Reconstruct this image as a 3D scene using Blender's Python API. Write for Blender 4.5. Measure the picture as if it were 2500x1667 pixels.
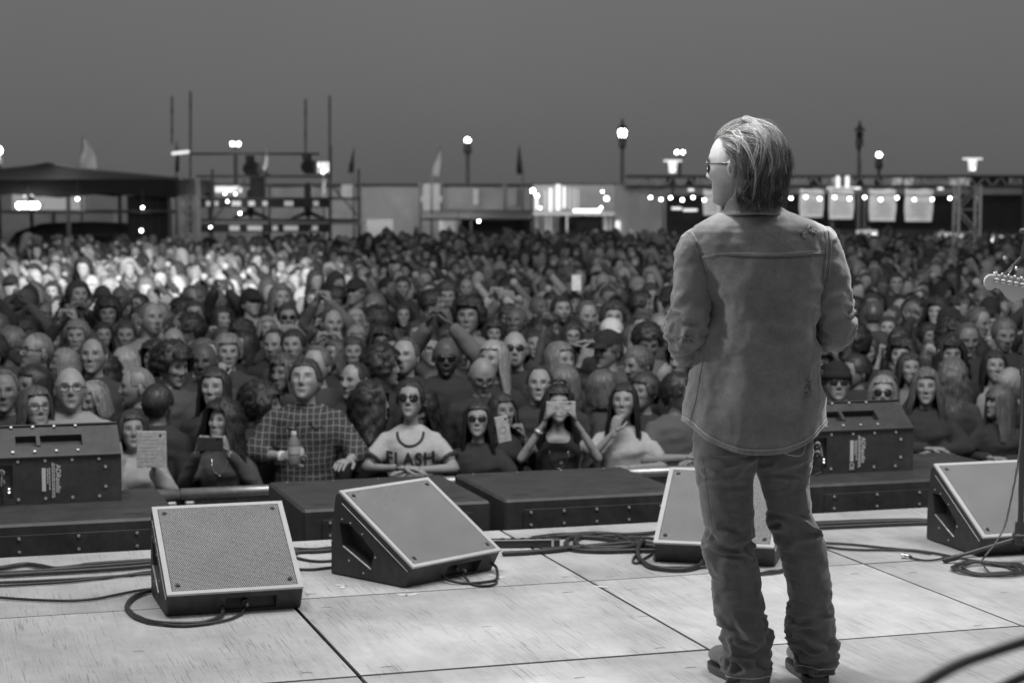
import bpy, math, random
import numpy as np
from mathutils import Vector, Matrix, Euler
from mathutils.bvhtree import BVHTree

R = math.radians
sc = bpy.context.scene
for o in list(bpy.data.objects):
    bpy.data.objects.remove(o)
random.seed(7)
rng = np.random.default_rng(7)

# ------------------------------------------------------------------ camera
CAMH, PITCH, FPX = 1.573, R(4.505), 4785.0
cam_d = bpy.data.cameras.new('camera')
cam = bpy.data.objects.new('camera', cam_d)
sc.collection.objects.link(cam)
cam.location = (0, 0, CAMH)
cam.rotation_euler = (R(90) - PITCH, 0, 0)
cam_d.sensor_width = 36
cam_d.lens = FPX / 2500 * 36
cam_d.clip_start, cam_d.clip_end = 0.1, 3000
cam_d.dof.use_dof = True
cam_d.dof.focus_distance = 6.35
cam_d.dof.aperture_fstop = 4.2
cam_d.dof.aperture_blades = 0
sc.camera = cam

# ------------------------------------------------------------------ sky
wd = bpy.data.worlds.new('World'); sc.world = wd; wd.use_nodes = True
nt = wd.node_tree; nt.nodes.clear()
wo = nt.nodes.new('ShaderNodeOutputWorld')
bg = nt.nodes.new('ShaderNodeBackground')
sky = nt.nodes.new('ShaderNodeTexSky'); sky.sky_type = 'NISHITA'; sky.sun_disc = False
sky.sun_elevation = R(2); sky.sun_rotation = R(160)
bw = nt.nodes.new('ShaderNodeRGBToBW')
mul = nt.nodes.new('ShaderNodeMath'); mul.operation = 'MULTIPLY'; mul.inputs[1].default_value = 0.012
tc = nt.nodes.new('ShaderNodeTexCoord'); sp = nt.nodes.new('ShaderNodeSeparateXYZ')
rp = nt.nodes.new('ShaderNodeValToRGB')          # overcast dusk: a little lighter overhead than at the horizon
rp.color_ramp.elements[0].position = 0.0; rp.color_ramp.elements[0].color = (.100, .100, .100, 1)
rp.color_ramp.elements[1].position = 0.16; rp.color_ramp.elements[1].color = (.150, .150, .150, 1)
ns = nt.nodes.new('ShaderNodeTexNoise'); ns.inputs['Scale'].default_value = 5.0; ns.inputs['Detail'].default_value = 4
mr = nt.nodes.new('ShaderNodeMapRange'); mr.inputs['To Min'].default_value = .90; mr.inputs['To Max'].default_value = 1.10
m2 = nt.nodes.new('ShaderNodeMath'); m2.operation = 'MULTIPLY'
ad = nt.nodes.new('ShaderNodeMath'); ad.operation = 'ADD'
L = nt.links.new
L(tc.outputs['Generated'], sp.inputs[0]); L(sp.outputs['Z'], rp.inputs[0])
L(tc.outputs['Generated'], ns.inputs['Vector']); L(ns.outputs['Fac'], mr.inputs['Value'])
L(rp.outputs['Color'], m2.inputs[0]); L(mr.outputs[0], m2.inputs[1])
L(sky.outputs[0], bw.inputs[0]); L(bw.outputs[0], mul.inputs[0])
L(mul.outputs[0], ad.inputs[0]); L(m2.outputs[0], ad.inputs[1])
L(ad.outputs[0], bg.inputs['Color']); bg.inputs['Strength'].default_value = 1.0
L(bg.outputs[0], wo.inputs[0])

# ------------------------------------------------------------------ lights (stage rig above the frame, plus added fills)
def light(name, kind, loc, target, energy, **kw):
    d = bpy.data.lights.new(name, kind); d.energy = energy
    for k, v in kw.items():
        setattr(d, k, v)
    o = bpy.data.objects.new(name, d); sc.collection.objects.link(o)
    o.location = loc
    o.rotation_euler = (Vector(target) - Vector(loc)).to_track_quat('-Z', 'Y').to_euler()
    return o
light('front_truss_left', 'SPOT', (-2.9, 9.2, 6.4), (.2, 6.2, .3), 360, spot_size=R(86), spot_blend=.6, shadow_soft_size=.35)
light('front_truss_right', 'SPOT', (3.9, 9.8, 6.4), (.8, 6.0, .6), 205, spot_size=R(80), spot_blend=.6, shadow_soft_size=.35)
light('overhead_wash', 'AREA', (.3, 5.0, 6.5), (.3, 6.2, 0), 70, shape='RECTANGLE', size=7, size_y=2.2)
light('rear_fill', 'AREA', (1.6, -3.0, 5.2), (1.0, 6.6, .8), 52, shape='RECTANGLE', size=5, size_y=.8)  # fill added behind the camera to brighten the man's back
light('side_wash', 'SPOT', (-5.4, 7.0, 3.9), (.7, 6.1, 1.1), 1300, spot_size=R(34), spot_blend=.6, shadow_soft_size=.25)
light('performer_key', 'SPOT', (-.75, 7.25, 5.9), (.76, 6.15, 1.78), 3400, spot_size=R(9), spot_blend=1.0, shadow_soft_size=.10)
light('performer_rim', 'SPOT', (3.1, 8.4, 5.6), (.85, 6.1, 1.35), 2200, spot_size=R(15), spot_blend=.8, shadow_soft_size=.10)
light('audience_wash', 'AREA', (1.5, 6.9, 8.5), (1.2, 25, -1), 1150, shape='RECTANGLE', size=10, size_y=1.0)
light('audience_beam', 'SPOT', (-.6, 8.6, 7.2), (-4.9, 27.0, .3), 44000, spot_size=R(20), spot_blend=1.0, shadow_soft_size=.12)

light('audience_far_fill', 'SPOT', (1.5, 7.0, 8.5), (2.5, 36, -1), 2600, spot_size=R(60), spot_blend=1.0, shadow_soft_size=.5)  # extra fill added to lift the distant faces

def lamp_fill_light(name, p, energy, r=.12):
    d = bpy.data.lights.new(name, 'POINT'); d.energy = energy; d.shadow_soft_size = r
    o = bpy.data.objects.new(name, d); sc.collection.objects.link(o); o.location = p

sc.view_settings.view_transform = 'Standard'
sc.view_settings.look = 'None'
sc.view_settings.exposure = 0.0
sc.view_settings.gamma = 1.0
sc.cycles.use_light_tree = True
sc.cycles.use_denoising = True
sc.cycles.max_bounces = 5
sc.cycles.diffuse_bounces = 3
sc.cycles.glossy_bounces = 2
sc.cycles.sample_clamp_indirect = 4

# ------------------------------------------------------------------ geometry of the place
TH = R(17.3)
BX, BY = math.cos(TH), math.sin(TH)        # along the stage front (t)
AX, AY = -math.sin(TH), math.cos(TH)       # toward the audience (s)
GZ = -1.25                                 # the ground in front of the stage
def ray(px, py):
    u, v = (px - 1250) / FPX, (833.5 - py) / FPX
    return np.array([u, math.cos(PITCH) + v * math.sin(PITCH), -math.sin(PITCH) + v * math.cos(PITCH)])
def W(px, py, Y):
    d = ray(px, py); return Vector((d[0] / d[1] * Y, Y, CAMH + d[2] / d[1] * Y))
def FL(px, py, z=0.0):
    d = ray(px, py); k = (z - CAMH) / d[2]; return Vector((d[0] * k, d[1] * k, z))
def ST(t, s, z=0.0):
    return Vector((t * BX + s * AX, t * BY + s * AY, z))
def PX(p):
    x, y, z = p[0], p[1], p[2] - CAMH
    f = y * math.cos(PITCH) - z * math.sin(PITCH); u = y * math.sin(PITCH) + z * math.cos(PITCH)
    return 1250 + FPX * x / f, 833.5 - FPX * u / f

# ------------------------------------------------------------------ numpy helpers
def _h(i, j, k, seed):
    n = (i * 374761393 + j * 668265263 + k * 2147483647 % 4294967291 + k * 1274126177 + seed * 974634777) & 0xffffffff
    n = ((n ^ (n >> 13)) * 1274126177) & 0xffffffff
    return ((n ^ (n >> 16)) & 0xffff) / 65535.0 * 2 - 1
def vnoise(P, seed=0):
    P = np.asarray(P, float); F = np.floor(P).astype(np.int64); f = P - F; f = f * f * (3 - 2 * f)
    r = 0
    for a in (0, 1):
        for b in (0, 1):
            for c in (0, 1):
                w = (f[:, 0] if a else 1 - f[:, 0]) * (f[:, 1] if b else 1 - f[:, 1]) * (f[:, 2] if c else 1 - f[:, 2])
                r = r + w * _h(F[:, 0] + a, F[:, 1] + b, F[:, 2] + c, seed)
    return r
def fbm(P, seed=0, oc=3):
    P = np.asarray(P, float); r = 0; a = 1
    for i in range(oc):
        r = r + a * vnoise(P * 2 ** i, seed + i); a *= .5
    return r
def sstep(a, b, x):
    t = np.clip((np.asarray(x, float) - a) / (b - a), 0, 1); return t * t * (3 - 2 * t)
def interp(x, tab):
    tab = sorted(tab); xs = [r[0] for r in tab]
    return [np.interp(x, xs, [r[i] for r in tab]) for i in range(1, len(tab[0]))]
def smooth_path(pts, n):
    P = np.array(pts, float); k = len(P)
    P = np.vstack([2 * P[0] - P[1], P, 2 * P[-1] - P[-2]])
    out = []
    for i in range(n):
        u = i / (n - 1) * (k - 1); j = min(int(u), k - 2); t = u - j
        a, b, c, d = P[j], P[j + 1], P[j + 2], P[j + 3]
        out.append(.5 * (2 * b + (c - a) * t + (2 * a - 5 * b + 4 * c - d) * t * t + (3 * b - a - 3 * c + d) * t ** 3))
    return np.array(out)

class G:
    def __init__(s):
        s.v = []; s.f = []; s.m = []; s.c = []; s.n = 0
    def add(s, V, F, mi=0, col=None):
        V = np.asarray(V, float).reshape(-1, 3)
        s.v.append(V); o = s.n
        s.f += [[i + o for i in f] for f in F]; s.m += [mi] * len(F)
        s.c.append(np.full(len(V), 1.0) if col is None else (np.full(len(V), float(col)) if np.isscalar(col) else np.asarray(col)))
        s.n += len(V); return s
    def loft(s, rings, closed=True, caps=True, mi=0, col=None):
        n = len(rings[0]); V = np.vstack(rings); F = []
        for i in range(len(rings) - 1):
            for j in range(n if closed else n - 1):
                k = (j + 1) % n
                F.append((i * n + j, i * n + k, (i + 1) * n + k, (i + 1) * n + j))
        if caps and closed:
            V = np.vstack([V, rings[0].mean(0), rings[-1].mean(0)]); a = len(V) - 2; q = (len(rings) - 1) * n
            for j in range(n):
                k = (j + 1) % n
                F.append((k, j, a)); F.append((q + j, q + k, a + 1))
            if col is not None and not np.isscalar(col):
                col = np.append(col, [col[0], col[-1]])
        return s.add(V, F, mi, col)
    def tube(s, pts, rad, n=8, mi=0, col=None, flat=1.0, up=(0, 0, 1), dome=True):
        P = np.array([tuple(p) for p in pts], float); k = len(P)
        rad = np.full(k, float(rad)) if np.isscalar(rad) else np.array(rad, float)
        T = np.gradient(P, axis=0); T /= np.linalg.norm(T, axis=1)[:, None] + 1e-12
        if dome:
            r0, r1 = rad[0], rad[-1]
            P = np.vstack([P[0] - T[0] * r0 * .8, P[0] - T[0] * r0 * .5, P, P[-1] + T[-1] * r1 * .5, P[-1] + T[-1] * r1 * .8])
            rad = np.concatenate([[r0 * .45, r0 * .85], rad, [r1 * .85, r1 * .45]]); T = np.vstack([T[0], T[0], T, T[-1], T[-1]])
        up = np.array(up, float); u = np.cross(T[0], up)
        if np.linalg.norm(u) < .05: u = np.cross(T[0], (0, 1, 0.1))
        u /= np.linalg.norm(u); rings = []
        an = np.arange(n) * 2 * math.pi / n
        for i in range(len(P)):
            u = u - T[i] * u.dot(T[i]); u /= np.linalg.norm(u) + 1e-12
            w = np.cross(T[i], u)
            rings.append(P[i] + rad[i] * (np.cos(an)[:, None] * u + flat * np.sin(an)[:, None] * w))
        return s.loft(rings, mi=mi, col=col)
    def box(s, c, d, rz=0, mi=0, col=None, mat=None):
        c = np.array(c, float); h = np.array(d, float) / 2
        V = np.array([[x, y, z] for x in (-1, 1) for y in (-1, 1) for z in (-1, 1)]) * h
        if rz:
            q = np.array([[math.cos(rz), -math.sin(rz), 0], [math.sin(rz), math.cos(rz), 0], [0, 0, 1]]); V = V @ q.T
        if mat is not None: V = V @ np.array(mat).T
        return s.add(V + c, [(0, 1, 3, 2), (4, 6, 7, 5), (0, 4, 5, 1), (2, 3, 7, 6), (0, 2, 6, 4), (1, 5, 7, 3)], mi, col)
    def bbox(s, c, d, b=.006, mi=0):       # box with chamfered edges
        c = np.array(c, float); h = np.array(d, float) / 2; V = []; 
        key = {}
        for x in (-1, 1):
            for y in (-1, 1):
                for z in (-1, 1):
                    sg = np.array([x, y, z])
                    for ax in range(3):
                        p = sg * h; q = p - sg * b; q[ax] = p[ax]; key[(x, y, z, ax)] = len(V); V.append(c + q)
        F = []
        for ax in range(3):
            a, e = [i for i in range(3) if i != ax]
            for sg in (-1, 1):
                f = []
                for (p, q) in ((-1, -1), (1, -1), (1, 1), (-1, 1)):
                    t = [0, 0, 0]; t[ax] = sg; t[a] = p; t[e] = q; f.append(key[(*t, ax)])
                F.append(f)
        for ax in range(3):
            a, e = [i for i in range(3) if i != ax]
            for p in (-1, 1):
                for q in (-1, 1):
                    t0 = [0, 0, 0]; t0[ax] = -1; t0[a] = p; t0[e] = q; t1 = list(t0); t1[ax] = 1
                    F.append([key[(*t0, a)], key[(*t1, a)], key[(*t1, e)], key[(*t0, e)]])
        for x in (-1, 1):
            for y in (-1, 1):
                for z in (-1, 1):
                    F.append([key[(x, y, z, 0)], key[(x, y, z, 1)], key[(x, y, z, 2)]])
        return s.add(V, F, mi)
    def sph(s, c, r, n=12, m=8, mi=0, col=None):
        r = np.array([r, r, r], float) if np.isscalar(r) else np.array(r, float); rings = []
        for i in range(1, m):
            t = math.pi * i / m; a = np.arange(n) * 2 * math.pi / n
            rings.append(np.array(c) + r * np.stack([np.cos(a) * math.sin(t), np.sin(a) * math.sin(t), np.full(n, -math.cos(t))], 1))
        g = s.loft(rings, caps=False, mi=mi, col=col)
        o = s.n; k = len(rings)
        base = o - k * n
        s.add([np.array(c) + (0, 0, -r[2]), np.array(c) + (0, 0, r[2])], [], mi, col if np.isscalar(col) or col is None else None)
        for j in range(n):
            q = (j + 1) % n
            s.f.append([base + q, base + j, o]); s.m.append(mi)
            s.f.append([base + (k - 1) * n + j, base + (k - 1) * n + q, o + 1]); s.m.append(mi)
        return s
    def arr(s): return np.vstack(s.v)
    def mesh(s, name, mats, smooth=True, recalc=False, flatmi=()):
        me = bpy.data.meshes.new(name); me.from_pydata(s.arr().tolist(), [], s.f)
        for m in (mats if isinstance(mats, (list, tuple)) else [mats]): me.materials.append(m)
        me.polygons.foreach_set('material_index', s.m)
        c = np.concatenate(s.c)
        if 1:
            a = me.color_attributes.new('Col', 'FLOAT_COLOR', 'POINT')
            a.data.foreach_set('color', np.stack([c, c, c, np.ones(len(c))], 1).ravel())
        if recalc:
            import bmesh
            bm = bmesh.new(); bm.from_mesh(me); bmesh.ops.recalc_face_normals(bm, faces=bm.faces); bm.to_mesh(me); bm.free()
        me.update()
        if smooth:
            me.shade_smooth()
            if smooth == 'angle': me.set_sharp_from_angle(angle=R(35))
        return me

def link(name, data, parent=None, loc=None, rot=None, scale=None, color=None):
    o = bpy.data.objects.new(name, data); sc.collection.objects.link(o)
    if parent is not None: o.parent = parent
    if loc is not None: o.location = loc
    if rot is not None: o.rotation_euler = rot
    if scale is not None: o.scale = (scale,) * 3 if np.isscalar(scale) else scale
    if color is not None: o.color = (color, color, color, 1)
    return o
def O(name, g, mats, parent=None, smooth='angle', recalc=True, **kw):
    return link(name, g.mesh(name, mats, smooth, recalc), parent, **kw)
def tag(o, label, cat, group=None):
    o['label'] = label; o['category'] = cat
    if group: o['group'] = group
    return o
def thing(name, label, cat, loc=(0, 0, 0), rz=0, group=None):
    o = link(name, None, loc=loc, rot=(0, 0, rz)); o.empty_display_size = .1
    return tag(o, label, cat, group)
def struct(o): o['kind'] = 'structure'; return o
def dup(root, label=None, loc=None, rz=None):
    def cp(o, par):
        c = o.copy(); sc.collection.objects.link(c)
        if par is not None: c.parent = par
        for ch in [x for x in o.children]: cp(ch, c)
        return c
    c = cp(root, None)
    if label: c['label'] = label
    if loc is not None: c.location = loc
    if rz is not None: c.rotation_euler = (0, 0, rz)
    return c

# ------------------------------------------------------------------ materials (the photograph is black and white)
def mat(name, v, rough=.6, metal=0.0, noise=None, bump=None, obj=False, col=False, emit=0, spec=.5, streak=None, sheen=0):
    m = bpy.data.materials.new(name); m.use_nodes = True; t = m.node_tree; N = t.nodes; b = N['Principled BSDF']
    b.inputs['Roughness'].default_value = rough; b.inputs['Metallic'].default_value = metal
    b.inputs['Specular IOR Level'].default_value = spec
    if sheen: b.inputs['Sheen Weight'].default_value = sheen; b.inputs['Sheen Roughness'].default_value = .5
    val = N.new('ShaderNodeValue'); val.outputs[0].default_value = v; cur = val.outputs[0]
    def mulby(sock):
        nonlocal cur
        k = N.new('ShaderNodeMath'); k.operation = 'MULTIPLY'; t.links.new(cur, k.inputs[0]); t.links.new(sock, k.inputs[1]); cur = k.outputs[0]
    co = N.new('ShaderNodeTexCoord')
    def nz(scale, detail=3, vec=None, rg=.55):
        n = N.new('ShaderNodeTexNoise'); n.inputs['Scale'].default_value = scale; n.inputs['Detail'].default_value = detail
        n.inputs['Roughness'].default_value = rg
        t.links.new(vec or co.outputs['Object'], n.inputs['Vector']); return n.outputs['Fac']
    if obj:
        oi = N.new('ShaderNodeObjectInfo'); s = N.new('ShaderNodeRGBToBW'); t.links.new(oi.outputs['Color'], s.inputs[0]); mulby(s.outputs[0])
    if col:
        a = N.new('ShaderNodeAttribute'); a.attribute_name = 'Col'; mulby(a.outputs['Fac'])
    for nn in ([noise] if noise and np.isscalar(noise[0]) else (noise or [])):
        r = N.new('ShaderNodeMapRange'); r.inputs['From Min'].default_value = .3; r.inputs['From Max'].default_value = .7
        r.inputs['To Min'].default_value = 1 - nn[1]; r.inputs['To Max'].default_value = 1 + nn[1]
        t.links.new(nz(nn[0], 4), r.inputs['Value']); mulby(r.outputs[0])
    if streak:
        mp = N.new('ShaderNodeMapping'); mp.inputs['Scale'].default_value = streak[0]; t.links.new(co.outputs['Object'], mp.inputs[0])
        r = N.new('ShaderNodeMapRange'); r.inputs['From Min'].default_value = .35; r.inputs['From Max'].default_value = .65
        r.inputs['To Min'].default_value = 1 - streak[1]; r.inputs['To Max'].default_value = 1 + streak[1]
        t.links.new(nz(1, 3, mp.outputs[0]), r.inputs['Value']); mulby(r.outputs[0])
    if emit:
        b.inputs['Emission Strength'].default_value = emit; b.inputs['Emission Color'].default_value = (1, 1, 1, 1)
    t.links.new(cur, b.inputs['Base Color'])
    if bump:
        bp = N.new('ShaderNodeBump'); bp.inputs['Strength'].default_value = bump[1]; bp.inputs['Distance'].default_value = bump[2] if len(bump) > 2 else .002
        t.links.new(nz(bump[0], 4), bp.inputs['Height']); t.links.new(bp.outputs[0], b.inputs['Normal'])
    m['v'] = v
    return m

def plywood():
    m = bpy.data.materials.new('plywood'); m.use_nodes = True; t = m.node_tree; N = t.nodes; b = N['Principled BSDF']; L = t.links.new
    co = N.new('ShaderNodeTexCoord'); oi = N.new('ShaderNodeObjectInfo')
    ad = N.new('ShaderNodeVectorMath'); ad.operation = 'ADD'
    sc_ = N.new('ShaderNodeVectorMath'); sc_.operation = 'SCALE'; sc_.inputs['Scale'].default_value = 0
    cx = N.new('ShaderNodeCombineXYZ'); mm = N.new('ShaderNodeMath'); mm.operation = 'MULTIPLY'; mm.inputs[1].default_value = 37
    L(oi.outputs['Random'], mm.inputs[0]); L(mm.outputs[0], cx.inputs[0]); L(mm.outputs[0], cx.inputs[2])
    L(co.outputs['Object'], ad.inputs[0]); L(cx.outputs[0], ad.inputs[1])
    def nz(scl, s=1, d=4, rg=.55, dist=0):
        mp = N.new('ShaderNodeMapping'); mp.inputs['Scale'].default_value = scl; L(ad.outputs[0], mp.inputs[0])
        n = N.new('ShaderNodeTexNoise'); n.inputs['Scale'].default_value = s; n.inputs['Detail'].default_value = d
        n.inputs['Roughness'].default_value = rg; n.inputs['Distortion'].default_value = dist; L(mp.outputs[0], n.inputs['Vector']); return n.outputs['Fac']
    def rg_(s, a, c, lo, hi):
        r = N.new('ShaderNodeMapRange'); r.inputs['From Min'].default_value = a; r.inputs['From Max'].default_value = c
        r.inputs['To Min'].default_value = lo; r.inputs['To Max'].default_value = hi; L(s, r.inputs['Value']); return r.outputs[0]
    def mu(a, c):
        k = N.new('ShaderNodeMath'); k.operation = 'MULTIPLY'; L(a, k.inputs[0]); L(c, k.inputs[1]); return k.outputs[0]
    s = N.new('ShaderNodeRGBToBW'); L(oi.outputs['Color'], s.inputs[0]); cur = s.outputs[0]
    cur = mu(cur, rg_(nz((7, 1.6, 1), 1, 6, .62, .8), .36, .62, .90, 1.05))       # flame figure
    cur = mu(cur, rg_(nz((2.5, 2.2, 1), 1, 7, .66), .35, .65, .78, 1.09))          # foot dirt
    fine = nz((190, 5, 1), 1, 3, .6, .5)
    mask = rg_(nz((2.2, 1.3, 1), 1.3, 3), .36, .55, .1, 1)
    a_, sub = N.new('ShaderNodeMath'), N.new('ShaderNodeMath')
    f2 = rg_(fine, .35, .44, .42, 0)                                              # dark checks along the grain, in patches
    a_.operation = 'MULTIPLY'; L(f2, a_.inputs[0]); L(mask, a_.inputs[1])
    sub.operation = 'SUBTRACT'; sub.inputs[0].default_value = 1; L(a_.outputs[0], sub.inputs[1])
    cur = mu(cur, sub.outputs[0])
    sc2 = rg_(nz((1.2, 16, 1), 1, 5, .7, .8), .64, .71, 1, .80)                    # scuffs
    cur = mu(cur, sc2)
    L(cur, b.inputs['Base Color']); b.inputs['Roughness'].default_value = .62; b.inputs['Specular IOR Level'].default_value = .35
    bp = N.new('ShaderNodeBump'); bp.inputs['Strength'].default_value = .5; bp.inputs['Distance'].default_value = .002
    L(fine, bp.inputs['Height']); L(bp.outputs[0], b.inputs['Normal'])
    return m

def denim(name, v):
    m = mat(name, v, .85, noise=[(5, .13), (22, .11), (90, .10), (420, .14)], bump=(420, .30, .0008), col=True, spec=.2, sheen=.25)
    return m

def plaid(v, vl):
    m = bpy.data.materials.new('plaid_cloth'); m.use_nodes = True; t = m.node_tree; N = t.nodes; b = N['Principled BSDF']; L = t.links.new
    co = N.new('ShaderNodeTexCoord'); sp = N.new('ShaderNodeSeparateXYZ'); nz = N.new('ShaderNodeTexNoise'); nz.inputs['Scale'].default_value = 5
    L(co.outputs['Object'], nz.inputs['Vector'])
    w = N.new('ShaderNodeVectorMath'); w.operation = 'MULTIPLY_ADD'; w.inputs[1].default_value = (.04, .04, .04)
    L(nz.outputs['Color'], w.inputs[0]); L(co.outputs['Object'], w.inputs[2]); L(w.outputs[0], sp.inputs[0])
    def line(sock, per, wd):
        a = N.new('ShaderNodeMath'); a.operation = 'PINGPONG'; a.inputs[1].default_value = per; L(sock, a.inputs[0])
        r = N.new('ShaderNodeMapRange'); r.inputs['From Min'].default_value = wd; r.inputs['From Max'].default_value = wd * .4
        L(a.outputs[0], r.inputs['Value']); return r.outputs[0]
    mx = N.new('ShaderNodeMath'); mx.operation = 'MAXIMUM'
    L(line(sp.outputs['X'], .017, .0028), mx.inputs[0]); L(line(sp.outputs['Z'], .017, .0024), mx.inputs[1])
    r = N.new('ShaderNodeMapRange'); r.inputs['To Min'].default_value = v; r.inputs['To Max'].default_value = vl
    L(mx.outputs[0], r.inputs['Value']); L(r.outputs[0], b.inputs['Base Color']); b.inputs['Roughness'].default_value = .85
    return m

MT = dict(
    ply=plywood(), black=mat('black_paint', .036, .55, noise=[(6, .3), (30, .25)], bump=(300, .5, .001)),
    rub=mat('black_rubber', .034, .5), cable=mat('cable_jacket', .03, .42, noise=(20, .2)),
    grille=mat('grille_paint', .48, .5, noise=(8, .08)), foam=mat('grille_foam', .02, .95),
    steel=mat('galvanised_steel', .42, .38, .75, noise=(30, .18)), chrome=mat('chrome', .75, .15, 1.0),
    alu=mat('aluminium', .5, .4, .5, noise=(12, .12)), dsteel=mat('dark_steel', .10, .4, .5),
    mesh_=mat('mesh_panel', .13, .6, noise=(60, .4)), white=mat('white_vinyl', .7, .6, noise=(5, .08)),
    label_=mat('label_print', .55, .6), screw=mat('screw_zinc', .6, .35, .6),
    skin=mat('skin', 1.0, .5, obj=True, col=True, noise=[(14, .09), (55, .06)], bump=(90, .25, .002), spec=.4),
    hair=mat('hair', 1.0, .42, obj=True, col=True, spec=.5, streak=((120, 120, 6), .25)),
    cloth=mat('cloth', 1.0, .88, obj=True, noise=[(7, .10), (60, .07)], bump=(60, .5, .003), spec=.2),
    trouser=mat('trouser_cloth', .05, .9), lens=mat('dark_lens', .012, .08, spec=.8), frame=mat('glasses_frame', .03, .3),
    clear=mat('clear_lens', .20, .08, spec=.9),
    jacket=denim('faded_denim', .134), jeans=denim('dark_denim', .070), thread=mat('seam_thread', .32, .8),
    leather=mat('boot_leather', .09, .42, noise=(10, .3), bump=(80, .3)), tape=mat('white_tape', .75, .6),
    tent=mat('tent_canvas', .018, .85, noise=(1.5, .15)), ground=mat('asphalt', .05, .9, noise=[(.4, .25), (12, .2)], bump=(40, .4)),
    scrim=mat('scrim_fabric', .42, .8, noise=[(.5, .12), (3, .10)]), wall=mat('painted_wall', .45, .8, noise=(.8, .12)),
    dark=mat('dark_board', .03, .8, noise=(2, .3)), flagw=mat('flag_white', .42, .8, noise=(2, .1)), flagd=mat('flag_dark', .03, .8),
    bulb=mat('lit_bulb', .8, .3, emit=16), bulb2=mat('lit_lantern', .8, .3, emit=22), bulbd=mat('lit_diffuser', .8, .3, emit=2.6),
    poster=mat('poster_paper', .62, .7, emit=.16, noise=(3, .12)), signb=mat('lit_letters', .8, .4, emit=2.2),  # poster paper given a faint glow so it looks lit
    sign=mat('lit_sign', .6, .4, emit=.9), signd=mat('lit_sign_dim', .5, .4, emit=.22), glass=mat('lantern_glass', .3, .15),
    maple=mat('maple_wood', .72, .3, noise=(10, .06), streak=((4, 60, 4), .08)), phone=mat('phone_case', 1.0, .35, obj=True, noise=(40, .25)),
    screen=mat('phone_screen', .5, .2, emit=.5), board=mat('wood_board', .25, .7, noise=(8, .15)),
    plaid=plaid(.035, .20), barrier=mat('barrier_sheet', .30, .55, .4, noise=(40, .3)),
)
# ================================================================== ground and stage
g = G(); g.add([(-400, -60, GZ), (400, -60, GZ), (400, 600, GZ), (-400, 600, GZ)], [(0, 1, 2, 3)])
struct(O('ground', g, MT['ground'], smooth=False, recalc=False))

EDGE = 8.53
stage = struct(link('stage_floor', None, loc=(0, 0, 0), rot=(0, 0, TH)))
g = G(); g.box((2.0, EDGE / 2 - 1.6, -.09), (16, EDGE + 3.1, .10)); O('deck_frame', g, MT['black'], stage, smooth=False)
g = G(); g.box((2.0, EDGE - .10, -.70), (16, .04, 1.08)); O('stage_skirt', g, MT['black'], stage, smooth=False)
PANEL = None
tone = {(1, 1): 1.0, (2, 1): 1.02, (2, 2): 1.0, (3, 2): .97}
def panel_mesh():
    g = G(); g.bbox((0, 0, -.0175), (1.2130, 1.2130, .035), .0035); g.m = [0 if i in (4, 5) else 1 for i in range(len(g.f))]
    return g.mesh('panel', [MT['ply'], MT['black']], False, True)
pm = panel_mesh()
k0, s0 = 2.60, 6.09
prs = random.Random(4)
for i in range(-6, 7):
    for j in range(-7, 2):
        t = k0 + (i + .5) * 1.22; s = s0 + (j + .5) * 1.22
        o = link('panel', pm, stage, loc=(t, s, prs.uniform(-.0015, .0015)), rot=(0, 0, prs.choice([0, math.pi])), color=.50 * prs.uniform(.88, 1.08))
        if (i, j) == (0, 0): o.color = (.54, .54, .54, 1)
        if (i, j) == (-1, 0): o.color = (.50, .50, .50, 1)
# slotted deck fasteners: one dark curved slot near panel corners
def curved_slot():
    g = G(); an = np.linspace(R(20), R(160), 7)
    a = np.stack([np.cos(an) * .022, np.sin(an) * .010, np.full(7, .0006)], 1); b = a * (.78, .55, 1) + (0, 0, 0)
    return G().add(np.vstack([a, b]), [(i, i + 1, i + 8, i + 7) for i in range(6)]).mesh('latch_slot', MT['black'], False)
sm = curved_slot()
for (px, py) in [(339, 1591), (796, 1484), (945, 1629), (749, 1643), (1188, 1531), (760, 1451), (1384, 1409), (1385, 1447), (1390, 1447),
                 (1613, 1583), (1384, 1447), (1490, 1408), (1547, 1439), (1570, 1506), (2088, 1401), (2230, 1398), (2390, 1528), (2455, 1447), (1416, 1655), (1688, 1630), (2488, 1570)]:
    p = FL(px, py); q = Matrix.Rotation(-TH, 3, 'Z') @ Vector((p.x, p.y, 0))
    link('latch_slot', sm, stage, loc=(q.x, q.y, .0016))
# white spike tape
def tape_mark(pts, label):
    g = G()
    for a, b in zip(pts[:-1], pts[1:]):
        a, b = FL(*a), FL(*b); d = (b - a); w = Vector((-d.y, d.x, 0)).normalized() * .009; d = d.normalized() * .006
        g.add([tuple(p + Vector((0, 0, .0034))) for p in (a - w - d, a + w - d, b + w + d, b - w + d)] + [tuple(p + Vector((0, 0, .0022))) for p in (a - w - d, a + w - d, b + w + d, b - w + d)],
              [(0, 1, 2, 3), (4, 5, 1, 0), (5, 6, 2, 1), (6, 7, 3, 2), (7, 4, 0, 3)])
    tag(O('spike_tape', g, MT['tape'], smooth=False), label, 'tape', 'white spike tape marks on the stage')
tape_mark([(822, 1429), (845, 1431), (833, 1436)], 'small bent mark of white tape left of the angled monitor wedge')
tape_mark([(974, 1451), (992, 1455), (1017, 1450)], 'white tape corner mark under front corner of the angled monitor wedge')
tape_mark([(1196, 1404), (1226, 1411)], 'white tape strip at right end of the angled monitor wedge')
tape_mark([(1452, 1432), (1480, 1434)], 'short white tape dash on the floor beside the panel corner left of the man')

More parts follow.
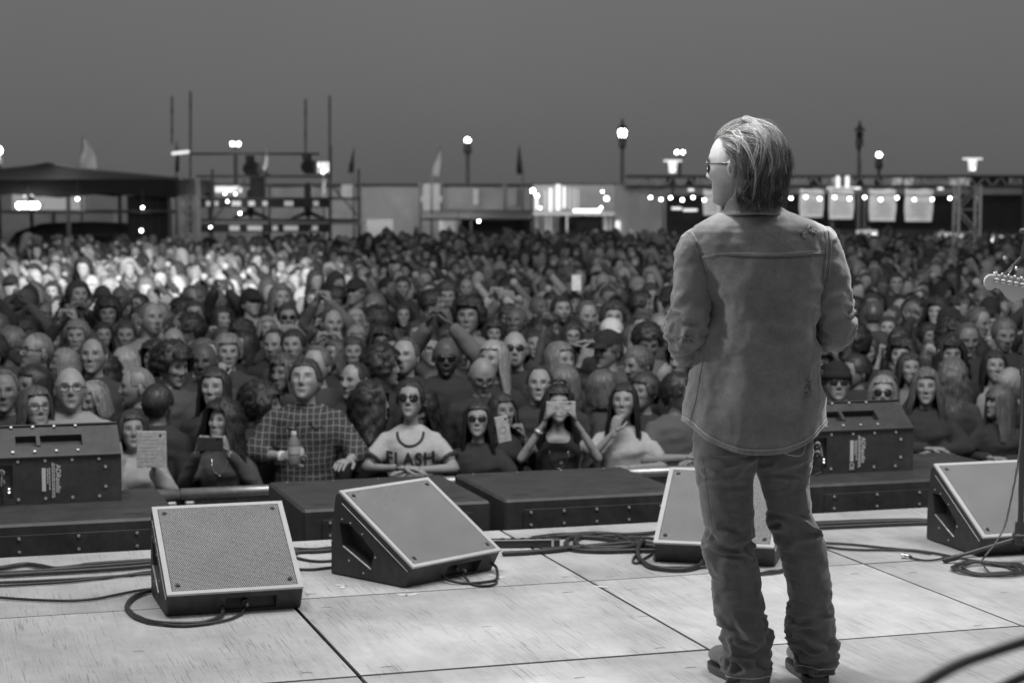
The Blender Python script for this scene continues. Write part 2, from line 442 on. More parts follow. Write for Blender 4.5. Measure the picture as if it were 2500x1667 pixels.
# ================================================================== monitor wedges
WP = [(0, 0), (-.43, 0), (-.48, .085), (-.055, .34), (-.03, .328), (0, .15)]      # side profile (y outward is negative, z)
WW = .505
def wedge_body():
    g = G(); n = len(WP); c = .006
    V = []; 
    cx = sum(p[0] for p in WP) / n; cz = sum(p[1] for p in WP) / n
    for x, k in ((0, 1), (c, 0), (WW - c, 0), (WW, 1)):
        for (y, z) in WP:
            dy, dz = cx - y, cz - z; l = math.hypot(dy, dz)
            V.append((x, y + k * dy / l * c * 1.3, z + k * dz / l * c * 1.3))
    F = [(r * n + i, r * n + (i + 1) % n, (r + 1) * n + (i + 1) % n, (r + 1) * n + i) for r in range(3) for i in range(n)]
    F += [tuple(range(n)), tuple(reversed(range(3 * n, 4 * n)))]
    g.add(V, F)
    return g
def boolcut(g, mats, cutters, name):
    a = link('tmp', g.mesh('a', mats, False, True)); cs = []
    for cg in cutters:
        b = link('tmpc', cg.mesh('b', mats, False, True)); cs.append(b)
        m = a.modifiers.new('b', 'BOOLEAN'); m.operation = 'DIFFERENCE'; m.object = b; m.solver = 'EXACT'
    dg = bpy.context.evaluated_depsgraph_get()
    me = bpy.data.meshes.new_from_object(a.evaluated_get(dg)); me.name = name
    for o in [a] + cs: bpy.data.objects.remove(o)
    return me
sl = math.atan2(.34 - .085, .48 - .055)           # grille slope
def slope_pt(x, u, lift=0):                       # u along the slope from its low front edge
    return np.array([x, -.48 + u * math.cos(sl) + lift * -math.sin(sl), .085 + u * math.sin(sl) + lift * math.cos(sl)])
SLEN = math.hypot(.425, .255)
def sidequad(x, pts, d):                          # prism cut into the side cheek
    g = G(); n = len(pts)
    V = [(x - .01 * (1 if d > 0 else -1), y, z) for y, z in pts] + [(x + d, y, z) for y, z in pts]
    g.add(V, [tuple(range(n)), tuple(range(n, 2 * n))] + [(i, (i + 1) % n, n + (i + 1) % n, n + i) for i in range(n)]); return g
HQ = [(-.055, .215), (-.075, .125), (-.245, .055), (-.262, .118), (-.20, .165), (-.115, .215)]
cut = [sidequad(0, HQ, .055), sidequad(WW, HQ, -.055)]
c3 = G(); c3.box((WW * .62, -.46, .035), (.19, .10, .05)); cut.append(c3)
WB = boolcut(wedge_body(), [MT['black']], cut, 'cabinet')
WB.update(); WB.shade_smooth(); WB.set_sharp_from_angle(angle=R(30))
def grille_mesh():
    # hexagonal perforation as real holes in a folded sheet
    m = .016; w, h = WW, SLEN + .004; p = .0078; dy = p * .8660254; g = G(); V = []; F = []
    nx = int((w - 2 * m) / p); ny = int((h - 2 * m) / dy); x0 = (w - nx * p) / 2 + p / 2; y0 = (h - ny * dy) / 2 + dy / 2
    an = R(30) + np.arange(6) * R(60); ro = p / math.sqrt(3); ri = .0035
    oc = np.stack([np.cos(an), np.sin(an)], 1)
    screws = [(m + .028, m + .03), (w - m - .028, m + .03), (m + .028, h - m - .03), (w - m - .028, h - m - .03)]
    k = 0
    for j in range(ny):
        for i in range(nx - (j % 2)):
            c = np.array([x0 + i * p + (j % 2) * p / 2, y0 + j * dy])
            if any(abs(c[0] - a) < .007 and abs(c[1] - b) < .007 for a, b in screws): continue
            V.append(np.vstack([c + ro * oc, c + ri * oc]))
            F += [(k + a, k + (a + 1) % 6, k + 6 + (a + 1) % 6, k + 6 + a) for a in range(6)]; k += 12
    V = np.vstack(V)
    # solid rim
    xl, xr, yl, yr = x0 - p * .5, x0 + (nx - .5) * p, y0 - p * .5, y0 + (ny - 1) * dy + p * .5
    rim = np.array([(0, 0), (w, 0), (w, h), (0, h), (xl, yl), (xr, yl), (xr, yr), (xl, yr)])
    F += [(k, k + 1, k + 5, k + 4), (k + 1, k + 2, k + 6, k + 5), (k + 2, k + 3, k + 7, k + 6), (k + 3, k, k + 4, k + 7)]
    V = np.vstack([V, rim])
    # saw-tooth fill between rim and hexagons is left open, as on the real sheet's edge rows
    P3 = np.array([slope_pt(x, u - .002, .006) for x, u in V])
    g.add(P3, F)
    a = [slope_pt(x, u - .002, l) for (x, u) in ((0, 0), (w, 0), (w, h), (0, h)) for l in (.006, -.003)]
    g.add(a, [(0, 2, 3, 1), (2, 4, 5, 3), (4, 6, 7, 5), (6, 0, 1, 7)])
    return g.mesh('grille', MT['grille'], False)
GM = grille_mesh()
g = G(); a = [slope_pt(x, u, .0012) for x, u in ((.004, .002), (WW - .004, .002), (WW - .004, SLEN - .002), (.004, SLEN - .002))]
g.add(a, [(0, 1, 2, 3)]); FM = g.mesh('foam_backing', MT['foam'], False)
def disc(c, nrm, r, h=.003, n=10, mi=0, g=None):
    g = g or G(); nrm = np.array(nrm, float); nrm /= np.linalg.norm(nrm)
    g.tube([np.array(c, float), np.array(c, float) + nrm * h], [r, r * .8], n=n, dome=False, mi=mi); return g
def wedge(label, loc, rz):
    t = thing('monitor_wedge', label, 'stage monitor', loc, rz, 'monitor wedges on the stage')
    link('cabinet', WB, t); link('grille', GM, t); link('foam_backing', FM, t)
    for (x, u) in ((.044, .046), (WW - .044, .046), (.044, SLEN - .042), (WW - .044, SLEN - .042)):
        link('grille_knob', KM, t, loc=slope_pt(x, u, .0065), rot=(sl, 0, 0))
    for x in (-.0015, WW + .0015):
        for (y, z) in ((-.075, .232), (-.012, .135), (-.125, .222), (-.195, .185), (-.115, .068), (-.20, .028), (-.27, .10)):
            link('screw', SM, t, loc=(x, y, z), rot=(0, R(90), 0))
        link('handle_bar', HM, t, loc=(x, 0, 0)); link('side_trim', TM, t, loc=(x, 0, 0))
    link('connector', CM, t, loc=(WW * .58, -.425, .036))
    return t
g = disc((0, 0, 0), (0, 0, 1), .0085, .004, 10); KM = g.mesh('grille_knob', MT['rub'], False, True)
g = disc((0, 0, -.0015), (0, 0, 1), .0045, .003, 8); SM = g.mesh('screw', MT['screw'], False, True)
g = G(); g.tube([(0, -.082, .122), (0, -.242, .050)], .0035, 6); HM = g.mesh('handle_bar', MT['alu'], True, True)
g = G(); g.tube([(0, -.455, .068), (0, -.075, .296)], .0016, 6); TM = g.mesh('side_trim', MT['alu'], True, True)
g = G(); g.tube([(0, 0, 0), (0, -.03, 0)], [.013, .012], 12, dome=False); g.tube([(0, -.02, 0), (0, -.058, -.004)], [.009, .007], 10); CM = g.mesh('connector', MT['dsteel'], True, True)
wedge('leftmost monitor wedge, square to the stage edge with its pale grille to us', (-1.401, 7.51, .003), TH)
wedge('monitor wedge turned at an angle between the leftmost wedge and the power strip', (-.741, 7.9, .003), R(47))
wedge('monitor wedge partly hidden behind the legs of the denim man', (.706, 8.585, .003), R(-13.7))
wedge('right hand monitor wedge beside the microphone stand, cut by the frame', (1.856, 8.69, .003), TH)

# ================================================================== subwoofers in front of the stage
def sub(t0, t1, label, panel_t=None, s0=8.88, top=.08, depth=.90):
    c = ST((t0 + t1) / 2, s0 + depth / 2, 0); w = t1 - t0; h = top - GZ
    t = thing('subwoofer', label, 'subwoofer', (c.x, c.y, GZ), TH, 'black subwoofers in front of the stage')
    g = G(); g.bbox((0, 0, h / 2), (w, depth, h), .012); O('cabinet', g, MT['black'], t)
    g = G(); g.bbox((0, -depth / 2 - .004, h - .22), (w * .8, .004, .34), .001); O('rear_plate', g, MT['black'], t)
    for k in range(5):
        x = -w * .36 + k * w * .18
        link('screw', SM2, t, loc=(x, -depth / 2 - .008, h - .065), rot=(R(90), 0, 0))
        link('screw', SM2, t, loc=(x, -depth / 2 - .008, h - .125), rot=(R(90), 0, 0))
    for k in (-1, 1):
        for q in (-1, 1):
            link('rigging_slot', RS, t, loc=(k * w * .36, q * depth * .36, h + .0006))
    for k in range(4):
        link('screw', SM, t, loc=(-w * .4 + k * w * .26, depth * .46, h + .001))
    return t
g = disc((0, 0, 0), (0, 0, 1), .008, .004, 8); SM2 = g.mesh('screw', MT['screw'], False, True)
g = G(); an = np.linspace(0, math.pi, 9)
a = np.stack([np.cos(an) * .055, np.sin(an) * .022, an * 0], 1); g.add(a, [tuple(range(9))]); RS = g.mesh('rigging_slot', MT['foam'], False)
s1 = sub(-.25, 1.19, 'long low black subwoofer cabinet at far left under the left front speaker')
g = G(); g.box((0, -.44, GZ * 0 + .93), (.30, .02, .09)); g.tube([(-.05, -.46, .94), (-.05, -.46, .88)], .008, 6, mi=1); g.tube([(.04, -.46, .95), (.04, -.46, .87)], .008, 6, mi=1)
O('connector_plate', g, [MT['foam'], MT['chrome']], s1)
sub(1.75, 2.66, 'black subwoofer cabinet behind the angled wedge, in front of the plaid man')
sub(2.73, 3.66, 'black subwoofer cabinet between the angled wedge and the denim man')
sub(4.28, 5.62, 'black subwoofer cabinet under the right front speaker')

# front fill speakers standing on the subs, their backs to us
def fill(label, loc, text, ce):
    w, d = .62, .50
    t = thing('front_fill_speaker', label, 'speaker', loc, TH, 'front fill speakers seen from behind')
    pr = [(0, 0), (0, .225), (.17, .352), (.20, .352), (d, .02), (d, 0)]
    g = G(); n = len(pr)
    V = [(x, y, z) for x in (-w / 2, w / 2) for y, z in pr]
    F = [tuple(range(n)), tuple(range(n, 2 * n))] + [(i, (i + 1) % n, n + (i + 1) % n, n + i) for i in range(n)]
    g.add(V, F)
    a1 = math.atan2(.127, .17)
    c = G(); Mx = np.array(Matrix.Rotation(a1, 3, 'X')); c.box((-.02, .085, .287), (.31, .075, .07), mat=Mx)
    c2 = G(); c2.box((-.24, -.01, .11), (.09, .06, .16))
    me = boolcut(g, [MT['black']], [c, c2], 'cabinet'); me.update()
    link('cabinet', me, t)
    g = G(); g.box((-.07, .085, .285), (.018, .07, .02), mat=Mx); O('handle_divider', g, MT['rub'], t)
    g = G(); g.bbox((0, -.004, .224), (w, .012, .012), .003); g.bbox((0, .168, .355), (w, .02, .006), .002); O('edge_trim', g, MT['rub'], t)
    for k in range(4):
        x = -.17 + k * .10
        for (y, z) in ((.155, .347), (.022, .246)): link('screw', SM2, t, loc=(x - .02, y, z + .001), rot=(a1, 0, 0))
        for z in (.205, .025): link('screw', SM2, t, loc=(-.17 + k * .125, -.001, z), rot=(R(90), 0, 0))
    for z in (.165, .07): link('screw', SM2, t, loc=(.235, -.001, z), rot=(R(90), 0, 0))
    # connectors in the recess
    g = G()
    for z in (.155, .11): g.tube([(-.245, .03, z), (-.245, .005, z)], .016, 12, dome=False); g.tube([(-.245, .008, z), (-.245, -.03, z - .01)], [.011, .009], 10, mi=1)
    O('connector_panel', g, [MT['chrome'], MT['rub']], t)
    g = G(); g.tube([(-.245, -.03, .145), (-.25, -.06, .10), (-.245, -.05, .02), (-.28, -.03, -.0)], .006, 6); O('speaker_lead', g, MT['cable'], t)
    g = G(); g.sph((-.212, -.002, .062), .0045, 8, 6); g.sph((-.212, -.002, .078), .004, 8, 6); O('indicator_light', g, MT['bulbd'], t)
    # printed label, reading downward
    g = G(); g.box((-.052, -.003, .115), (.018, .004, .11)); 
    for i, (x, h, z) in enumerate(((-.034, .075, .13), (-.025, .10, .12), (-.012, .16, .115), (-.004, .15, .115))):
        zz = z + h / 2; k = random.Random(i)
        while zz > z - h / 2:
            l = k.uniform(.008, .022); g.box((x, -.003, zz - l / 2), (.0045, .004, l)); zz -= l + .003
    O('label_plate', g, MT['label_'], t, smooth=False)
    def txt(body, size, x, z, nm):
        cu = bpy.data.curves.new(nm, 'FONT'); cu.body = body; cu.size = size; cu.extrude = .0008; cu.align_x = 'LEFT'; cu.align_y = 'CENTER'; cu.materials.append(MT['label_']); cu.offset = .0006
        tmp = link('tmp', cu); me = bpy.data.meshes.new_from_object(tmp.evaluated_get(bpy.context.evaluated_depsgraph_get())); bpy.data.objects.remove(tmp)
        link(nm, me, t, loc=(x, -.0035, z), rot=(R(90), R(90), 0))
    txt(text, .032, .014, .185, 'lettering')
    if ce: txt('CE', .034, -.052, .055, 'lettering')
    return t
g_l = ST(.67, 9.42)
fill('front fill speaker at far left seen from behind, on the left subwoofer', (g_l.x, g_l.y, .081), 'ADRaudio', False)
g_r = ST(4.78, 9.2)
fill('front fill speaker right of the denim man seen from behind', (g_r.x, g_r.y, .081), 'ADRaudio', True)

# ================================================================== crowd barrier
SR = 10.93; RZ = -.11
seg_t = [-2.2, -.98, .24, 1.46, 2.68, 3.90, 5.12, 6.34]
for i in range(len(seg_t) - 1):
    c = ST((seg_t[i] + seg_t[i + 1]) / 2, SR)
    nm = ['far left beyond the frame edge', 'under the woman in glasses', 'behind the leftmost monitor wedge, below the woman with the tablet', 'between the plaid man and the subwoofer', 'in front of the woman filming sideways', 'in front of the man in grey tee', 'at far right behind the right front speaker'][i]
    t = thing('crowd_barrier', 'metal crowd barrier section ' + nm, 'barrier', (c.x, c.y, GZ), TH, 'crowd barrier sections along the front row')
    w = 1.21; h = RZ - GZ
    g = G(); g.tube([(-w / 2, 0, h - .03), (w / 2, 0, h - .03)], .032, 14, dome=False); O('top_rail', g, MT['steel'], t, smooth=True)
    g = G(); g.box((0, .02, h * .49), (w - .05, .006, h * .94)); O('front_sheet', g, MT['barrier'], t, smooth=False)
    for x in (-.56, .56, .02):
        g = G(); g.bbox((x, 0, (h - .07) / 2), (.05, .05, h - .07), .006); O('post', g, MT['alu'], t, smooth=False)
    g = G(); g.bbox((.22, -.05, h - .10), (.15, .06, .03), .006); g.bbox((.22, -.05, h - .24), (.055, .03, .27), .004)
    g.tube([(.15, -.05, h - .13), (.15, -.05, h - .06)], .012, 8); g.tube([(.29, -.05, h - .13), (.29, -.05, h - .06)], .012, 8)
    O('coupling_bracket', g, MT['steel'], t)
    for (x, z) in ((-.30, .16), (-.33, .22), (-.26, .22)): link('bolt', SM2, t, loc=(x, -.03, h - z), rot=(R(90), 0, 0), scale=1.6)
    g = G(); g.box((0, -.35, .01), (w - .02, .7, .02)); O('foot_plate', g, MT['dsteel'], t, smooth=False)

# ================================================================== cables
def cable(pts, r, label, floor=True, m='cable', cat='cable', n=None, z0=None, group='cables on the stage', name='cable'):
    P = [FL(p[0], p[1]) + Vector((0, 0, r + (p[2] if len(p) > 2 else 0))) for p in pts] if floor else [Vector(p) for p in pts]
    sp_ = smooth_path(P, n or max(12, len(P) * 9))
    if floor:
        sp_[:, 2] = np.maximum(sp_[:, 2], r + .0022)
        sp_[:, :2] += .004 * np.stack([vnoise(sp_ * 3, 3), vnoise(sp_ * 3, 5)], 1)
    g = G(); g.tube(sp_, r, 8)
    return tag(O(name, g, MT[m], smooth=True), label, cat, group)
def z5(*p): return [(a * .3297, 1150 + b * .3297, *c) for a, b, *c in p]
def z6(*p): return [(700 + a * .3297, 1150 + b * .3297, *c) for a, b, *c in p]
def z7(*p): return [(1300 + a * .3616, 1100 + b * .3616, *c) for a, b, *c in p]
def z8(*p): return [(1900 + a * .2978, 1200 + b * .2978, *c) for a, b, *c in p]
cable(z5((-200, 745), (0, 738), (180, 712), (300, 722), (410, 742), (560, 728), (700, 708), (1130, 680), (1700, 640), (2200, 605)), .010, 'thick black cable nearest the stage edge on the left, dipping in a wave')
cable(z5((-200, 750), (0, 770), (400, 748), (700, 722), (1130, 690), (2200, 612)), .008, 'black cable twisted beside the wavy thick cable at left')
cable(z5((-200, 800), (0, 793), (500, 765), (900, 738), (1130, 718), (1700, 668), (2200, 624)), .010, 'thick straight black cable second from the stage edge at left')
cable(z5((-200, 845), (0, 838), (500, 815), (900, 788), (1130, 757), (1700, 720), (2000, 690)), .006, 'thin black cable at left, upper of the pair below the thick cables')
cable(z5((-200, 872), (0, 862), (500, 832), (900, 788), (1130, 772), (1700, 740), (2000, 720)), .006, 'thin black cable at left, lower of the pair below the thick cables')
cable(z5((-200, 935), (0, 949), (200, 963), (500, 972), (700, 958), (850, 930), (1000, 900), (1130, 884), (1400, 880)), .0055, 'thin black cable sagging toward the left side of the leftmost wedge')
cable(z5((1400, 880), (1130, 902), (1040, 925), (970, 965), (935, 1020), (960, 1060), (1010, 1100), (1130, 1138), (1300, 1150), (1480, 1146), (1590, 1120), (1650, 1085, .0), (1650, 1050, .02)), .009, 'black cable looping round the front of the leftmost wedge')
cable(z5((1010, 1098, .01), (1140, 1140, .006), (1350, 1158), (1550, 1140), (1700, 1110), (1790, 1070), (1830, 1040, .03)), .0055, 'thin cable running beside the loop into the front of the leftmost wedge')
cable(z6((40, 618), (150, 612), (300, 605), (700, 560), (1100, 560), (1500, 600)), .009, 'thick black cable passing between the leftmost and the angled wedge')
cable(z6((40, 580), (200, 585), (310, 575), (700, 540)), .005, 'thin black cable behind the gap between the two left wedges')
cable(z6((40, 645), (120, 665), (200, 678), (310, 678), (600, 650)), .006, 'black cable curving in the gap between the two left wedges')
cable(z6((60, 740), (200, 740), (310, 728), (500, 715)), .006, 'lowest black cable in the gap between the two left wedges')
cable(z6((1130, 800, .02), (1200, 835, .01), (1350, 842), (1500, 828), (1560, 810), (1555, 760, .02), (1500, 730, .03)), .006, 'black cable looped under the front edge of the angled wedge')
cable(z6((1290, 790, .02), (1380, 850), (1480, 858), (1550, 845), (1562, 820, .01)), .005, 'second thin cable loop under the front edge of the angled wedge')
# snake of cables between the power strip and the legs
cable(z6((1610, 632), (1800, 622), (2000, 602), (2123, 585)) + z7((60, 690), (300, 672), (500, 655), (700, 640), (840, 660)), .011, 'thick black cable running in front of the power strip to the hidden wedge')
cable(z6((1700, 540), (1900, 505), (2060, 490)) + z7((0, 605), (150, 585), (280, 580), (420, 572), (600, 580), (750, 575), (840, 565)), .009, 'thick black cable behind the power strip, rising to the right')
cable(z7((60, 625), (150, 600), (300, 590), (430, 578), (560, 590), (640, 625), (700, 655), (600, 680), (450, 690), (330, 670), (290, 630), (330, 600), (420, 583)), .011, 'large black cable loop right of the power strip')
cable(z7((230, 640), (250, 612), (330, 600), (480, 610), (640, 640), (820, 660)), .010, 'black cable crossing over the large loop')
cable(z7((225, 640), (240, 670), (330, 690), (500, 695), (700, 690), (830, 690)), .010, 'black cable bending under the large loop')
cable(z7((400, 600), (520, 590), (640, 605), (760, 630), (840, 645)), .008, 'black cable inside the large loop, sloping to the wedge')
cable(z7((560, 610), (650, 595), (760, 600), (840, 610)), .007, 'black cable behind the large loop near the wedge')
cable(z7((300, 660), (420, 672), (600, 668), (720, 655, .01), (745, 650, .02), (715, 680, .01), (715, 730), (745, 765), (800, 800), (900, 818), (1010, 822), (1100, 805), (1150, 780, .01), (1150, 745, .03)), .010, 'thick cable knotted at the corner of the wedge behind the man')
cable(z7((720, 700, .01), (685, 730), (680, 760), (710, 768), (760, 735), (820, 705), (838, 750), (820, 735)), .005, 'thin cable curl round the knot at the wedge corner')
cable(z7((745, 765), (850, 800), (980, 800), (1100, 800), (1210, 800), (1215, 830), (1350, 850), (1520, 842), (1600, 828), (1680, 822), (1710, 790)), .006, 'thin cable along the front of the wedge behind the legs')
cable(z7((1520, 850), (1620, 840), (1700, 825), (1800, 790)), .005, 'short cable between the legs of the man')
# right side
cable(z8((-200, 300), (290, 272), (700, 255), (1100, 246), (1260, 250), (1700, 240)), .008, 'upper black cable along the stage edge right of the man')
cable(z8((-200, 330), (330, 292), (700, 275), (1100, 262), (1260, 262), (1700, 255)), .010, 'middle black cable along the stage edge right of the man')
cable(z8((-200, 345), (330, 315), (700, 298), (1000, 284), (1245, 276), (1700, 265)), .009, 'lower black cable along the stage edge right of the man')
cable(z8((250, 425), (385, 433), (600, 445), (850, 470), (1040, 487), (1150, 497), (1300, 520), (1450, 550), (1650, 585), (1800, 600), (1900, 640), (1950, 680)), .0055, 'thin black cable from the right leg to the coil by the microphone stand')
cable(z8((250, 455), (385, 465), (520, 482), (700, 490), (900, 490), (1100, 497), (1250, 520)), .0055, 'second thin cable right of the man, below the first')
# coiled cable at the microphone stand
cc = FL(*z8((1720, 650))[0])
P = []
for k in range(64):
    a = k * .42; rr = .125 - .035 * (k / 64) + .008 * math.sin(k * .7)
    P.append((cc.x + rr * 1.25 * math.cos(a) + .01 * math.sin(a * .31), cc.y + rr * math.sin(a) * 1.15, .008 + .004 * (1 + math.sin(k * 1.7))))
cable(P, .0055, 'black cable lying in a coil beside the base of the microphone stand', floor=False, n=300)

# short cable with a plug
c1 = z8((1075, 550), (1150, 568), (1220, 576), (1290, 570), (1340, 560), (1360, 550))
t = thing('plug_cable', 'short cable with a shiny connector lying alone right of the man', 'cable', FL(*c1[0]), 0, 'cables on the stage')
q = FL(*c1[0]); sp_ = smooth_path([FL(a, b) - q + Vector((0, 0, .007)) for a, b in c1], 30)
g = G(); g.tube(sp_, .0045, 8); O('lead', g, MT['cable'], t)
e = FL(*z8((1015, 545))[0]) - q; g = G(); g.tube([(0, 0, .012), tuple(e * .45 + Vector((0, 0, .012))), tuple(e * .5 + Vector((0, 0, .012))), tuple(e + Vector((0, 0, .012)))], [.007, .009, .0115, .0115], 12, dome=False)
g.tube([(0, 0, .012), tuple(e * -.25 + Vector((0, 0, .010)))], [.007, .005], 8, mi=1); O('connector', g, [MT['chrome'], MT['rub']], t)

# power strip
a, b = FL(1205, 1340), FL(1362, 1338)
t = thing('power_strip', 'black power distribution strip with white edge beside the cable loops', 'power strip', ((a + b) / 2), math.atan2(b.y - a.y, b.x - a.x))
g = G(); g.bbox((0, .03, .020), (.30, .05, .036), .003); O('housing', g, MT['rub'], t, smooth=False)
g = G(); g.box((-.015, .005, .0375), (.27, .006, .003)); g.box((.118, .003, .02), (.010, .004, .03)); O('edge_strip', g, MT['label_'], t, smooth=False)
for k in range(5):
    g = G(); g.tube([(-.10 + k * .045, .03, .038), (-.10 + k * .045, .03, .042)], .012, 10, dome=False); O('outlet', g, MT['foam'], t)

# out-of-focus cable hanging close to the camera
P = [W(2160, 1740, 2.15), W(2260, 1668, 2.2), W(2340, 1622, 2.25), W(2420, 1593, 2.3), W(2520, 1560, 2.35), W(2650, 1520, 2.4), W(2850, 1490, 2.5)]
cable([tuple(p) for p in P], .0072, 'blurred dark cable sweeping across the bottom right corner close to the camera', floor=False, n=60, group='blurred cables close to the camera')
P = [W(2400, 1700, 2.3), W(2500, 1652, 2.3), W(2620, 1600, 2.3), W(2800, 1560, 2.3)]
cable([tuple(p) for p in P], .007, 'second blurred cable just showing in the bottom right corner', floor=False, n=40, group='blurred cables close to the camera')

# ================================================================== microphone stand
b = FL(2490, 1372)
t = thing('microphone_stand', 'black boom microphone stand at the right edge of the frame', 'microphone stand', b)
Y0 = b.y
g = G(); g.tube([(0, 0, .13), (0, 0, .80)], .0125, 12, dome=False); O('lower_tube', g, MT['rub'], t)
g = G(); g.tube([(0, 0, .80), (0, 0, 1.36)], .008, 12, dome=False); O('upper_tube', g, MT['dsteel'], t)
g = G(); g.tube([(0, 0, .79), (0, 0, .87)], [.018, .016], 12, dome=False); g.tube([(0, 0, .83), (.03, -.01, .83)], .006, 8); O('clutch', g, MT['rub'], t)
g = G(); g.tube([(0, 0, .08), (0, 0, .17)], [.028, .024], 12, dome=False); g.tube([(0, 0, .145), (.05, -.02, .145)], .008, 8); g.bbox((0, 0, .10), (.06, .06, .05), .008); O('leg_hub', g, MT['rub'], t)
for a_, l in ((R(183), .30), (R(-75), .30), (R(50), .30)):
    d = Vector((math.cos(a_), math.sin(a_), 0)); lg = G()
    lg.tube([tuple(d * .02 + Vector((0, 0, .10))), tuple(d * l + Vector((0, 0, .018)))], .008, 10); q = O('leg', lg, MT['dsteel'], t)
    lg = G(); lg.tube([tuple(d * (l - .03) + Vector((0, 0, .024))), tuple(d * (l + .02) + Vector((0, 0, .012)))], .0125, 10); O('rubber_foot', lg, MT['rub'], q)
g = G(); g.tube([(0, 0, 1.34), (0, 0, 1.40)], .016, 10); g.tube([(-.02, 0, 1.39), (.03, 0, 1.39)], .014, 10); O('boom_clutch', g, MT['dsteel'], t)
p1 = W(2452, 672, Y0) - b; p2 = W(2560, 560, Y0) - b; p0 = W(2495, 628, Y0) - b
g = G(); g.tube([tuple(p1 * 1.0), tuple(p2)], .0075, 10); O('boom_arm', g, MT['dsteel'], t)
g = G(); g.tube([(0, 0, 1.39), tuple(p0)], .009, 8); O('boom_neck', g, MT['dsteel'], t)
pm1 = W(2425, 700, Y0) - b
g = G(); g.tube([tuple(p1), tuple(p1.lerp(pm1, .5)), tuple(pm1)], [.011, .014, .017], 12); g.sph(tuple(W(2481, 655, Y0 - .03) - b), .010, 8, 6, mi=1); g.tube([tuple(W(2464, 664, Y0 - .03) - b), tuple(W(2472, 648, Y0 - .03) - b)], .006, 8, mi=1); O('microphone_clip', g, [MT['rub'], MT['chrome']], t)
cb = smooth_path([W(2497, 900, Y0 - .02), W(2494, 1040, Y0 - .05), W(2485, 1130, Y0 - .10), W(2466, 1230, Y0 - .12), W(2452, 1285, Y0 - .14), W(2430, 1325, Y0 - .20), W(2403, 1360, Y0 - .25), FL(2398, 1385) + Vector((0, 0, .02)), FL(2420, 1404) + Vector((0, 0, .008)), FL(2460, 1405) + Vector((0, 0, .006))], 60)
g = G(); g.tube(cb, .004, 8); tag(O('microphone_cable', g, MT['dsteel'], smooth=True), 'thin cable hanging off the microphone stand down to the floor coil', 'cable', 'cables on the stage')

# ================================================================== electric guitar (headstock enters from the right)
def sym(px, py, Y): return W(px, py, Y)
YG = 5.2
t = thing('electric_guitar', 'pale electric guitar headstock with chrome tuners entering at the right edge', 'guitar', W(2600, 760, YG))
o0 = W(2600, 760, YG)
hs = [(2404, 700), (2403, 690), (2406, 680), (2415, 673), (2428, 672), (2440, 673), (2470, 678), (2500, 684), (2530, 690), (2560, 700), (2575, 712), (2575, 730), (2560, 735), (2530, 733), (2508, 727), (2495, 728), (2484, 733), (2478, 739), (2468, 735), (2455, 724), (2446, 712), (2438, 704), (2430, 703), (2420, 709), (2410, 707)]
fr = [W(a, b, YG) - o0 for a, b in hs]; n = len(fr)
g = G(); V = [tuple(p) for p in fr] + [tuple(p + Vector((.002, .017, .003))) for p in fr]
g.add(V, [tuple(range(n)), tuple(reversed(range(n, 2 * n)))] + [(i, (i + 1) % n, n + (i + 1) % n, n + i) for i in range(n)])
O('headstock', g, MT['maple'], t)
for k in range(6):
    q = W(2431 + k * 15.6, 683.5 + k * 3.0, YG) - o0; u = W(2431 + k * 15.6, 669 + k * 3.0, YG) - o0
    g = G(); g.bbox(tuple(q + Vector((.0, -.006, .0))), (.0125, .012, .010), .002)
    g.tube([tuple(q + Vector((0, -.006, 0))), tuple(u + Vector((0, -.003, 0)))], .0025, 6)
    g.sph(tuple(u + Vector((0, -.003, .002))), (.0065, .004, .0045), 8, 6); O('tuner', g, MT['chrome'], t)
nk = [W(2560, 717, YG) - o0, W(2900, 782, YG) - o0 + Vector((.25, 0, -.04))]
g = G(); g.tube([tuple(nk[0]), tuple(nk[1])], [.021, .026], 14, flat=.5, up=(0, 1, 0)); O('neck', g, MT['maple'], t)
bc = nk[1] + Vector((.20, 0, -.035)); rg = []
for y, s_ in ((-.022, .95), (-.016, 1), (.016, 1), (.022, .95)):
    an = np.arange(32) * 2 * math.pi / 32; rr = (.17 + .035 * np.cos(2 * an) + .02 * np.cos(3 * an)) * s_
    rg.append(np.stack([bc.x + rr * 1.1 * np.cos(an), np.full(32, bc.y + y), bc.z + rr * .9 * np.sin(an)], 1))
g = G(); g.loft(rg); O('body', g, MT['rub'], t)
# ================================================================== far setting
def fr1(x, y): return x * .3827, 200 + y * .3827
def fr2(x, y): return 800 + x * .3827, 200 + y * .3827
def fr3(x, y): return 1600 + x * .3827, 200 + y * .3827
LAND = []                                            # landmarks for labels: (px, py, phrase)
def wbox(g, a, b, Y, th=.1, mi=0, o=None):
    p, q = W(a[0], a[1], Y), W(b[0], b[1], Y); o = o or Vector((0, 0, 0))
    c = (p + q) / 2 - o; g.box(tuple(c), (abs(q.x - p.x), th, abs(q.z - p.z)), mi=mi); return g
def at_ground(px, Y): p = W(px, 456, Y); return Vector((p.x, Y, GZ))

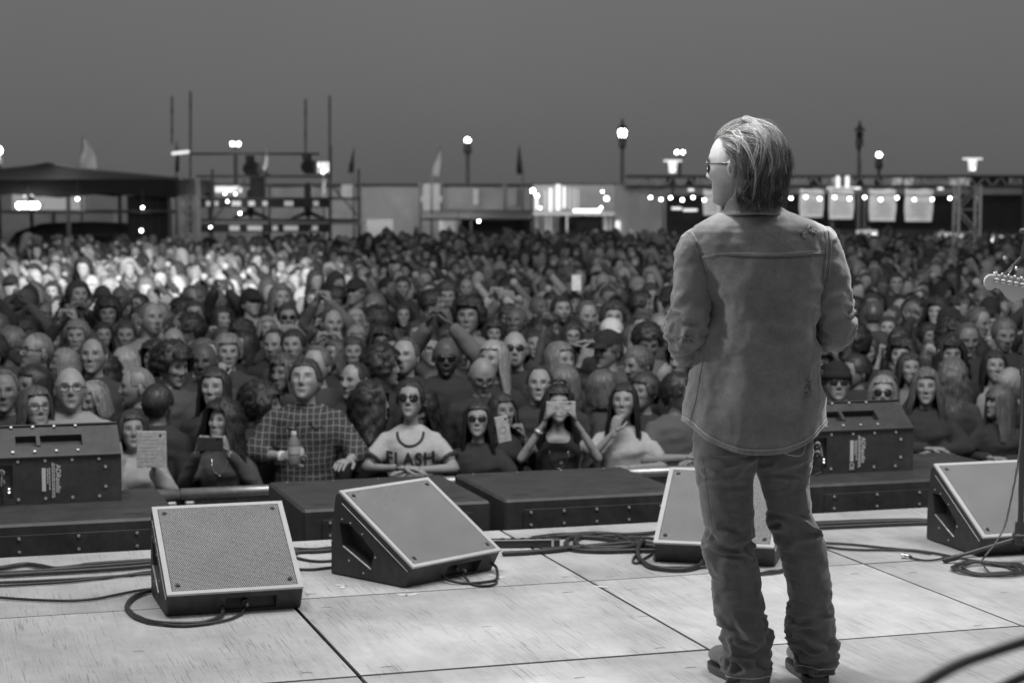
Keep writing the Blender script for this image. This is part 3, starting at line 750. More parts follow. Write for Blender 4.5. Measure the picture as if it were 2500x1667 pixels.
# --- perimeter fence of scrim panels behind the crowd
YF = 60
xs = [-34, -30, -26, -22, -18, -14, -10] + [W(x, 456, YF).x for x in (878, 1026, 1078, 1232, 1300, 1420, 1500, 1620, 1760)] + [10, 14, 18, 22, 26, 30]
xs = sorted(set(round(x, 3) for x in xs)); zt = W(1250, 453, YF).z
t = thing('scrim_fence', 'tall grey scrim covered fence running behind the whole crowd', 'fence', (0, YF, GZ))
for a, b in zip(xs[:-1], xs[1:]):
    g = G(); n = max(2, int((b - a) / .5)); X = np.linspace(a, b, n + 1)
    V = [(x, .06 * math.sin(i * 2.1 + a) * (0 < i < n), z) for z in (0.02, (zt - GZ) - .03) for i, x in enumerate(X)]
    g.add(V, [(i, i + 1, n + 2 + i, n + 1 + i) for i in range(n)]); 
    o = O('scrim_panel', g, MT['scrim'], t, smooth=True, recalc=False)
    g = G(); g.box((a, 0, (zt - GZ) / 2 + .04), (.10, .10, zt - GZ + .08)); O('post', g, MT['dsteel'], t, smooth=False)
g = G(); g.tube([(xs[0], 0, zt - GZ), (xs[-1], 0, zt - GZ)], .05, 8); g.tube([(xs[0], -.03, 1.05), (xs[-1], -.03, 1.05)], .03, 6); O('top_rail', g, MT['dsteel'], t)

# --- banners hung on the fence
for (x0, y0, x1, y1, lb) in ((833, 451, 866, 485, 'white square banner on the fence just right of the scaffold'),
                             (1033, 449, 1074, 514, 'tall white shirt shaped banner on the fence left of the round street lamp'),
                             (1155, 461, 1168, 500, 'narrow pale banner on the fence right of the round street lamp'),
                             (1238, 462, 1262, 502, 'pale grey banner on the fence left of the bright booth')):
    g = G(); wbox(g, (x0, y0), (x1, y1), YF - .25, .03)
    if y0 == 449: wbox(g, (x0 - 6, 478), (x1 + 6, 494), YF - .27, .03)
    tag(O('banner', g, MT['white'] if x0 != 1238 else MT['scrim']), lb, 'banner', 'banners on the fence')

# --- dark pop-up tent at the left
YT = 47
c0 = W(118, 397, YT); el = W(-240, 440, YT); er = W(476, 440, YT); ez = W(250, 477, YT).z; tz = W(250, 440, YT).z
cx_ = (el.x + er.x) / 2; w2 = (er.x - el.x) / 2; d2 = 3.0
t = thing('canopy_tent', 'large dark peaked canopy tent at the left behind the crowd', 'tent', (cx_, YT, GZ))
LAND += [(110, 480, 'the dark canopy tent')]
pk = c0.z - GZ; rings = []; NN = 48
for k in range(15):
    f = k / 14; hw = w2 * f + .02; hd = d2 * f + .02; r = []
    for i in range(NN):
        a = i * 2 * math.pi / NN; ca, sa = math.cos(a), math.sin(a); m_ = max(abs(ca), abs(sa)); x = ca / m_ * hw; y = sa / m_ * hd
        corner = min(abs(ca), abs(sa)) / m_
        z = pk - (pk - (tz - GZ)) * (f ** .78) + (.18 * f * (1 - f) * 2 if 0 else 0) - .10 * math.sin(math.pi * f) * (1 - corner) 
        r.append((x, y, z))
    rings.append(np.array(r))
val = rings[-1].copy(); val[:, 2] = ez - GZ + .05 * np.cos(np.arange(NN) * math.pi / 2); rings.append(val)
g = G(); g.loft(rings, caps=False); O('canopy', g, MT['tent'], t, smooth=True)
for sx in (-1, -.33, .33, 1):
    for sy in (-1, 1):
        g = G(); g.box((sx * (w2 - .1), sy * (d2 - .1), (ez - GZ) / 2 + .1), (.08, .08, ez - GZ + .2)); O('tent_pole', g, MT['dsteel'], t)
g = G(); g.tube([(-w2, -d2 + .1, W(0, 513, YT).z - GZ), (w2, -d2 + .1, W(0, 513, YT).z - GZ)], .04, 6); O('cross_bar', g, MT['dsteel'], t)
g = G(); n = 14; V = [(w2 - 1.1 + 1.0 * i / n, -d2 + .3 + .05 * math.sin(i * 2.3), z) for z in (0, ez - GZ) for i in range(n + 1)]
g.add(V, [(i, i + 1, n + 2 + i, n + 1 + i) for i in range(n)]); O('side_curtain', g, MT['tent'], t, smooth=True)
# dark parked van under the tent
vx = W(165, 560, YT).x; t = thing('parked_van', 'rounded dark van standing under the canopy tent', 'van', (vx, YT + .4, GZ))
rings = []
for x, h, dd in ((-1.75, .9, .80), (-1.6, 1.25, .88), (-1.2, 1.75, .92), (-.6, 1.95, .93), (.4, 1.98, .93), (1.2, 1.95, .92), (1.6, 1.85, .9), (1.75, 1.2, .85)):
    rings.append(np.array([(x, -dd, .3), (x, -dd, h * .55), (x, -dd * .86, h * .93), (x, -dd * .6, h), (x, dd * .6, h), (x, dd * .86, h * .93), (x, dd, h * .55), (x, dd, .3)]))
g = G(); g.loft(rings); O('body', g, MT['dark'], t)
for x in (-1.1, 1.05):
    for y in (-.85, .85): g = G(); g.tube([(x, y - .09, .32), (x, y + .09, .32)], .32, 18, dome=False); O('wheel', g, MT['rub'], t)
for x in (-.75, .15, .95): g = G(); g.box((x, -.90, 1.45), (.65, .03, .42)); O('window', g, MT['lens'], t, smooth=False)

# --- bulbs and floodlights under the tent
def bulb(px, py, Y, r, label, cat='lamp', m='bulb', group='small lit lamps far behind the crowd', hang=.35):
    p = W(px, py, Y); t = thing('lamp', label, cat, p, 0, group)
    r *= .55
    g = G(); g.sph((0, 0, 0), r, 12, 8); O('bulb', g, MT[m], t, smooth=True)
    g = G(); g.tube([(0, 0, r * .8), (0, 0, r * 1.9)], [r * .5, r * .4], 8); g.tube([(0, 0, r * 1.8), (0, 0, r + hang)], .012, 5); O('socket', g, MT['rub'], t); return t
p = W(69, 502, YT - 3.2); t = thing('floodlight_bar', 'bright bar of floodlights shining under the canopy tent', 'floodlights', p)
for k in range(4):
    g = G(); g.sph(((k - 1.5) * .125, -.05, 0), (.075, .04, .075), 12, 8); O('lamp_face', g, MT['bulb'], t)
g = G(); g.box((0, .03, 0), (.62, .06, .16)); g.tube([(0, .03, .05), (0, .03, .45)], .02, 6); O('bar_housing', g, MT['rub'], t)
bulb(189, 486, YT - 3.1, .055, 'single bright bulb under the middle of the canopy tent')
bulb(348, 507, YT - 3.1, .050, 'upper of two bulbs on the right half of the canopy tent')
bulb(345, 563, YT - 3.1, .060, 'lower of two bulbs on the right half of the canopy tent', hang=.05)
for (x, y, lb) in ((60, 479, 'small dim lamp left of the tent floodlights'), (78, 478, 'small dim lamp right of the tent floodlights')): bulb(x, y, YT - 3.05, .03, lb, m='bulbd', hang=.1)
g = G(); wbox(g, (30, 470), (205, 520), YF - .3, .04); tag(O('banner', g, MT['signd']), 'pale lit banner on the fence seen under the canopy tent', 'banner', 'banners on the fence')
g = G(); wbox(g, (275, 505), (345, 560), YF - .4, .05); tag(O('banner', g, MT['scrim']), 'dull grey banner on the fence under the right half of the tent', 'banner', 'banners on the fence')

# --- lattice towers
def tower(px0, px1, py_top, Y, label, m='alu', w=None):
    a, b = W(px0, 456, Y), W(px1, 456, Y); w = w or (b.x - a.x); H = W(px0, py_top, Y).z - GZ
    t = thing('truss_tower', label, 'truss tower', ((a.x + b.x) / 2, Y, GZ)); h = w / 2
    for x in (-h, h):
        for y in (-h, h):
            g = G(); g.tube([(x, y, 0), (x, y, H)], w * .075, 6); O('chord', g, MT[m], t)
    nseg = max(4, int(H / (w * 1.05))); g = G()
    for k in range(nseg):
        z0, z1 = H * k / nseg, H * (k + 1) / nseg; f = 1 if k % 2 else -1
        for s_ in (-h, h):
            g.tube([(-h * f, s_, z0), (h * f, s_, z1)], w * .035, 5); g.tube([(s_, -h * f, z0), (s_, h * f, z1)], w * .035, 5)
            g.tube([(-h, s_, z1), (h, s_, z1)], w * .03, 5)
    O('bracing', g, MT[m], t); return t
tower(446, 483, 437, 45.5, 'pale lattice truss tower at the right end of the canopy tent')
tower(2336, 2388, 455, 40, 'lattice truss tower on the right between the hanging posters and the lit signs', 'alu')
LAND += [(464, 540, 'the pale truss tower')]

# --- camera scaffold in the middle left
YS = 50
t = thing('camera_scaffold', 'scaffold platform with thin masts and handrails behind the lit part of the crowd', 'scaffold', at_ground(680, YS)); o0 = t.location.copy()
LAND += [(680, 560, 'the scaffold platform')]
def bar(a, b, r, m='dsteel', nm='tube', y=0.0, n=6):
    g = G(); p, q = W(a[0], a[1], YS + y) - o0, W(b[0], b[1], YS + y) - o0; g.tube([tuple(p), tuple(q)], r, n, dome=False); O(nm, g, MT[m], t)
for y in (-1.2, 1.2):
    for (x, top) in ((518, 413), (658, 450), (807, 355), (876, 413)): bar((x, top), (x, 600), .035, nm='upright', y=y)
    for yy, x0, x1 in ((376, 466, 780), (431, 480, 810), (485, 485, 883), (537, 485, 880)): bar((x0, yy), (x1, yy), .033, nm='ledger', y=y)
    bar((807, 450), (876, 530), .02, nm='brace', y=y); bar((518, 540), (600, 440), .02, nm='brace', y=y)
for (x, top, bot, r) in ((420, 236, 352, .028), (465, 223, 600, .030), (746, 242, 385, .028), (805, 234, 600, .030)): bar((x, top), (x, bot), r, nm='mast')
for (x, y) in ((420, 270), (420, 320), (465, 258), (465, 330), (746, 275), (746, 330), (805, 260), (805, 320)): bar((x - 3, y), (x + 3, y), .04, nm='mast_clamp')
g = G(); wbox(g, (500, 538), (880, 546), YS, 2.4, o=o0); O('deck_board', g, MT['board'], t)
for (row, xs_) in ((497, ((503, 513), (524, 533), (566, 588), (607, 622), (641, 653), (694, 716), (765, 778))), (557, ((560, 585), (604, 640), (665, 678), (693, 728), (762, 776)))):
    g = G(); wbox(g, (490, row - 10), (805, row + 10), YS - 1.3, .05, o=o0); O('fascia_board', g, MT['dark'], t)
    for (a, b) in xs_: g = G(); wbox(g, (a, row - 6), (b, row + 6), YS - 1.34, .02, o=o0); O('placard', g, MT['signd'], t)
# LED tube and square lamp on the scaffold
g = G(); p = W(422, 375, YS - .2); q = W(459, 371, YS - .2); g.tube([tuple(p), tuple(q)], .04, 8); tag(O('light_tube', g, MT['sign']), 'short lit tube on top of the left scaffold mast', 'lamp')
p = W(790, 408, 56); t2 = thing('lantern', 'square glowing lantern beside the right scaffold mast', 'lamp', p)
g = G()
for x in (-.13, 0, .13): g.box((x, 0, .0), (.07, .05, .28))
O('lamp_panel', g, MT['sign'], t2); g = G(); g.sph((0, -.05, -.12), .06, 12, 8); O('bulb', g, MT['bulb'], t2)
g = G(); g.tube([(0, .05, -.15), (0, .05, GZ - p.z)], .05, 8); O('pole', g, MT['dsteel'], t2)
# two covered cameras on pedestals, with their operators
def camset(px, top, bot, cone, label, olabel):
    b = W(px, 530, YS); t = thing('video_camera', label, 'video camera', b)
    def P(x, y, dy=0): return tuple(W(x, y, YS + dy) - b)
    g = G(); g.tube([P(px, bot), P(px, cone)], [.10, .10], 10); O('pedestal_column', g, MT['rub'], t)
    for a in (-1, 0, 1):
        g = G(); g.tube([P(px, cone - 3), tuple(Vector(P(px + a * 40, cone + 12, abs(a) * -.3)))], [.06, .035], 8); O('leg', g, MT['rub'], t)
    g = G(); c = Vector(P(px + 6, (top + bot) / 2 - 8)); g.bbox(tuple(c), (.30, .70, .34), .04); g.tube([tuple(c + Vector((0, -.3, 0))), tuple(c + Vector((0, -.75, 0)))], [.14, .17], 14, dome=False); O('camera_body', g, MT['dark'], t)
    g = G(); g.bbox(tuple(c + Vector((-.12, .35, .26))), (.24, .10, .18), .02); g.tube([tuple(c + Vector((.1, .2, 0))), tuple(c + Vector((.35, .55, -.15)))], .025, 6); O('viewfinder', g, MT['rub'], t)
camset(612, 372, 470, 520, 'dark video camera on a tall pedestal left on the scaffold', '')
camset(752, 378, 455, 522, 'dark video camera on a tall pedestal right on the scaffold', '')
g = G(); wbox(g, (612, 430), (648, 482), YS - .6, .35); tag(O('monitor_case', g, MT['dark']), 'black square case hanging under the left scaffold camera', 'case')
for (x, y, lb) in ((549, 473, 'lamp below the left scaffold camera, second of the small cluster'), (561, 464, 'topmost lamp of the small cluster on the scaffold'), (575, 474, 'right hand lamp of the small cluster on the scaffold'), (555, 492, 'lowest lamp of the small cluster on the scaffold'),
                   (586, 521, 'bright lamp on the scaffold deck beneath the left camera'), (514, 555, 'small lamp low at the left of the scaffold'), (463, 477, 'small lamp on top of the pale truss tower')):
    bulb(x, y, YS - 1.8, .055 if y == 521 else .042, lb, hang=.06)
g = G(); wbox(g, (520, 455), (590, 470), YF - .3, .05); tag(O('banner', g, MT['sign']), 'lit sign board behind the left scaffold camera', 'banner', 'banners on the fence')

# --- feather flags
def flag(px, tip, bot, wl, label, m, lean=0, Y=58, curve=0):
    b = at_ground(px, Y); t = thing('feather_flag', label, 'flag', b, 0, 'flags flying along the fence')
    H0 = W(px, bot, Y).z - GZ; H1 = W(px, tip, Y).z - GZ; sc_ = Y / FPX
    g = G(); g.tube([(0, 0, 0), (0, 0, H0), (lean * sc_ * .5, 0, (H0 + H1) / 2), (lean * sc_, 0, H1)], [.04, .03, .02, .012], 6); O('pole', g, MT['dsteel'], t)
    n = 12; V = []
    for i in range(n + 1):
        f = i / n; z = H1 + (H0 - H1) * f; x0 = lean * sc_ * (1 - f) ** 1.2; wd = wl * sc_ * (math.sin(min(1, f * 1.02) * math.pi * .5) ** .9) * (1 - curve * max(0, f - .75) * 2)
        for j in range(5): V.append((x0 + wd * j / 4, .10 * math.sin(f * 6 + j * 1.4), z - abs(wd) * .12 * j / 4))
    g = G(); g.add(V, [(i * 5 + j, i * 5 + j + 1, i * 5 + j + 6, i * 5 + j + 5) for i in range(n) for j in range(4)])
    O('flag_cloth', g, MT[m], t, smooth=True, recalc=False)
flag(199, 330, 418, 40, 'large white pennant flag above the canopy tent', 'flagw', lean=5, Y=52)
flag(430, 345, 420, 9, 'slim dark flag left of the scaffold masts', 'flagd', lean=2, Y=56)
flag(643, 361, 428, 12, 'slim pale flag between the two scaffold cameras', 'flagw', lean=5, Y=56)
flag(864, 361, 422, -13, 'slim dark flag right of the scaffold', 'flagd', lean=2)
flag(1054, 358, 428, 17, 'pale leaning flag left of the round street lamp', 'flagw', lean=22)
flag(1276, 354, 425, -14, 'dark narrow flag right of the round street lamp', 'flagd', lean=-8)

# --- street lamps
def street_lamp(px, py, label, kind, Y=62, m='bulb2', s=1.0):
    b = at_ground(px, Y); H = W(px, py, Y).z - GZ
    t = thing('street_lamp', label, 'street lamp', b, 0, 'street lamps beyond the fence')
    g = G(); g.tube([(0, 0, 0), (0, 0, .6), (0, 0, .7), (0, 0, H - .30)], [.13, .11, .065, .055], 10, dome=False); O('pole', g, MT['dsteel'], t)
    if kind == 'globe':
        g = G(); g.sph((0, 0, H), .080 * s, 16, 12); O('globe', g, MT[m], t); g = G(); g.tube([(0, 0, H - .34), (0, 0, H - .12)], [.13, .10], 10); O('collar', g, MT['dsteel'], t)
    elif kind in ('acorn', 'off'):
        g = G(); g.loft([np.array([(r * math.cos(a), r * math.sin(a), H + z) for a in np.arange(14) * 2 * math.pi / 14]) for r, z in ((.05, -.14), (.09, -.10), (.12, .02), (.11, .08), (.08, .11))]); O('glass', g, MT[m], t)
        g = G(); g.loft([np.array([(r * math.cos(a), r * math.sin(a), H + z) for a in np.arange(14) * 2 * math.pi / 14]) for r, z in ((.20, .13), (.17, .17), (.07, .28), (.03, .34), (.05, .38), (.01, .46))]); O('cap', g, MT['dsteel'], t)
        g = G(); g.tube([(0, 0, H - .42), (0, 0, H - .18)], [.10, .13], 10); O('collar', g, MT['dsteel'], t)
    elif kind == 'twin':
        for s_ in (-1, 1):
            g = G(); g.sph((s_ * .095, 0, H), .055 * s, 14, 10); O('lamp_head', g, MT[m], t)
        g = G(); g.tube([(-.1, 0, H - .13), (.1, 0, H - .13)], .04, 8); O('bracket', g, MT['dsteel'], t)
    return t
street_lamp(1142, 343, 'street lamp with a single round lit globe left of the acorn lamp', 'globe')
street_lamp(1519, 326, 'tall street lamp with a lit acorn lantern left of the head of the denim man', 'acorn')
street_lamp(2097, 330, 'unlit dark lantern street lamp right of the head of the denim man', 'off', m='dark')
street_lamp(576, 352, 'twin headed lit lamp above the scaffold platform', 'twin')
street_lamp(1659, 372, 'twin headed lit lamp just left of the head of the denim man', 'twin', s=.9)
street_lamp(2145, 379, 'small round lit street lamp right of the unlit lantern', 'globe', s=.95)
street_lamp(-3, 368, 'bright lamp post cut by the left edge of the frame', 'globe', Y=50, s=1.3)
def tpole(px, py, label):
    b = at_ground(px, 57); H = W(px, py, 57).z - GZ; t = thing('heat_lamp', label, 'lamp', b, 0, 'flat topped lit lamps on poles')
    g = G(); g.tube([(0, 0, 0), (0, 0, H - .18)], .06, 8, dome=False); O('pole', g, MT['dsteel'], t)
    g = G(); g.box((0, 0, H + .27), (.50, .30, .05)); O('flat_top', g, MT['sign'], t)
    g = G(); g.tube([(0, 0, H - .08), (0, 0, H + .24)], [.10, .13], 12, dome=False); O('glass', g, MT['sign'], t)
    g = G(); g.sph((0, -.06, H), .05, 12, 8); O('bulb', g, MT['bulb'], t)
tpole(1642, 416, 'flat topped lit lamp on a pole beside the face of the denim man')
tpole(2373, 411, 'flat topped lit lamp on a pole above the right truss tower')

# --- dark awning and bright booth in the middle
YB = 55
g = G(); a, b = W(1030, 533, YB), W(1300, 514, YB)
t = thing('awning_booth', 'low dark booth with a sloping awning between the scaffold and the bright booth', 'booth', at_ground(1165, YB)); o0 = t.location.copy()
g.add([tuple(W(*p, YB + dy) - o0) for p, dy in (((1028, 533), -1.2), ((1302, 533), -1.2), ((1300, 512), 1.2), ((1085, 512), 1.2), ((1028, 538), -1.2), ((1302, 538), -1.2), ((1300, 517), 1.2), ((1085, 517), 1.2))],
      [(0, 1, 2, 3), (7, 6, 5, 4), (0, 4, 5, 1), (1, 5, 6, 2), (2, 6, 7, 3), (3, 7, 4, 0)]); O('awning', g, MT['tent'], t, smooth=False)
g = G(); wbox(g, (1125, 535), (1300, 640), YB + .8, .1, o=o0); O('back_wall', g, MT['dark'], t)
for x in (1120, 1150, 1298): g = G(); wbox(g, (x - 2, 516), (x + 2, 640), YB - 1.1, .06, o=o0); O('post', g, MT['dsteel'], t)
bulb(1169, 540, YB - 1.3, .06, 'single lamp under the dark awning in the middle', hang=.1)
g = G(); wbox(g, (1072, 535), (1110, 565), YB + .5, .05); tag(O('banner', g, MT['signd']), 'small lit poster left of the post under the dark awning', 'banner', 'banners on the fence')
g = G(); wbox(g, (895, 536), (960, 600), YB + 2, .05); tag(O('banner', g, MT['scrim']), 'pale panel behind the crowd left of the dark awning', 'banner', 'banners on the fence')
LAND += [(1165, 560, 'the dark awning'), (910, 560, 'the fence panel right of the scaffold')]
t = thing('ticket_booth', 'brightly lit white booth with stripes and posts left of the denim man', 'booth', at_ground(1410, YB)); o0 = t.location.copy()
LAND += [(1390, 570, 'the bright striped booth')]
g = G(); wbox(g, (1302, 452), (1500, 522), YB + 1.4, .12, o=o0); O('front_wall', g, MT['wall'], t)
for k, (x0, x1, y0, y1, m) in enumerate(((1307, 1313, 470, 512, 'sign'), (1327, 1334, 466, 515, 'signd'), (1340, 1348, 460, 516, 'sign'), (1352, 1357, 453, 514, 'signd'), (1358, 1367, 450, 514, 'sign'), (1368, 1374, 452, 512, 'signd'), (1375, 1381, 456, 508, 'sign'), (1388, 1394, 458, 512, 'signd'), (1399, 1405, 460, 514, 'signd'), (1409, 1413, 460, 512, 'signd'), (1430, 1434, 470, 512, 'wall'))):
    g = G(); wbox(g, (x0, y0), (x1, y1), YB + 1.25, .04, o=o0); O('stripe', g, MT[m], t)  # curtain stripes glow by themselves to look brightly lit
for (x0, x1, y1) in ((1307, 1313, 620), (1330, 1338, 620), (1341, 1347, 620), (1382, 1386, 610), (1474, 1482, 620), (1488, 1494, 620)):
    g = G(); wbox(g, (x0, 518), (x1, y1), YB, .1, o=o0); O('post', g, MT['white'] if x0 != 1382 else MT['alu'], t)
g = G(); wbox(g, (1400, 511), (1466, 518), YB - .1, .06, o=o0); O('light_strip', g, MT['bulbd'], t)
g = G(); wbox(g, (1302, 518), (1500, 526), YB, .9, o=o0); O('counter_beam', g, MT['wall'], t)
g = G(); wbox(g, (1378, 533), (1408, 558), YB + .5, .1, o=o0); O('window', g, MT['lens'], t)
g = G(); wbox(g, (1365, 527), (1470, 620), YB + .7, .08, o=o0); O('inner_wall', g, MT['dark'], t)
for (x, y, r, lb) in ((1301, 466, .105, 'large bright lamp at the left corner of the striped booth'), (1311, 478, .08, 'lamp just below the corner lamp of the striped booth'), (1319, 508, .05, 'small lamp on the lower left of the striped booth'),
                      (1481, 485, .10, 'large lamp at the right end of the striped booth'), (1471, 468, .05, 'small lamp above the right end of the striped booth'), (1467, 507, .05, 'small lamp at the end of the booth light strip'), (1418, 568, .05, 'small lamp low in the striped booth'), (1522, 541, .035, 'tiny lamp between the striped booth and the denim man')):
    bulb(x, y, YB - .4, r, lb, hang=.02)

# --- wall between the booth and the man, and the bar area on the right
YW = 52
t = thing('market_wall', 'grey panelled wall between the striped booth and the denim man', 'wall', at_ground(1570, YW)); o0 = t.location.copy()
for k, (a, b) in enumerate(((1502, 1535), (1536, 1560), (1561, 1585), (1586, 1625))):
    g = G(); wbox(g, (a, 452), (b, 620), YW, .08, o=o0); O('panel', g, MT['wall'] if k % 2 == 0 else MT['scrim'], t, smooth=False)
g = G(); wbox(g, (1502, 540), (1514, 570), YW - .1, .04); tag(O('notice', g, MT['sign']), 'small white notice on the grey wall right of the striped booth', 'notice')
t = thing('bar_stand', 'long dark covered bar with a truss roof on the right behind the crowd', 'bar', at_ground(2050, YW)); o0 = t.location.copy()
LAND += [(1570, 585, 'the grey panelled wall'), (2110, 590, 'the dark bar'), (2400, 600, 'the right hand lit signs')]
g = G(); wbox(g, (1625, 475), (2700, 640), YW + 1.6, .1, o=o0); O('back_wall', g, MT['dark'], t)
for y in (431, 456):
    for dy in (-.9, -.5):
        g = G(); p, q = W(1530, y, YW + dy) - o0, W(2700, y, YW + dy) - o0; g.tube([tuple(p), tuple(q)], .045, 6); O('roof_truss_chord', g, MT['dsteel'], t)
g = G()
for k in range(60):
    a, b = (1530 + k * 19, 431), (1530 + (k + 1) * 19, 456)
    if k % 2: a, b = (a[0], 456), (b[0], 431)
    g.tube([tuple(W(*a, YW - .7) - o0), tuple(W(*b, YW - .7) - o0)], .02, 5)
O('roof_truss_lacing', g, MT['alu'], t)
q_ = random.Random(5); x = 1532
while x < 2640:
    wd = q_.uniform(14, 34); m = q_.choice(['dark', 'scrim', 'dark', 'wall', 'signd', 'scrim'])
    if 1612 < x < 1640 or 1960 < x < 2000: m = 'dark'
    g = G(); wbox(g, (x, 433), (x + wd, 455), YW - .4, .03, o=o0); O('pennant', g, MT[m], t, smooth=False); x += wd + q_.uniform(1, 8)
for a, b in ((2042, 2050), (2064, 2073)): g = G(); wbox(g, (a, 430), (b, 457), YW - 1.0, .05, o=o0); O('light_strip', g, MT['sign'], t)
for (a, b, y) in ((1640, 1664, 509), (1668, 1702, 513), (1680, 1694, 464), (2020, 2100, 460), (2290, 2302, 461)): g = G(); wbox(g, (a, y - 3), (b, y + 3), YW - 1.0, .05, o=o0); O('light_strip', g, MT['sign'], t)
for x in (1620, 2030, 2095, 2110, 2500): g = G(); wbox(g, (x - 3, 456), (x + 3, 640), YW - .7, .08, o=o0); O('post', g, MT['dsteel'], t)
g = G(); wbox(g, (1760, 560), (2700, 640), YW - .4, .3, o=o0); O('counter', g, MT['dark'], t)
for (a, b, c, d, lb) in ((1717, 462, 1760, 526, 'white hanging poster beside the cheek of the denim man'), (1952, 461, 2010, 531, 'first white hanging poster right of the head of the denim man'),
                         (2024, 461, 2084, 535, 'second of the four hanging posters right of the denim man'), (2122, 461, 2187, 540, 'third of the four hanging posters right of the denim man'), (2209, 461, 2277, 541, 'rightmost of the hanging posters, left of the right truss tower')):
    p, q = W(a, b, YW - 1.2), W(c, d, YW - 1.2); w_, h_ = q.x - p.x, p.z - q.z
    t = thing('hanging_poster', lb, 'poster', ((p.x + q.x) / 2, YW - 1.2, q.z), 0, 'white posters hanging in a row at the bar')
    n = 8; V = [((-.5 + i / n) * w_ * (1 - .05 * (j < 2)), .04 * math.sin(i * 1.1 + j * .8), h_ * j / 6) for j in range(7) for i in range(n + 1)]
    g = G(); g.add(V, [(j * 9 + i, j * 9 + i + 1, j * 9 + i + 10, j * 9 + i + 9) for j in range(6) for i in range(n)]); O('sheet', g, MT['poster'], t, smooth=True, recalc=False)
    g = G(); g.tube([(-w_ / 2, 0, h_), (w_ / 2, 0, h_)], .02, 6); O('hanging_rod', g, MT['dsteel'], t)
    q2 = random.Random(int(a))
    for k in range(5):
        g = G(); g.box((q2.uniform(-.05, .05) * w_, -.055, h_ * (.18 + .09 * k)), (w_ * q2.uniform(.4, .75), .012, .022)); O('printed_line', g, MT['scrim'], t, smooth=False)
# festoon lights
YL = 49
fx = [(1588, 482), (1614, 487), (1637, 483), (1666, 488), (1692, 482), (1719, 488), (1931, 484), (1967, 481), (2001, 485), (2038, 482), (2074, 485), (2111, 482), (2150, 487), (2190, 483), (2232, 487.5), (2276, 487), (2319, 484)]
b0 = W(1588, 470, YL); t = thing('festoon_lights', 'string of round lit bulbs hanging across the bar stand and posters', 'string lights', b0)
pts = [tuple(W(x, y - 9 + 0 * i, YL) - b0) for i, (x, y) in enumerate([(1560, 478)] + fx + [(2345, 478)])]
g = G(); g.tube(smooth_path(pts, 120), .012, 5); O('wire', g, MT['rub'], t)
g0 = G(); g0.sph((0, 0, 0), .034, 12, 8); bm_ = g0.mesh('bulb', MT['bulb'], True, True); g0 = G(); g0.tube([(0, 0, .03), (0, 0, .10)], .022, 6); sm_ = g0.mesh('socket', MT['rub'], True, True)
for (x, y) in fx:
    p = W(x, y, YL) - b0; bo = link('bulb', bm_, t, loc=p); link('socket', sm_, bo)
# lit counter signs
for (a, b, c, d, lb) in ((2092, 562, 2143, 590, 'leftmost glowing counter sign at the bar, right of the denim man'), (2293, 568, 2352, 598, 'middle glowing counter sign behind the right truss tower'), (2406, 575, 2476, 604, 'rightmost glowing counter sign above the guitar headstock')):
    p, q = W(a, b, 46), W(c, d, 46); w_, h_ = q.x - p.x, p.z - q.z
    t = thing('lit_sign', lb, 'lit sign', ((p.x + q.x) / 2, 46, q.z), 0, 'glowing signs over the bar counter')
    g = G(); g.bbox((0, .06, h_ / 2), (w_, .12, h_), .02); O('light_box', g, MT['signd'], t)
    q2 = random.Random(int(a)); x = -w_ * .32
    while x < w_ * .32:
        l = q2.uniform(.03, .07); g = G(); g.box((x + l / 2, -.01, h_ * .5), (l, .02, h_ * q2.uniform(.35, .5))); O('glowing_letter', g, MT['signb'], t, smooth=False); x += l + .02
    g = G(); g.tube([(-w_ * .4, .06, 0), (-w_ * .4, .06, GZ - q.z)], .03, 6); g.tube([(w_ * .4, .06, 0), (w_ * .4, .06, GZ - q.z)], .03, 6); O('sign_post', g, MT['dsteel'], t)
bulb(2453, 652, 30, .05, 'bright bulb just above the guitar headstock', hang=.02); bulb(2456, 630, 30, .05, 'dimmer bulb over the bright one above the guitar headstock', m='bulbd', hang=.02)

# light of the lamps, plus fills added to brighten fence, wall and flag
for n_, (x, y, Y, e) in enumerate(((1301, 466, YB - 1.2, 60), (1400, 520, YB - 1.6, 60), (1481, 485, YB - 1.2, 50), (1169, 500, YB - 3, 120), (1000, 440, YF - 5, 260), (870, 440, YF - 5, 150), (1130, 440, YF - 5, 220), (575, 474, YS - 2.2, 50), (700, 440, YF - 5, 120),
                                (1640, 484, YL - .4, 30), (1760, 470, YL - .6, 50), (2000, 470, YL - .6, 90), (2150, 470, YL - .6, 90), (2280, 470, YL - .6, 60), (1560, 440, YW - 4, 110), (69, 500, YT - 3.6, 50), (300, 520, YT - 2.5, 35), (2430, 560, 45.0, 25), (2115, 560, 45.2, 20), (150, 340, 49, 230), (0, 366, 49.6, 120))):
    lamp_fill_light('lamp_fill_glow', W(x, y, Y), e * .36)
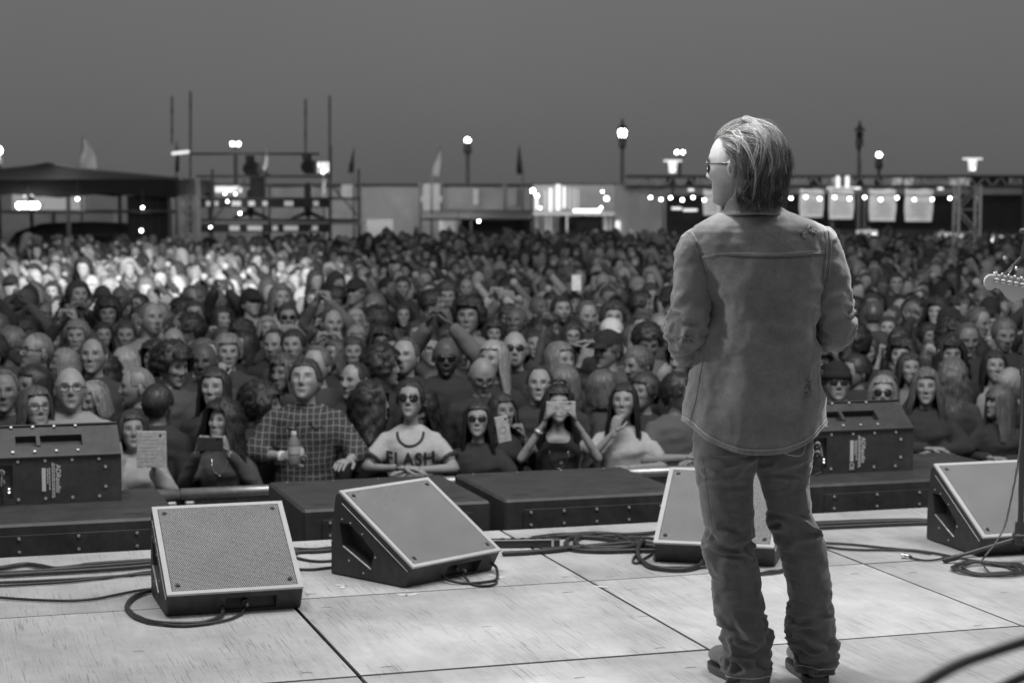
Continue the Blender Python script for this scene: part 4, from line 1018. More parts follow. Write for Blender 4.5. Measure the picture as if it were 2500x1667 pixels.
# ================================================================== people: shared builders (person faces -Y, feet at z=0, 1.70 m tall)
HC = np.array([0, -.012, 1.578])          # head centre of a 1.70 m figure
def remesh(g, vox, it=3):
    me = g.mesh('r', [], False, True); o = link('r', me); m = o.modifiers.new('r', 'REMESH'); m.mode = 'VOXEL'; m.voxel_size = vox
    dg = bpy.context.evaluated_depsgraph_get(); e = bpy.data.meshes.new_from_object(o.evaluated_get(dg))
    n = len(e.vertices); V = np.empty(n * 3); e.vertices.foreach_get('co', V); V = V.reshape(-1, 3)
    F = [tuple(p.vertices) for p in e.polygons]
    ed = np.empty(len(e.edges) * 2, int); e.edges.foreach_get('vertices', ed); ed = ed.reshape(-1, 2)
    deg = np.bincount(ed.ravel(), minlength=n)[:, None].clip(1)
    for _ in range(it):
        S = np.zeros_like(V); np.add.at(S, ed[:, 0], V[ed[:, 1]]); np.add.at(S, ed[:, 1], V[ed[:, 0]])
        V = .5 * V + .5 * S / deg
    bpy.data.objects.remove(o); bpy.data.meshes.remove(me); bpy.data.meshes.remove(e)
    return V, F
def rotm(yaw, pitch=0, roll=0):
    return np.array((Matrix.Rotation(yaw, 3, 'Z') @ Matrix.Rotation(pitch, 3, 'X') @ Matrix.Rotation(roll, 3, 'Y')))

def head_geo(seed=0, female=False, nu=60, nv=46, beard=0, brow=1.0, smile=0, closed=False, detail=True, age=0):
    q = random.Random(seed); wj = q.uniform(-.05, .05)
    U = (np.arange(nu) / nu) * 2 * math.pi
    U = U - .42 * np.sin(U)                                # denser columns on the face (u=0 is the front)
    Vv = np.linspace(.03, math.pi - .03, nv)
    uu, vv = np.meshgrid(U, Vv)
    nx, ny, nz = np.sin(uu) * np.sin(vv), -np.cos(uu) * np.sin(vv), np.cos(vv)
    W_ = .074 if female else .0775
    wid = np.clip(-nz, 0, 1)
    x = nx * W_ * (1 - ((.36 if female else .27) + wj) * wid ** 1.7)
    y = ny * .098; z = nz * np.where(nz > 0, .113, .120)
    y = np.where(ny > 0, y * (1 - .42 * wid), y)
    front = np.clip(-ny + .15, 0, 1)
    y = y - .036 * sstep(.30, .95, -nz) * sstep(-.5, .6, -uu * 0 - (ny - .35)) 
    z = np.where((nz < -.6) , z - .004 * (1 - np.abs(nx)), z)
    y = np.where(y < -.080, -.080 + (y + .080) * .55, y)
    f = sstep(.0, .35, -ny + .0)
    def gs(x0, z0, sx, sz): return np.exp(-((x - x0) / sx) ** 2 - ((z - z0) / sz) ** 2)
    d = np.zeros_like(x); ns = q.uniform(.85, 1.2) * (.85 if female else 1.0)
    d += .009 * gs(0, .004, .010, .018) * ns + .014 * gs(0, -.014, .0105, .014) * ns + .016 * gs(0, -.028, .014, .010) * ns
    for s in (-1, 1):
        d += -.0105 * gs(s * .031, .006, .017, .011) + .0045 * gs(s * .031, .004, .011, .007)
        d += (.0045 if not female else .002) * gs(s * .028, .026, .022, .008)
        d += .006 * gs(s * .044, -.020, .018, .016) * (1 + .5 * smile)
        d += .005 * gs(s * .012, -.031, .006, .006)
        if smile: d += -.003 * gs(s * .030, -.048, .006, .012)
        if age: d += -.002 * age * gs(s * .030, -.040, .006, .016)
    d += .006 * gs(0, -.058, .020, .0055) + .006 * gs(0, -.069, .017, .0055) - .004 * gs(0, -.0635, .020, .0028) - .004 * gs(0, -.080, .02, .006)
    d += (.008 if not female else .005) * gs(0, -.102, .022, .014) - .003 * gs(0, -.046, .006, .006)
    y = y - d * f; x = x + 0
    if beard: 
        bz = sstep(-.038, -.056, z) * f
        y = y - .006 * bz * beard
    V = np.stack([x, y, z], -1).reshape(-1, 3)
    c = np.ones_like(x)
    for s in (-1, 1):
        bz = .0255 + .003 * s * q.uniform(-1, 1) * .3
        c *= 1 - (.74 * brow) * np.exp(-(np.abs(x - s * .031) / .019) ** 4 - ((z - bz) / (.0042 if female else .0052)) ** 2) * f
        e = np.exp(-(np.abs(x - s * .031) / .0135) ** 4 - ((z - .0045) / .0060) ** 4) * f
        if closed: c *= 1 - .35 * np.exp(-(np.abs(x - s * .031) / .015) ** 4 - ((z - .001) / .003) ** 2) * f
        else:
            c = c * (1 - e) + e * 1.0
            c *= 1 - .85 * np.exp(-((x - s * .031) ** 2 + (z - .0045) ** 2) / .0074 ** 2) * f
            c *= 1 - .5 * np.exp(-(np.abs(x - s * .031) / .016) ** 4 - ((z - .0115) / .0026) ** 2) * f
        c *= 1 - .42 * gs(s * .029, .008, .02, .011) * f; c *= 1 - .16 * gs(s * .052, -.045, .016, .03)  # shade of the eye sockets painted into the skin colour
        c *= 1 - .55 * gs(s * .0075, -.0375, .0045, .0032) * f
    c *= 1 - (.50 if female else .38) * np.exp(-(np.abs(x) / .023) ** 4 - ((z + .0635) / .0085) ** 4) * f
    if smile: c = c + .35 * np.exp(-(np.abs(x) / .017) ** 4 - ((z + .0635) / .0035) ** 4) * f
    else: c *= 1 - .62 * np.exp(-(np.abs(x) / .021) ** 4 - ((z + .0638) / .0022) ** 2) * f
    if not female: c *= 1 - q.uniform(.06, .26) * sstep(-.040, -.060, z) * sstep(.25, -.15, ny)
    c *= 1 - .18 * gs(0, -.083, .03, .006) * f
    if beard:
        m = np.clip(sstep(-.030, -.052, z + .25 * (np.abs(x) < .05) * 0) * sstep(.25, -.15, ny) * (1 - .9 * gs(0, -.0635, .016, .006)), 0, 1)
        m2 = np.exp(-(np.abs(x) / .026) ** 4 - ((z + .049) / .006) ** 4)
        if beard < .8: m = np.maximum(m2, np.exp(-(np.abs(x) / .024) ** 4 - ((z + .088) / .022) ** 4)) * f
        c *= 1 - .80 * np.maximum(m, m2 * f)
    c = c.clip(.05, 1.6)
    g = G(); n = nu
    F = [(i * n + j, (i + 1) * n + j, (i + 1) * n + (j + 1) % n, i * n + (j + 1) % n) for i in range(nv - 1) for j in range(n)]
    F += [tuple(range(n)), tuple(reversed(range((nv - 1) * n, nv * n)))]
    g.add(V, F, 0, c.ravel())
    if detail:
        for s in (-1, 1):
            g.sph((s * .079, .010, -.010), (.0075, .017, .031), 10, 8, col=.92); g.sph((s * .084, .004, -.010), (.0035, .008, .017), 8, 6, col=.7)
    return g

def hand_geo(wr, d, nrm, curl=.6, thumb=1, sc_=1.0, n=7, spread=.2):
    """palm, four unequal bent fingers and a side thumb"""
    wr, d, nrm = (np.array(k, float) for k in (wr, d, nrm)); d /= np.linalg.norm(d); nrm = nrm - d * nrm.dot(d); nrm /= np.linalg.norm(nrm); s = np.cross(d, nrm) * thumb
    g = G(); S = sc_
    g.tube([wr - d * .02, wr + d * .01, wr + d * .045 * S, wr + d * .082 * S], [.027, .028, .040 * S, .037 * S], 12, flat=.42, up=nrm)
    for k, (o, l) in enumerate(((.028, .078), (.009, .086), (-.010, .080), (-.028, .062))):
        p = wr + d * (.080 - abs(o) * .25) * S + s * o * S; dd = d + s * o * spread * 6; dd /= np.linalg.norm(dd); pts = [p - d * .01, p]; a = 0
        for j, fl in enumerate((.46, .31, .23)):
            a += curl * (.75, 1.0, .6)[j]
            v = dd * math.cos(a) + nrm * math.sin(a); p = p + v * l * fl * S; pts.append(p)
        g.tube(pts, np.array([.0095, .0092, .0085, .0078, .0062]) * S, n)
    p = wr + d * .022 * S + s * .026 * S; v1 = d * .62 + s * .7 + nrm * .3; v2 = d * .9 + s * .2 + nrm * (.2 + curl * .5)
    v1 /= np.linalg.norm(v1); v2 /= np.linalg.norm(v2)
    g.tube([p - v1 * .012, p + v1 * .036 * S, p + v1 * .036 * S + v2 * .030 * S, p + v1 * .036 * S + v2 * .052 * S], [.014 * S, .011 * S, .0095 * S, .007 * S], n)
    return g

# pose -> (elbow, wrist, hand direction, palm normal, curl) for the +X arm then the -X arm
POSE = dict(
    down=(((.245, .03, 1.12), (.265, -.05, .89), (0, -.1, -1), (-1, 0, 0), .35), ((-.245, .03, 1.12), (-.265, -.05, .89), (0, -.1, -1), (1, 0, 0), .35)),
    rail=(((.27, -.10, 1.175), (.03, -.255, 1.185), (-1, -.25, 0), (0, 0, -1), .25), ((-.27, -.10, 1.175), (-.03, -.285, 1.205), (1, -.2, -.05), (0, 0, -1), .3)),
    railup=(((.27, -.10, 1.175), (.05, -.26, 1.19), (-1, -.25, 0), (0, 0, -1), .25), ((-.25, -.14, 1.18), (-.055, -.17, 1.41), (.25, .18, 1), (.2, 1, -.2), 1.0)),
    bottle=(((.29, -.10, 1.19), (.24, -.24, 1.17), (-.4, -1, 0), (0, 0, -1), .3), ((-.29, -.10, 1.19), (-.10, -.27, 1.20), (1, -.15, .25), (.1, .6, -.5), 1.1)),
    fist=(((.25, -.07, 1.56), (.28, -.12, 1.80), (0.15, -.1, 1), (0, -1, 0), 1.5), ((-.245, .03, 1.12), (-.265, -.05, .89), (0, -.1, -1), (1, 0, 0), .35)),
    fists=(((.28, -.07, 1.55), (.30, -.12, 1.79), (.15, -.1, 1), (0, -1, 0), .2), ((-.27, -.07, 1.56), (-.18, -.12, 1.78), (0.25, -.1, 1), (0, -1, 0), 1.3)),
    overhead=(((.25, -.14, 1.52), (.075, -.22, 1.74), (-.25, -.1, 1), (-.8, 0, -.1), .8), ((-.25, -.14, 1.52), (-.075, -.22, 1.74), (.25, -.1, 1), (.8, 0, -.1), .8)),
    phone=(((.235, -.15, 1.20), (.095, -.27, 1.43), (-.25, -.1, 1), (-.9, 0, 0), .8), ((-.235, -.15, 1.20), (-.095, -.27, 1.43), (.25, -.1, 1), (.9, 0, 0), .8)),
    eyes=(((.25, -.17, 1.25), (.095, -.22, 1.50), (-.2, -.05, 1), (-.9, 0, 0), .9), ((-.25, -.17, 1.25), (-.095, -.22, 1.50), (.2, -.05, 1), (.9, 0, 0), .9)),
    tablet=(((.25, -.14, 1.19), (.150, -.25, 1.36), (-.1, -.1, 1), (-.9, -.1, 0), .8), ((-.25, -.14, 1.19), (-.15, -.25, 1.38), (.1, -.1, 1), (.9, -.1, 0), .8)),
    clap=(((.25, -.10, 1.16), (.05, -.25, 1.31), (-.2, -.3, 1), (-1, 0, 0), .2), ((-.25, -.10, 1.16), (-.05, -.25, 1.31), (.2, -.3, 1), (1, 0, 0), .2)),
    brow=(((.245, .03, 1.12), (.265, -.05, .89), (0, -.1, -1), (-1, 0, 0), .35), ((-.30, -.12, 1.42), (-.15, -.19, 1.62), (1, .05, .3), (0, 0, -1), .15)),
    wide=(((.40, -.08, 1.52), (.60, -.12, 1.69), (.75, -.1, .8), (0, -1, .2), .4), ((-.245, .03, 1.12), (-.265, -.05, .89), (0, -.1, -1), (1, 0, 0), .35)),
    guitar=(((.30, .02, 1.12), (.10, -.22, 1.08), (-1, -.4, .1), (0, 1, 0), .6), ((-.30, .02, 1.12), (-.12, -.22, 1.06), (1, -.4, 0), (0, 1, 0), .6)),
)
TOR = {0: ((.80, .150, .105, 0), (.90, .168, .115, .01), (1.00, .155, .108, 0), (1.08, .150, .105, 0), (1.20, .170, .120, 0), (1.30, .182, .122, 0), (1.37, .175, .105, .005), (1.41, .120, .080, .01), (1.44, .07, .062, .012)),
       1: ((.80, .155, .110, 0), (.90, .172, .118, .01), (1.00, .150, .100, 0), (1.07, .128, .090, 0), (1.18, .138, .108, -.005), (1.27, .150, .125, -.012), (1.34, .150, .098, 0), (1.39, .105, .072, .01), (1.42, .06, .055, .012))}
def torso(g, fem, off=0.0, z0=.80, z1=9, n=28, fat=1.0, flare=0, top=True):
    rings = []
    for z, hw, hd, cy in TOR[fem]:
        if z < z0 - 1e-6 or z > z1: continue
        o = off + flare * max(0, (1.15 - z)); a = np.arange(n) * 2 * math.pi / n
        ex = .85
        cx_, sx_ = np.cos(a), np.sin(a); cc = np.sign(cx_) * np.abs(cx_) ** ex; ss = np.sign(sx_) * np.abs(sx_) ** ex
        rings.append(np.stack([(hw * fat + o) * cc, cy + (hd * fat + o) * ss, np.full(n, z + (off * .6 if z > 1.3 else 0))], 1))
    g.loft(rings)
def shoulder(fem, s, p=None): 
    r = np.array((s * (.150 if fem else .170), .005, 1.355 if not fem else 1.335))
    if p is not None and p[2] > 1.4: r = r + (0, 0, .025)
    return r
_bc = {}
def body_core(pose, fem, legs=True):
    k = (pose, fem, legs)
    if k in _bc: return _bc[k]
    g = G(); torso(g, fem, -.006)
    g.tube([(0, .012, 1.36), (0, .006, 1.44), (0, -.004, 1.52)], [.062 if not fem else .05, .056 if not fem else .046, .054 if not fem else .045], 18)
    hands = []
    for s, (el, wr, hd, nr, cu) in zip((1, -1), POSE[pose]):
        k_ = .86 if fem else 1.0
        sh = shoulder(fem, s, el); el, wr = np.array(el), np.array(wr)
        g.tube([sh, sh * .55 + el * .45, el], np.array([.052, .044, .037]) * k_, 12); g.tube([el, el * .6 + wr * .4, wr], np.array([.038, .036, .024]) * k_, 12)
        hands.append(hand_geo(wr, hd, nr, cu, thumb=s if True else 1, sc_=.92 if fem else 1.0, n=6))
    if legs:
        for s in (-1, 1):
            g.tube([(s * .085, 0, .86), (s * .10, -.005, .48)], [.086, .058], 12, mi=1); g.tube([(s * .10, -.005, .48), (s * .105, .02, .30), (s * .105, .01, .09)], [.056, .052, .040], 12, mi=1)
            g.tube([(s * .105, .03, .045), (s * .115, -.15, .035)], [.042, .040], 10, mi=1)
    V, F = remesh(g, .0165)
    _bc[k] = (V, F, hands); return _bc[k]
def sleeve_pts(pose, fem, s, frac):
    el, wr = (np.array(p) for p in POSE[pose][0 if s > 0 else 1][:2]); sh = shoulder(fem, s, el); return sh, el, wr
_sh = {}
def shirt_mesh(pose, fem, kind):
    k = (pose, fem, kind)
    if k in _sh: return _sh[k]
    g = G(); off = dict(tee=.012, long=.014, jacket=.026, tank=.009, plaid=.022)[kind]
    torso(g, fem, off, z1=(1.35 if kind == 'tank' else 9), flare=.05 if kind != 'tank' else 0)
    if kind == 'tank':
        for s in (-1, 1): g.tube([(s * .085, -.10, 1.29), (s * .095, -.06, 1.37), (s * .09, .0, 1.40), (s * .085, .07, 1.34)], .016, 8)
    else:
        for s in (-1, 1):
            sh, el, wr = sleeve_pts(pose, fem, s, 1); k_ = .86 if fem else 1.0
            if kind == 'tee': e = sh * .38 + el * .62; g.tube([sh, sh * .7 + el * .3, e], (np.array([.054, .056, .060]) * k_ + off * .6), 14)
            else:
                g.tube([sh, sh * .5 + el * .5, el], np.array([.054, .052, .048]) * k_ + off * .7, 14)
                e = el * .55 + wr * .45 if kind == 'plaid' else el * .12 + wr * .88
                g.tube([el, el * .5 + e * .5, e], np.array([.047, .046, .042 if kind == 'plaid' else .034]) * k_ + off * .6, 14)
        if kind in ('jacket',):
            g.tube([(.0, .07, 1.44), (.055, .03, 1.445), (.062, -.03, 1.42), (.03, -.085, 1.36)], .018, 8); g.tube([(.0, .07, 1.44), (-.055, .03, 1.445), (-.062, -.03, 1.42), (-.03, -.085, 1.36)], .018, 8)
    V, F = remesh(g, .0165, 2)
    d = fbm(V * (7, 7, 5), 3, 3) * .008 + np.abs(vnoise(V * (5, 5, 16) + vnoise(V * 4, 9)[:, None] * 1.2, 12)) * -.013 + np.abs(vnoise(V * (14, 14, 9) + vnoise(V * 5, 19)[:, None] * 1.5, 22)) * -.006
    c = V.copy(); c[:, 2] = 0; nn = V - np.array([0, 0, 0]); n_ = np.linalg.norm(c, axis=1)[:, None] + 1e-6
    V = V + c / n_ * d[:, None]
    g = G(); g.add(V, F); me = g.mesh('shirt_' + kind, MT['cloth'] if kind != 'plaid' else MT['plaid'], True); _sh[k] = me
    return me
_bm = {}
def body_mesh(pose, fem, head, hy, hp, hs):
    """head: tuple of keyword pairs; hy/hp head yaw and pitch; body and head make one mesh"""
    k = (pose, fem, head, round(hy, 2), round(hp, 2))
    if k in _bm: return _bm[k]
    V, F, hands = body_core(pose, fem); g = G()
    mi = (V[:, 2] < .84)
    g.add(V, F); g.m = [1 if mi[f[0]] else 0 for f in F]
    for h in hands: g.add(h.arr(), h.f)
    H = head_geo(female=bool(fem), **dict(head)); RM = rotm(hy, hp)
    g.add((H.arr() * hs) @ RM.T + HC, H.f, 0, np.concatenate(H.c))
    me = g.mesh('body', [MT['skin'], MT['trouser']], True); _bm[k] = me; return me

# ---- hair: a shell whose lower edge varies round the head, covered with loose locks
HS = dict(   # zf forehead line, zs side, zb back, thickness, corner angle deg, wave, curl, flare
    short=dict(zf=.068, zs=.000, zb=-.065, th=.009, ca=52, wave=.0022, curl=.003, fl=0, ribs=500, rl=.016),
    buzz=dict(zf=.076, zs=.010, zb=-.055, th=.0035, ca=55, wave=.0005, curl=.0005, fl=0, ribs=0, rl=.01),
    receding=dict(zf=.098, zs=.005, zb=-.060, th=.006, ca=60, wave=.0015, curl=.002, fl=0, ribs=350, rl=.014),
    bald=dict(zf=.200, zs=.012, zb=-.050, th=.004, ca=85, wave=.0008, curl=.001, fl=0, ribs=0, rl=.01),
    thick=dict(zf=.070, zs=-.010, zb=-.075, th=.020, ca=50, wave=.004, curl=.007, fl=0, ribs=700, rl=.022),
    afro=dict(zf=.070, zs=-.030, zb=-.085, th=.034, ca=50, wave=.004, curl=.016, fl=.1, ribs=900, rl=.03),
    bob=dict(zf=.076, zs=-.105, zb=-.115, th=.017, ca=52, wave=.005, curl=.003, fl=.25, ribs=700, rl=.03),
    long=dict(zf=.070, zs=-.225, zb=-.27, th=.014, ca=58, wave=.006, curl=.003, fl=.20, ribs=900, rl=.04),
    wavy=dict(zf=.070, zs=-.250, zb=-.300, th=.020, ca=50, wave=.008, curl=.012, fl=.35, ribs=1000, rl=.04),
    curly=dict(zf=.072, zs=-.215, zb=-.240, th=.034, ca=46, wave=.006, curl=.020, fl=.45, ribs=1200, rl=.035),
    bangs=dict(zf=.036, zs=-.260, zb=-.290, th=.017, ca=50, wave=.006, curl=.003, fl=.25, ribs=1000, rl=.04),
    tied=dict(zf=.070, zs=-.020, zb=-.085, th=.007, ca=50, wave=.003, curl=.001, fl=0, ribs=500, rl=.02),
    shoulder=dict(zf=.072, zs=-.165, zb=-.185, th=.016, ca=51, wave=.006, curl=.005, fl=.30, ribs=900, rl=.03),
)
def hair_surface(p, phi, v, lift=0.0, seed=0):
    """phi 0 = front; v 0 crown, 1 lower edge -> points"""
    ca = R(p['ca']); a = np.abs((phi + math.pi) % (2 * math.pi) - math.pi)
    s1 = sstep(ca - R(9), ca + R(9), a); s2 = sstep(R(95), R(150), a)
    ze = (p['zf'] if p['zf'] < .15 else .02) * (1 - s1) + s1 * (p['zs'] * (1 - s2) + p['zb'] * s2)
    th = p['th'] + lift; zt = .113 + th * .95
    if p['zf'] > .15:                               # bald crown: band of hair only
        zt_ = np.minimum(.050 * sstep(R(62), R(95), a) - .005, .05); ze = np.where(a < R(80), np.minimum(zt_, ze) - .002, ze); z = zt_ + (ze - zt_) * v; th = th * sstep(R(60), R(88), a) - .006 * (1 - sstep(R(60), R(88), a))
    else: z = zt * np.cos(np.clip(v, 0, 1.05) * np.arccos(np.clip(ze / zt, -1, 1))) if False else zt + (ze - zt) * (v ** 1.35)
    zz = np.clip(z / zt, -1, 1); up = np.sqrt(np.clip(1 - np.clip(zz, 0, 1) ** 2, 0, 1))
    low = np.clip(-z, 0, 1)
    tl = (p['zb'] < -.1)
    rx = (.0775 + th) * up * (1 + (p['fl'] * low / .25 if tl else -.6 * low / .25))
    ryf = (.092 + th) * up; ryb = (.100 + th) * up * (1 + (p['fl'] * .3 * low / .25 - .15 * sstep(.06, .16, low) if tl else -1.1 * low / .25))
    if tl: ryf = ryf * (1 - .35 * sstep(.09, .20, low)); rx = rx * (1 + .05 * sstep(.1, .3, low))
    ry = np.where(np.cos(phi) > 0, ryf, ryb)
    tp = np.clip(v * 1.6, 0, 1)
    w = 1 + (p['wave'] / .08) * vnoise(np.stack([np.cos(phi) * 6, np.sin(phi) * 6, z * 7], -1).reshape(-1, 3), seed + 2).reshape(phi.shape) * tp
    P = np.stack([rx * np.sin(phi) * w, -ry * np.cos(phi) * w + .004, z + 0 * phi], -1)
    cn = p['curl'] * vnoise((P * 42).reshape(-1, 3), seed + 5).reshape(phi.shape) + .25 * p['curl'] * vnoise((P * 110).reshape(-1, 3), seed + 6).reshape(phi.shape)
    nrm = P.copy(); nrm[..., 2] *= .8 * (z > 0); nrm /= np.linalg.norm(nrm, axis=-1, keepdims=True) + 1e-9
    return P + nrm * cn[..., None]
_hm = {}
def hair_mesh(style, seed=0, ribs=True, nu=44, nv=22):
    k = (style, seed, ribs)
    if k in _hm: return _hm[k]
    p = HS[style]; g = G(); r_ = np.random.default_rng(seed + 11)
    phi = np.arange(nu) * 2 * math.pi / nu; v = np.linspace(.0, 1, nv) ** .8; v[0] = .012
    PH, VV = np.meshgrid(phi, v)
    S = hair_surface(p, PH, VV, 0, seed); I = hair_surface(p, PH, VV, -min(.012, p['th'] + .003), seed)
    col = (1 + .25 * vnoise(np.stack([np.cos(PH) * 14, np.sin(PH) * 14, VV * 2], -1).reshape(-1, 3), seed)).reshape(-1)
    n = nu; F = [(i * n + j, (i + 1) * n + j, (i + 1) * n + (j + 1) % n, i * n + (j + 1) % n) for i in range(nv - 1) for j in range(n)]
    o = nu * nv; F2 = [(o + i * n + j, o + i * n + (j + 1) % n, o + (i + 1) * n + (j + 1) % n, o + (i + 1) * n + j) for i in range(nv - 1) for j in range(n)]
    rim = [((nv - 1) * n + j, o + (nv - 1) * n + j, o + (nv - 1) * n + (j + 1) % n, (nv - 1) * n + (j + 1) % n) for j in range(n)]
    top = [tuple(range(n))] if p['zf'] < .15 else [(j, (j + 1) % n, o + (j + 1) % n, o + j) for j in range(n)]
    if p['zf'] > .15: v = v * .9 + .1; S_ = hair_surface(p, PH, np.clip(VV, .0, 1), 0, seed)
    g.add(np.vstack([S.reshape(-1, 3), I.reshape(-1, 3)]), F + F2 + rim + top, 0, np.concatenate([col, col * .7]))
    if ribs and p['ribs']:
        m = p['ribs']; K = 9; ph0 = r_.uniform(0, 2 * math.pi, m); v0 = r_.uniform(.0, .75, m) ** .8; ln = r_.uniform(.2, .6, m)
        t = np.linspace(0, 1, K); vv = np.clip(v0[:, None] + ln[:, None] * t, 0.02, 1.03); dph = r_.normal(0, .10, m)[:, None] * t + .06 * np.sin(t * 7 + r_.uniform(0, 6, m)[:, None]) * (p['curl'] / .01).__float__()
        ph = ph0[:, None] + dph; lift = .0025 + .004 * r_.random(m)[:, None] * np.sin(t * 3.0) + p['curl'] * .35 * r_.random(m)[:, None]
        C = hair_surface(p, ph, vv, 0.0, seed); nrm = C.copy(); nrm[..., 2] *= .6 * (C[..., 2] > 0); nrm /= np.linalg.norm(nrm, axis=-1, keepdims=True) + 1e-9
        C = C + nrm * lift[..., None]
        T = np.gradient(C, axis=1); B = np.cross(T, nrm); B /= np.linalg.norm(B, axis=-1, keepdims=True) + 1e-9
        wd = (.0022 * (1 - .75 * np.abs(2 * t - .9)))[None, :, None].clip(.0004)
        Lf, Rt = C - B * wd, C + B * wd; V = np.stack([Lf, C + nrm * .0008, Rt], 2).reshape(-1, 3); F = []
        for a in range(m):
            for b in range(K - 1):
                i = (a * K + b) * 3; F += [(i, i + 3, i + 4, i + 1), (i + 1, i + 4, i + 5, i + 2)]
        g.add(V, F, 0, np.repeat(r_.uniform(.75, 1.55, m), K * 3))
    _hm[k] = g.mesh('hair', MT['hair'], True); return _hm[k]
def acc_mesh(kind):
    if ('a', kind) in _hm: return _hm[('a', kind)]
    g = G(); mats = [MT['lens'], MT['frame']]
    if kind in ('shades', 'glasses', 'aviator', 'shadesup'):
        for s in (-1, 1):
            a = np.arange(20) * 2 * math.pi / 20; rx, rz = (.026, .019) if kind != 'aviator' else (.025, .023)
            x = s * .031 + rx * np.sign(np.cos(a)) * np.abs(np.cos(a)) ** .75; z = .004 + rz * np.sign(np.sin(a)) * np.abs(np.sin(a)) ** .8
            y = -.094 + .02 * (np.abs(x) / .06) ** 2
            ring = np.stack([x, y, z], 1)
            if kind != 'glasses': g.loft([ring, ring + (0, -.0025, 0), (ring - ring.mean(0)) * .6 + ring.mean(0) + (0, -.0045, 0)])
            else:
                rr = ring + (0, -.002, 0); g.loft([ring * 1.0, rr, (rr - rr.mean(0)) * .86 + rr.mean(0), (ring - ring.mean(0)) * .86 + ring.mean(0), ring], mi=1, caps=False)
            g.tube([(s * .056, -.080, .010), (s * .080, -.03, .008), (s * .082, .012, .004)], .0022, 6, mi=1)
        g.tube([(-.010, -.098, .008), (0, -.100, .010), (.010, -.098, .008)], .0022, 6, mi=1)
    elif kind in ('cap', 'capback', 'trucker'):
        mats = [MT['cloth'], MT['cloth']]
        rings = [np.stack([(.083 + .002) * math.sqrt(max(0, 1 - f * f)) * np.cos(np.arange(24) * math.pi / 12), .105 * math.sqrt(max(0, 1 - f * f)) * np.sin(np.arange(24) * math.pi / 12), np.full(24, .048 + .088 * f)], 1) for f in (-.12, .0, .25, .5, .7, .85, .95, .995)]
        g.loft(rings); g.sph((0, 0, .137), .006, 8, 6)
        s = 1 if kind == 'capback' else -1; n = 12; a = np.linspace(0, math.pi, n); V = []
        for l, zz in ((0, .046), (1, .030)):
            for t_ in a: V.append((.078 * math.cos(t_) * (1 - .08 * l), s * (.070 + .030 * math.sin(t_) + l * .075 * math.sin(t_) ** .6), zz + .012 * math.sin(t_) * (1 - l)))
        V = V + [(x, y, z - .004) for x, y, z in V]
        g.add(V, [(i, i + 1, n + i + 1, n + i) for i in range(n - 1)] + [(2 * n + i, 3 * n + i, 3 * n + i + 1, 2 * n + i + 1) for i in range(n - 1)] + [(n + i, n + i + 1, 3 * n + i + 1, 3 * n + i) for i in range(n - 1)])
        for k in range(4):
            t_ = k * math.pi / 4; g.tube([( .0865 * math.cos(u) * math.cos(t_), .107 * math.cos(u) * math.sin(t_), .048 + .0895 * math.sin(u)) for u in np.linspace(0, math.pi, 14)], .0015, 5)
    elif kind == 'beanie':
        mats = [MT['cloth']]
        rings = [np.stack([(.0865 + d) * w * np.cos(np.arange(36) * math.pi / 18), .010 + (.106 + d) * w * np.sin(np.arange(36) * math.pi / 18), np.full(36, z)], 1) for z, w, d in ((.022, .97, 0), (.022, 1.0, .006), (.056, 1.0, .007), (.060, 1.0, .001), (.085, .93, 0), (.11, .78, 0), (.130, .55, 0), (.142, .28, 0), (.146, .05, 0))]
        g.loft(rings)
    _hm[('a', kind)] = g.mesh(kind, mats, True, True); return _hm[('a', kind)]
NAMES = dict(shades='sunglasses', aviator='sunglasses', shadesup='sunglasses', glasses='glasses', cap='cap', capback='cap', trucker='cap', beanie='beanie')
def person(loc, h, rz, fem=0, pose='down', head=(('seed', 1),), hy=0, hp=0, hair='short', ht=.05, hseed=0, skin=.36, shirt='tee', sv=.05, acc=(), label='', group=None, cat='person', wide=1.0, sc_head=1.0, accv=.03):
    t = thing('person', label, cat, loc, rz, group); s = h / 1.70; t.scale = (s * wide, s * wide, s)
    link('body', body_mesh(pose, fem, head, hy, hp, sc_head), t, color=skin * .80)
    m = shirt_mesh(pose, fem, shirt); sv = max(sv, .034) * .95 + .006; link('shirt' if shirt not in ('jacket', 'tank') else {'jacket': 'jacket', 'tank': 'tank_top'}[shirt], m, t, color=sv)
    E = Matrix(rotm(hy, hp).tolist()).to_euler()
    if hair: link('hair', hair_mesh(hair, hseed), t, loc=HC, rot=E, scale=sc_head, color=ht + .010)
    for a in acc:
        o = link(NAMES[a], acc_mesh(a), t, loc=HC, rot=E, scale=sc_head * 1.02, color=accv)
        if a == 'shadesup': o.location = HC + rotm(hy, hp) @ np.array((0, .03, .085)); o.rotation_euler = Matrix(rotm(hy, hp - .75).tolist()).to_euler()
    return t
# ================================================================== the crowd
GRP = 'people in the crowd'
def y_on_s(px, s): dx = ray(px, 833)[0] / ray(px, 833)[1]; return s / (math.cos(TH) - math.sin(TH) * dx)
def topz(h, style): return h / 1.70 * (1.691 + (HS[style]['th'] * .6 if style else 0) + .002)
def place(px, top, h=None, Y=None, style='short'):
    d = ray(px, top); m = d[2] / d[1]
    if Y is None: Y = (GZ + topz(h, style) - CAMH) / m
    else: h = (CAMH + m * Y - GZ) / (1.70 + HS[style]['th'] * .6 if style else 1.70) * 1.70
    return Vector((d[0] / d[1] * Y, Y, GZ)), h
def L2W(t, p):
    q = Matrix.Rotation(t.rotation_euler.z, 3, 'Z') @ Vector((p[0] * t.scale[0], p[1] * t.scale[1], p[2] * t.scale[2])); return Vector(t.location) + q
PEOPLE = []                                       # (px, py, Y, phrase)
S = lambda **k: tuple(k.items())
FR = 11.27
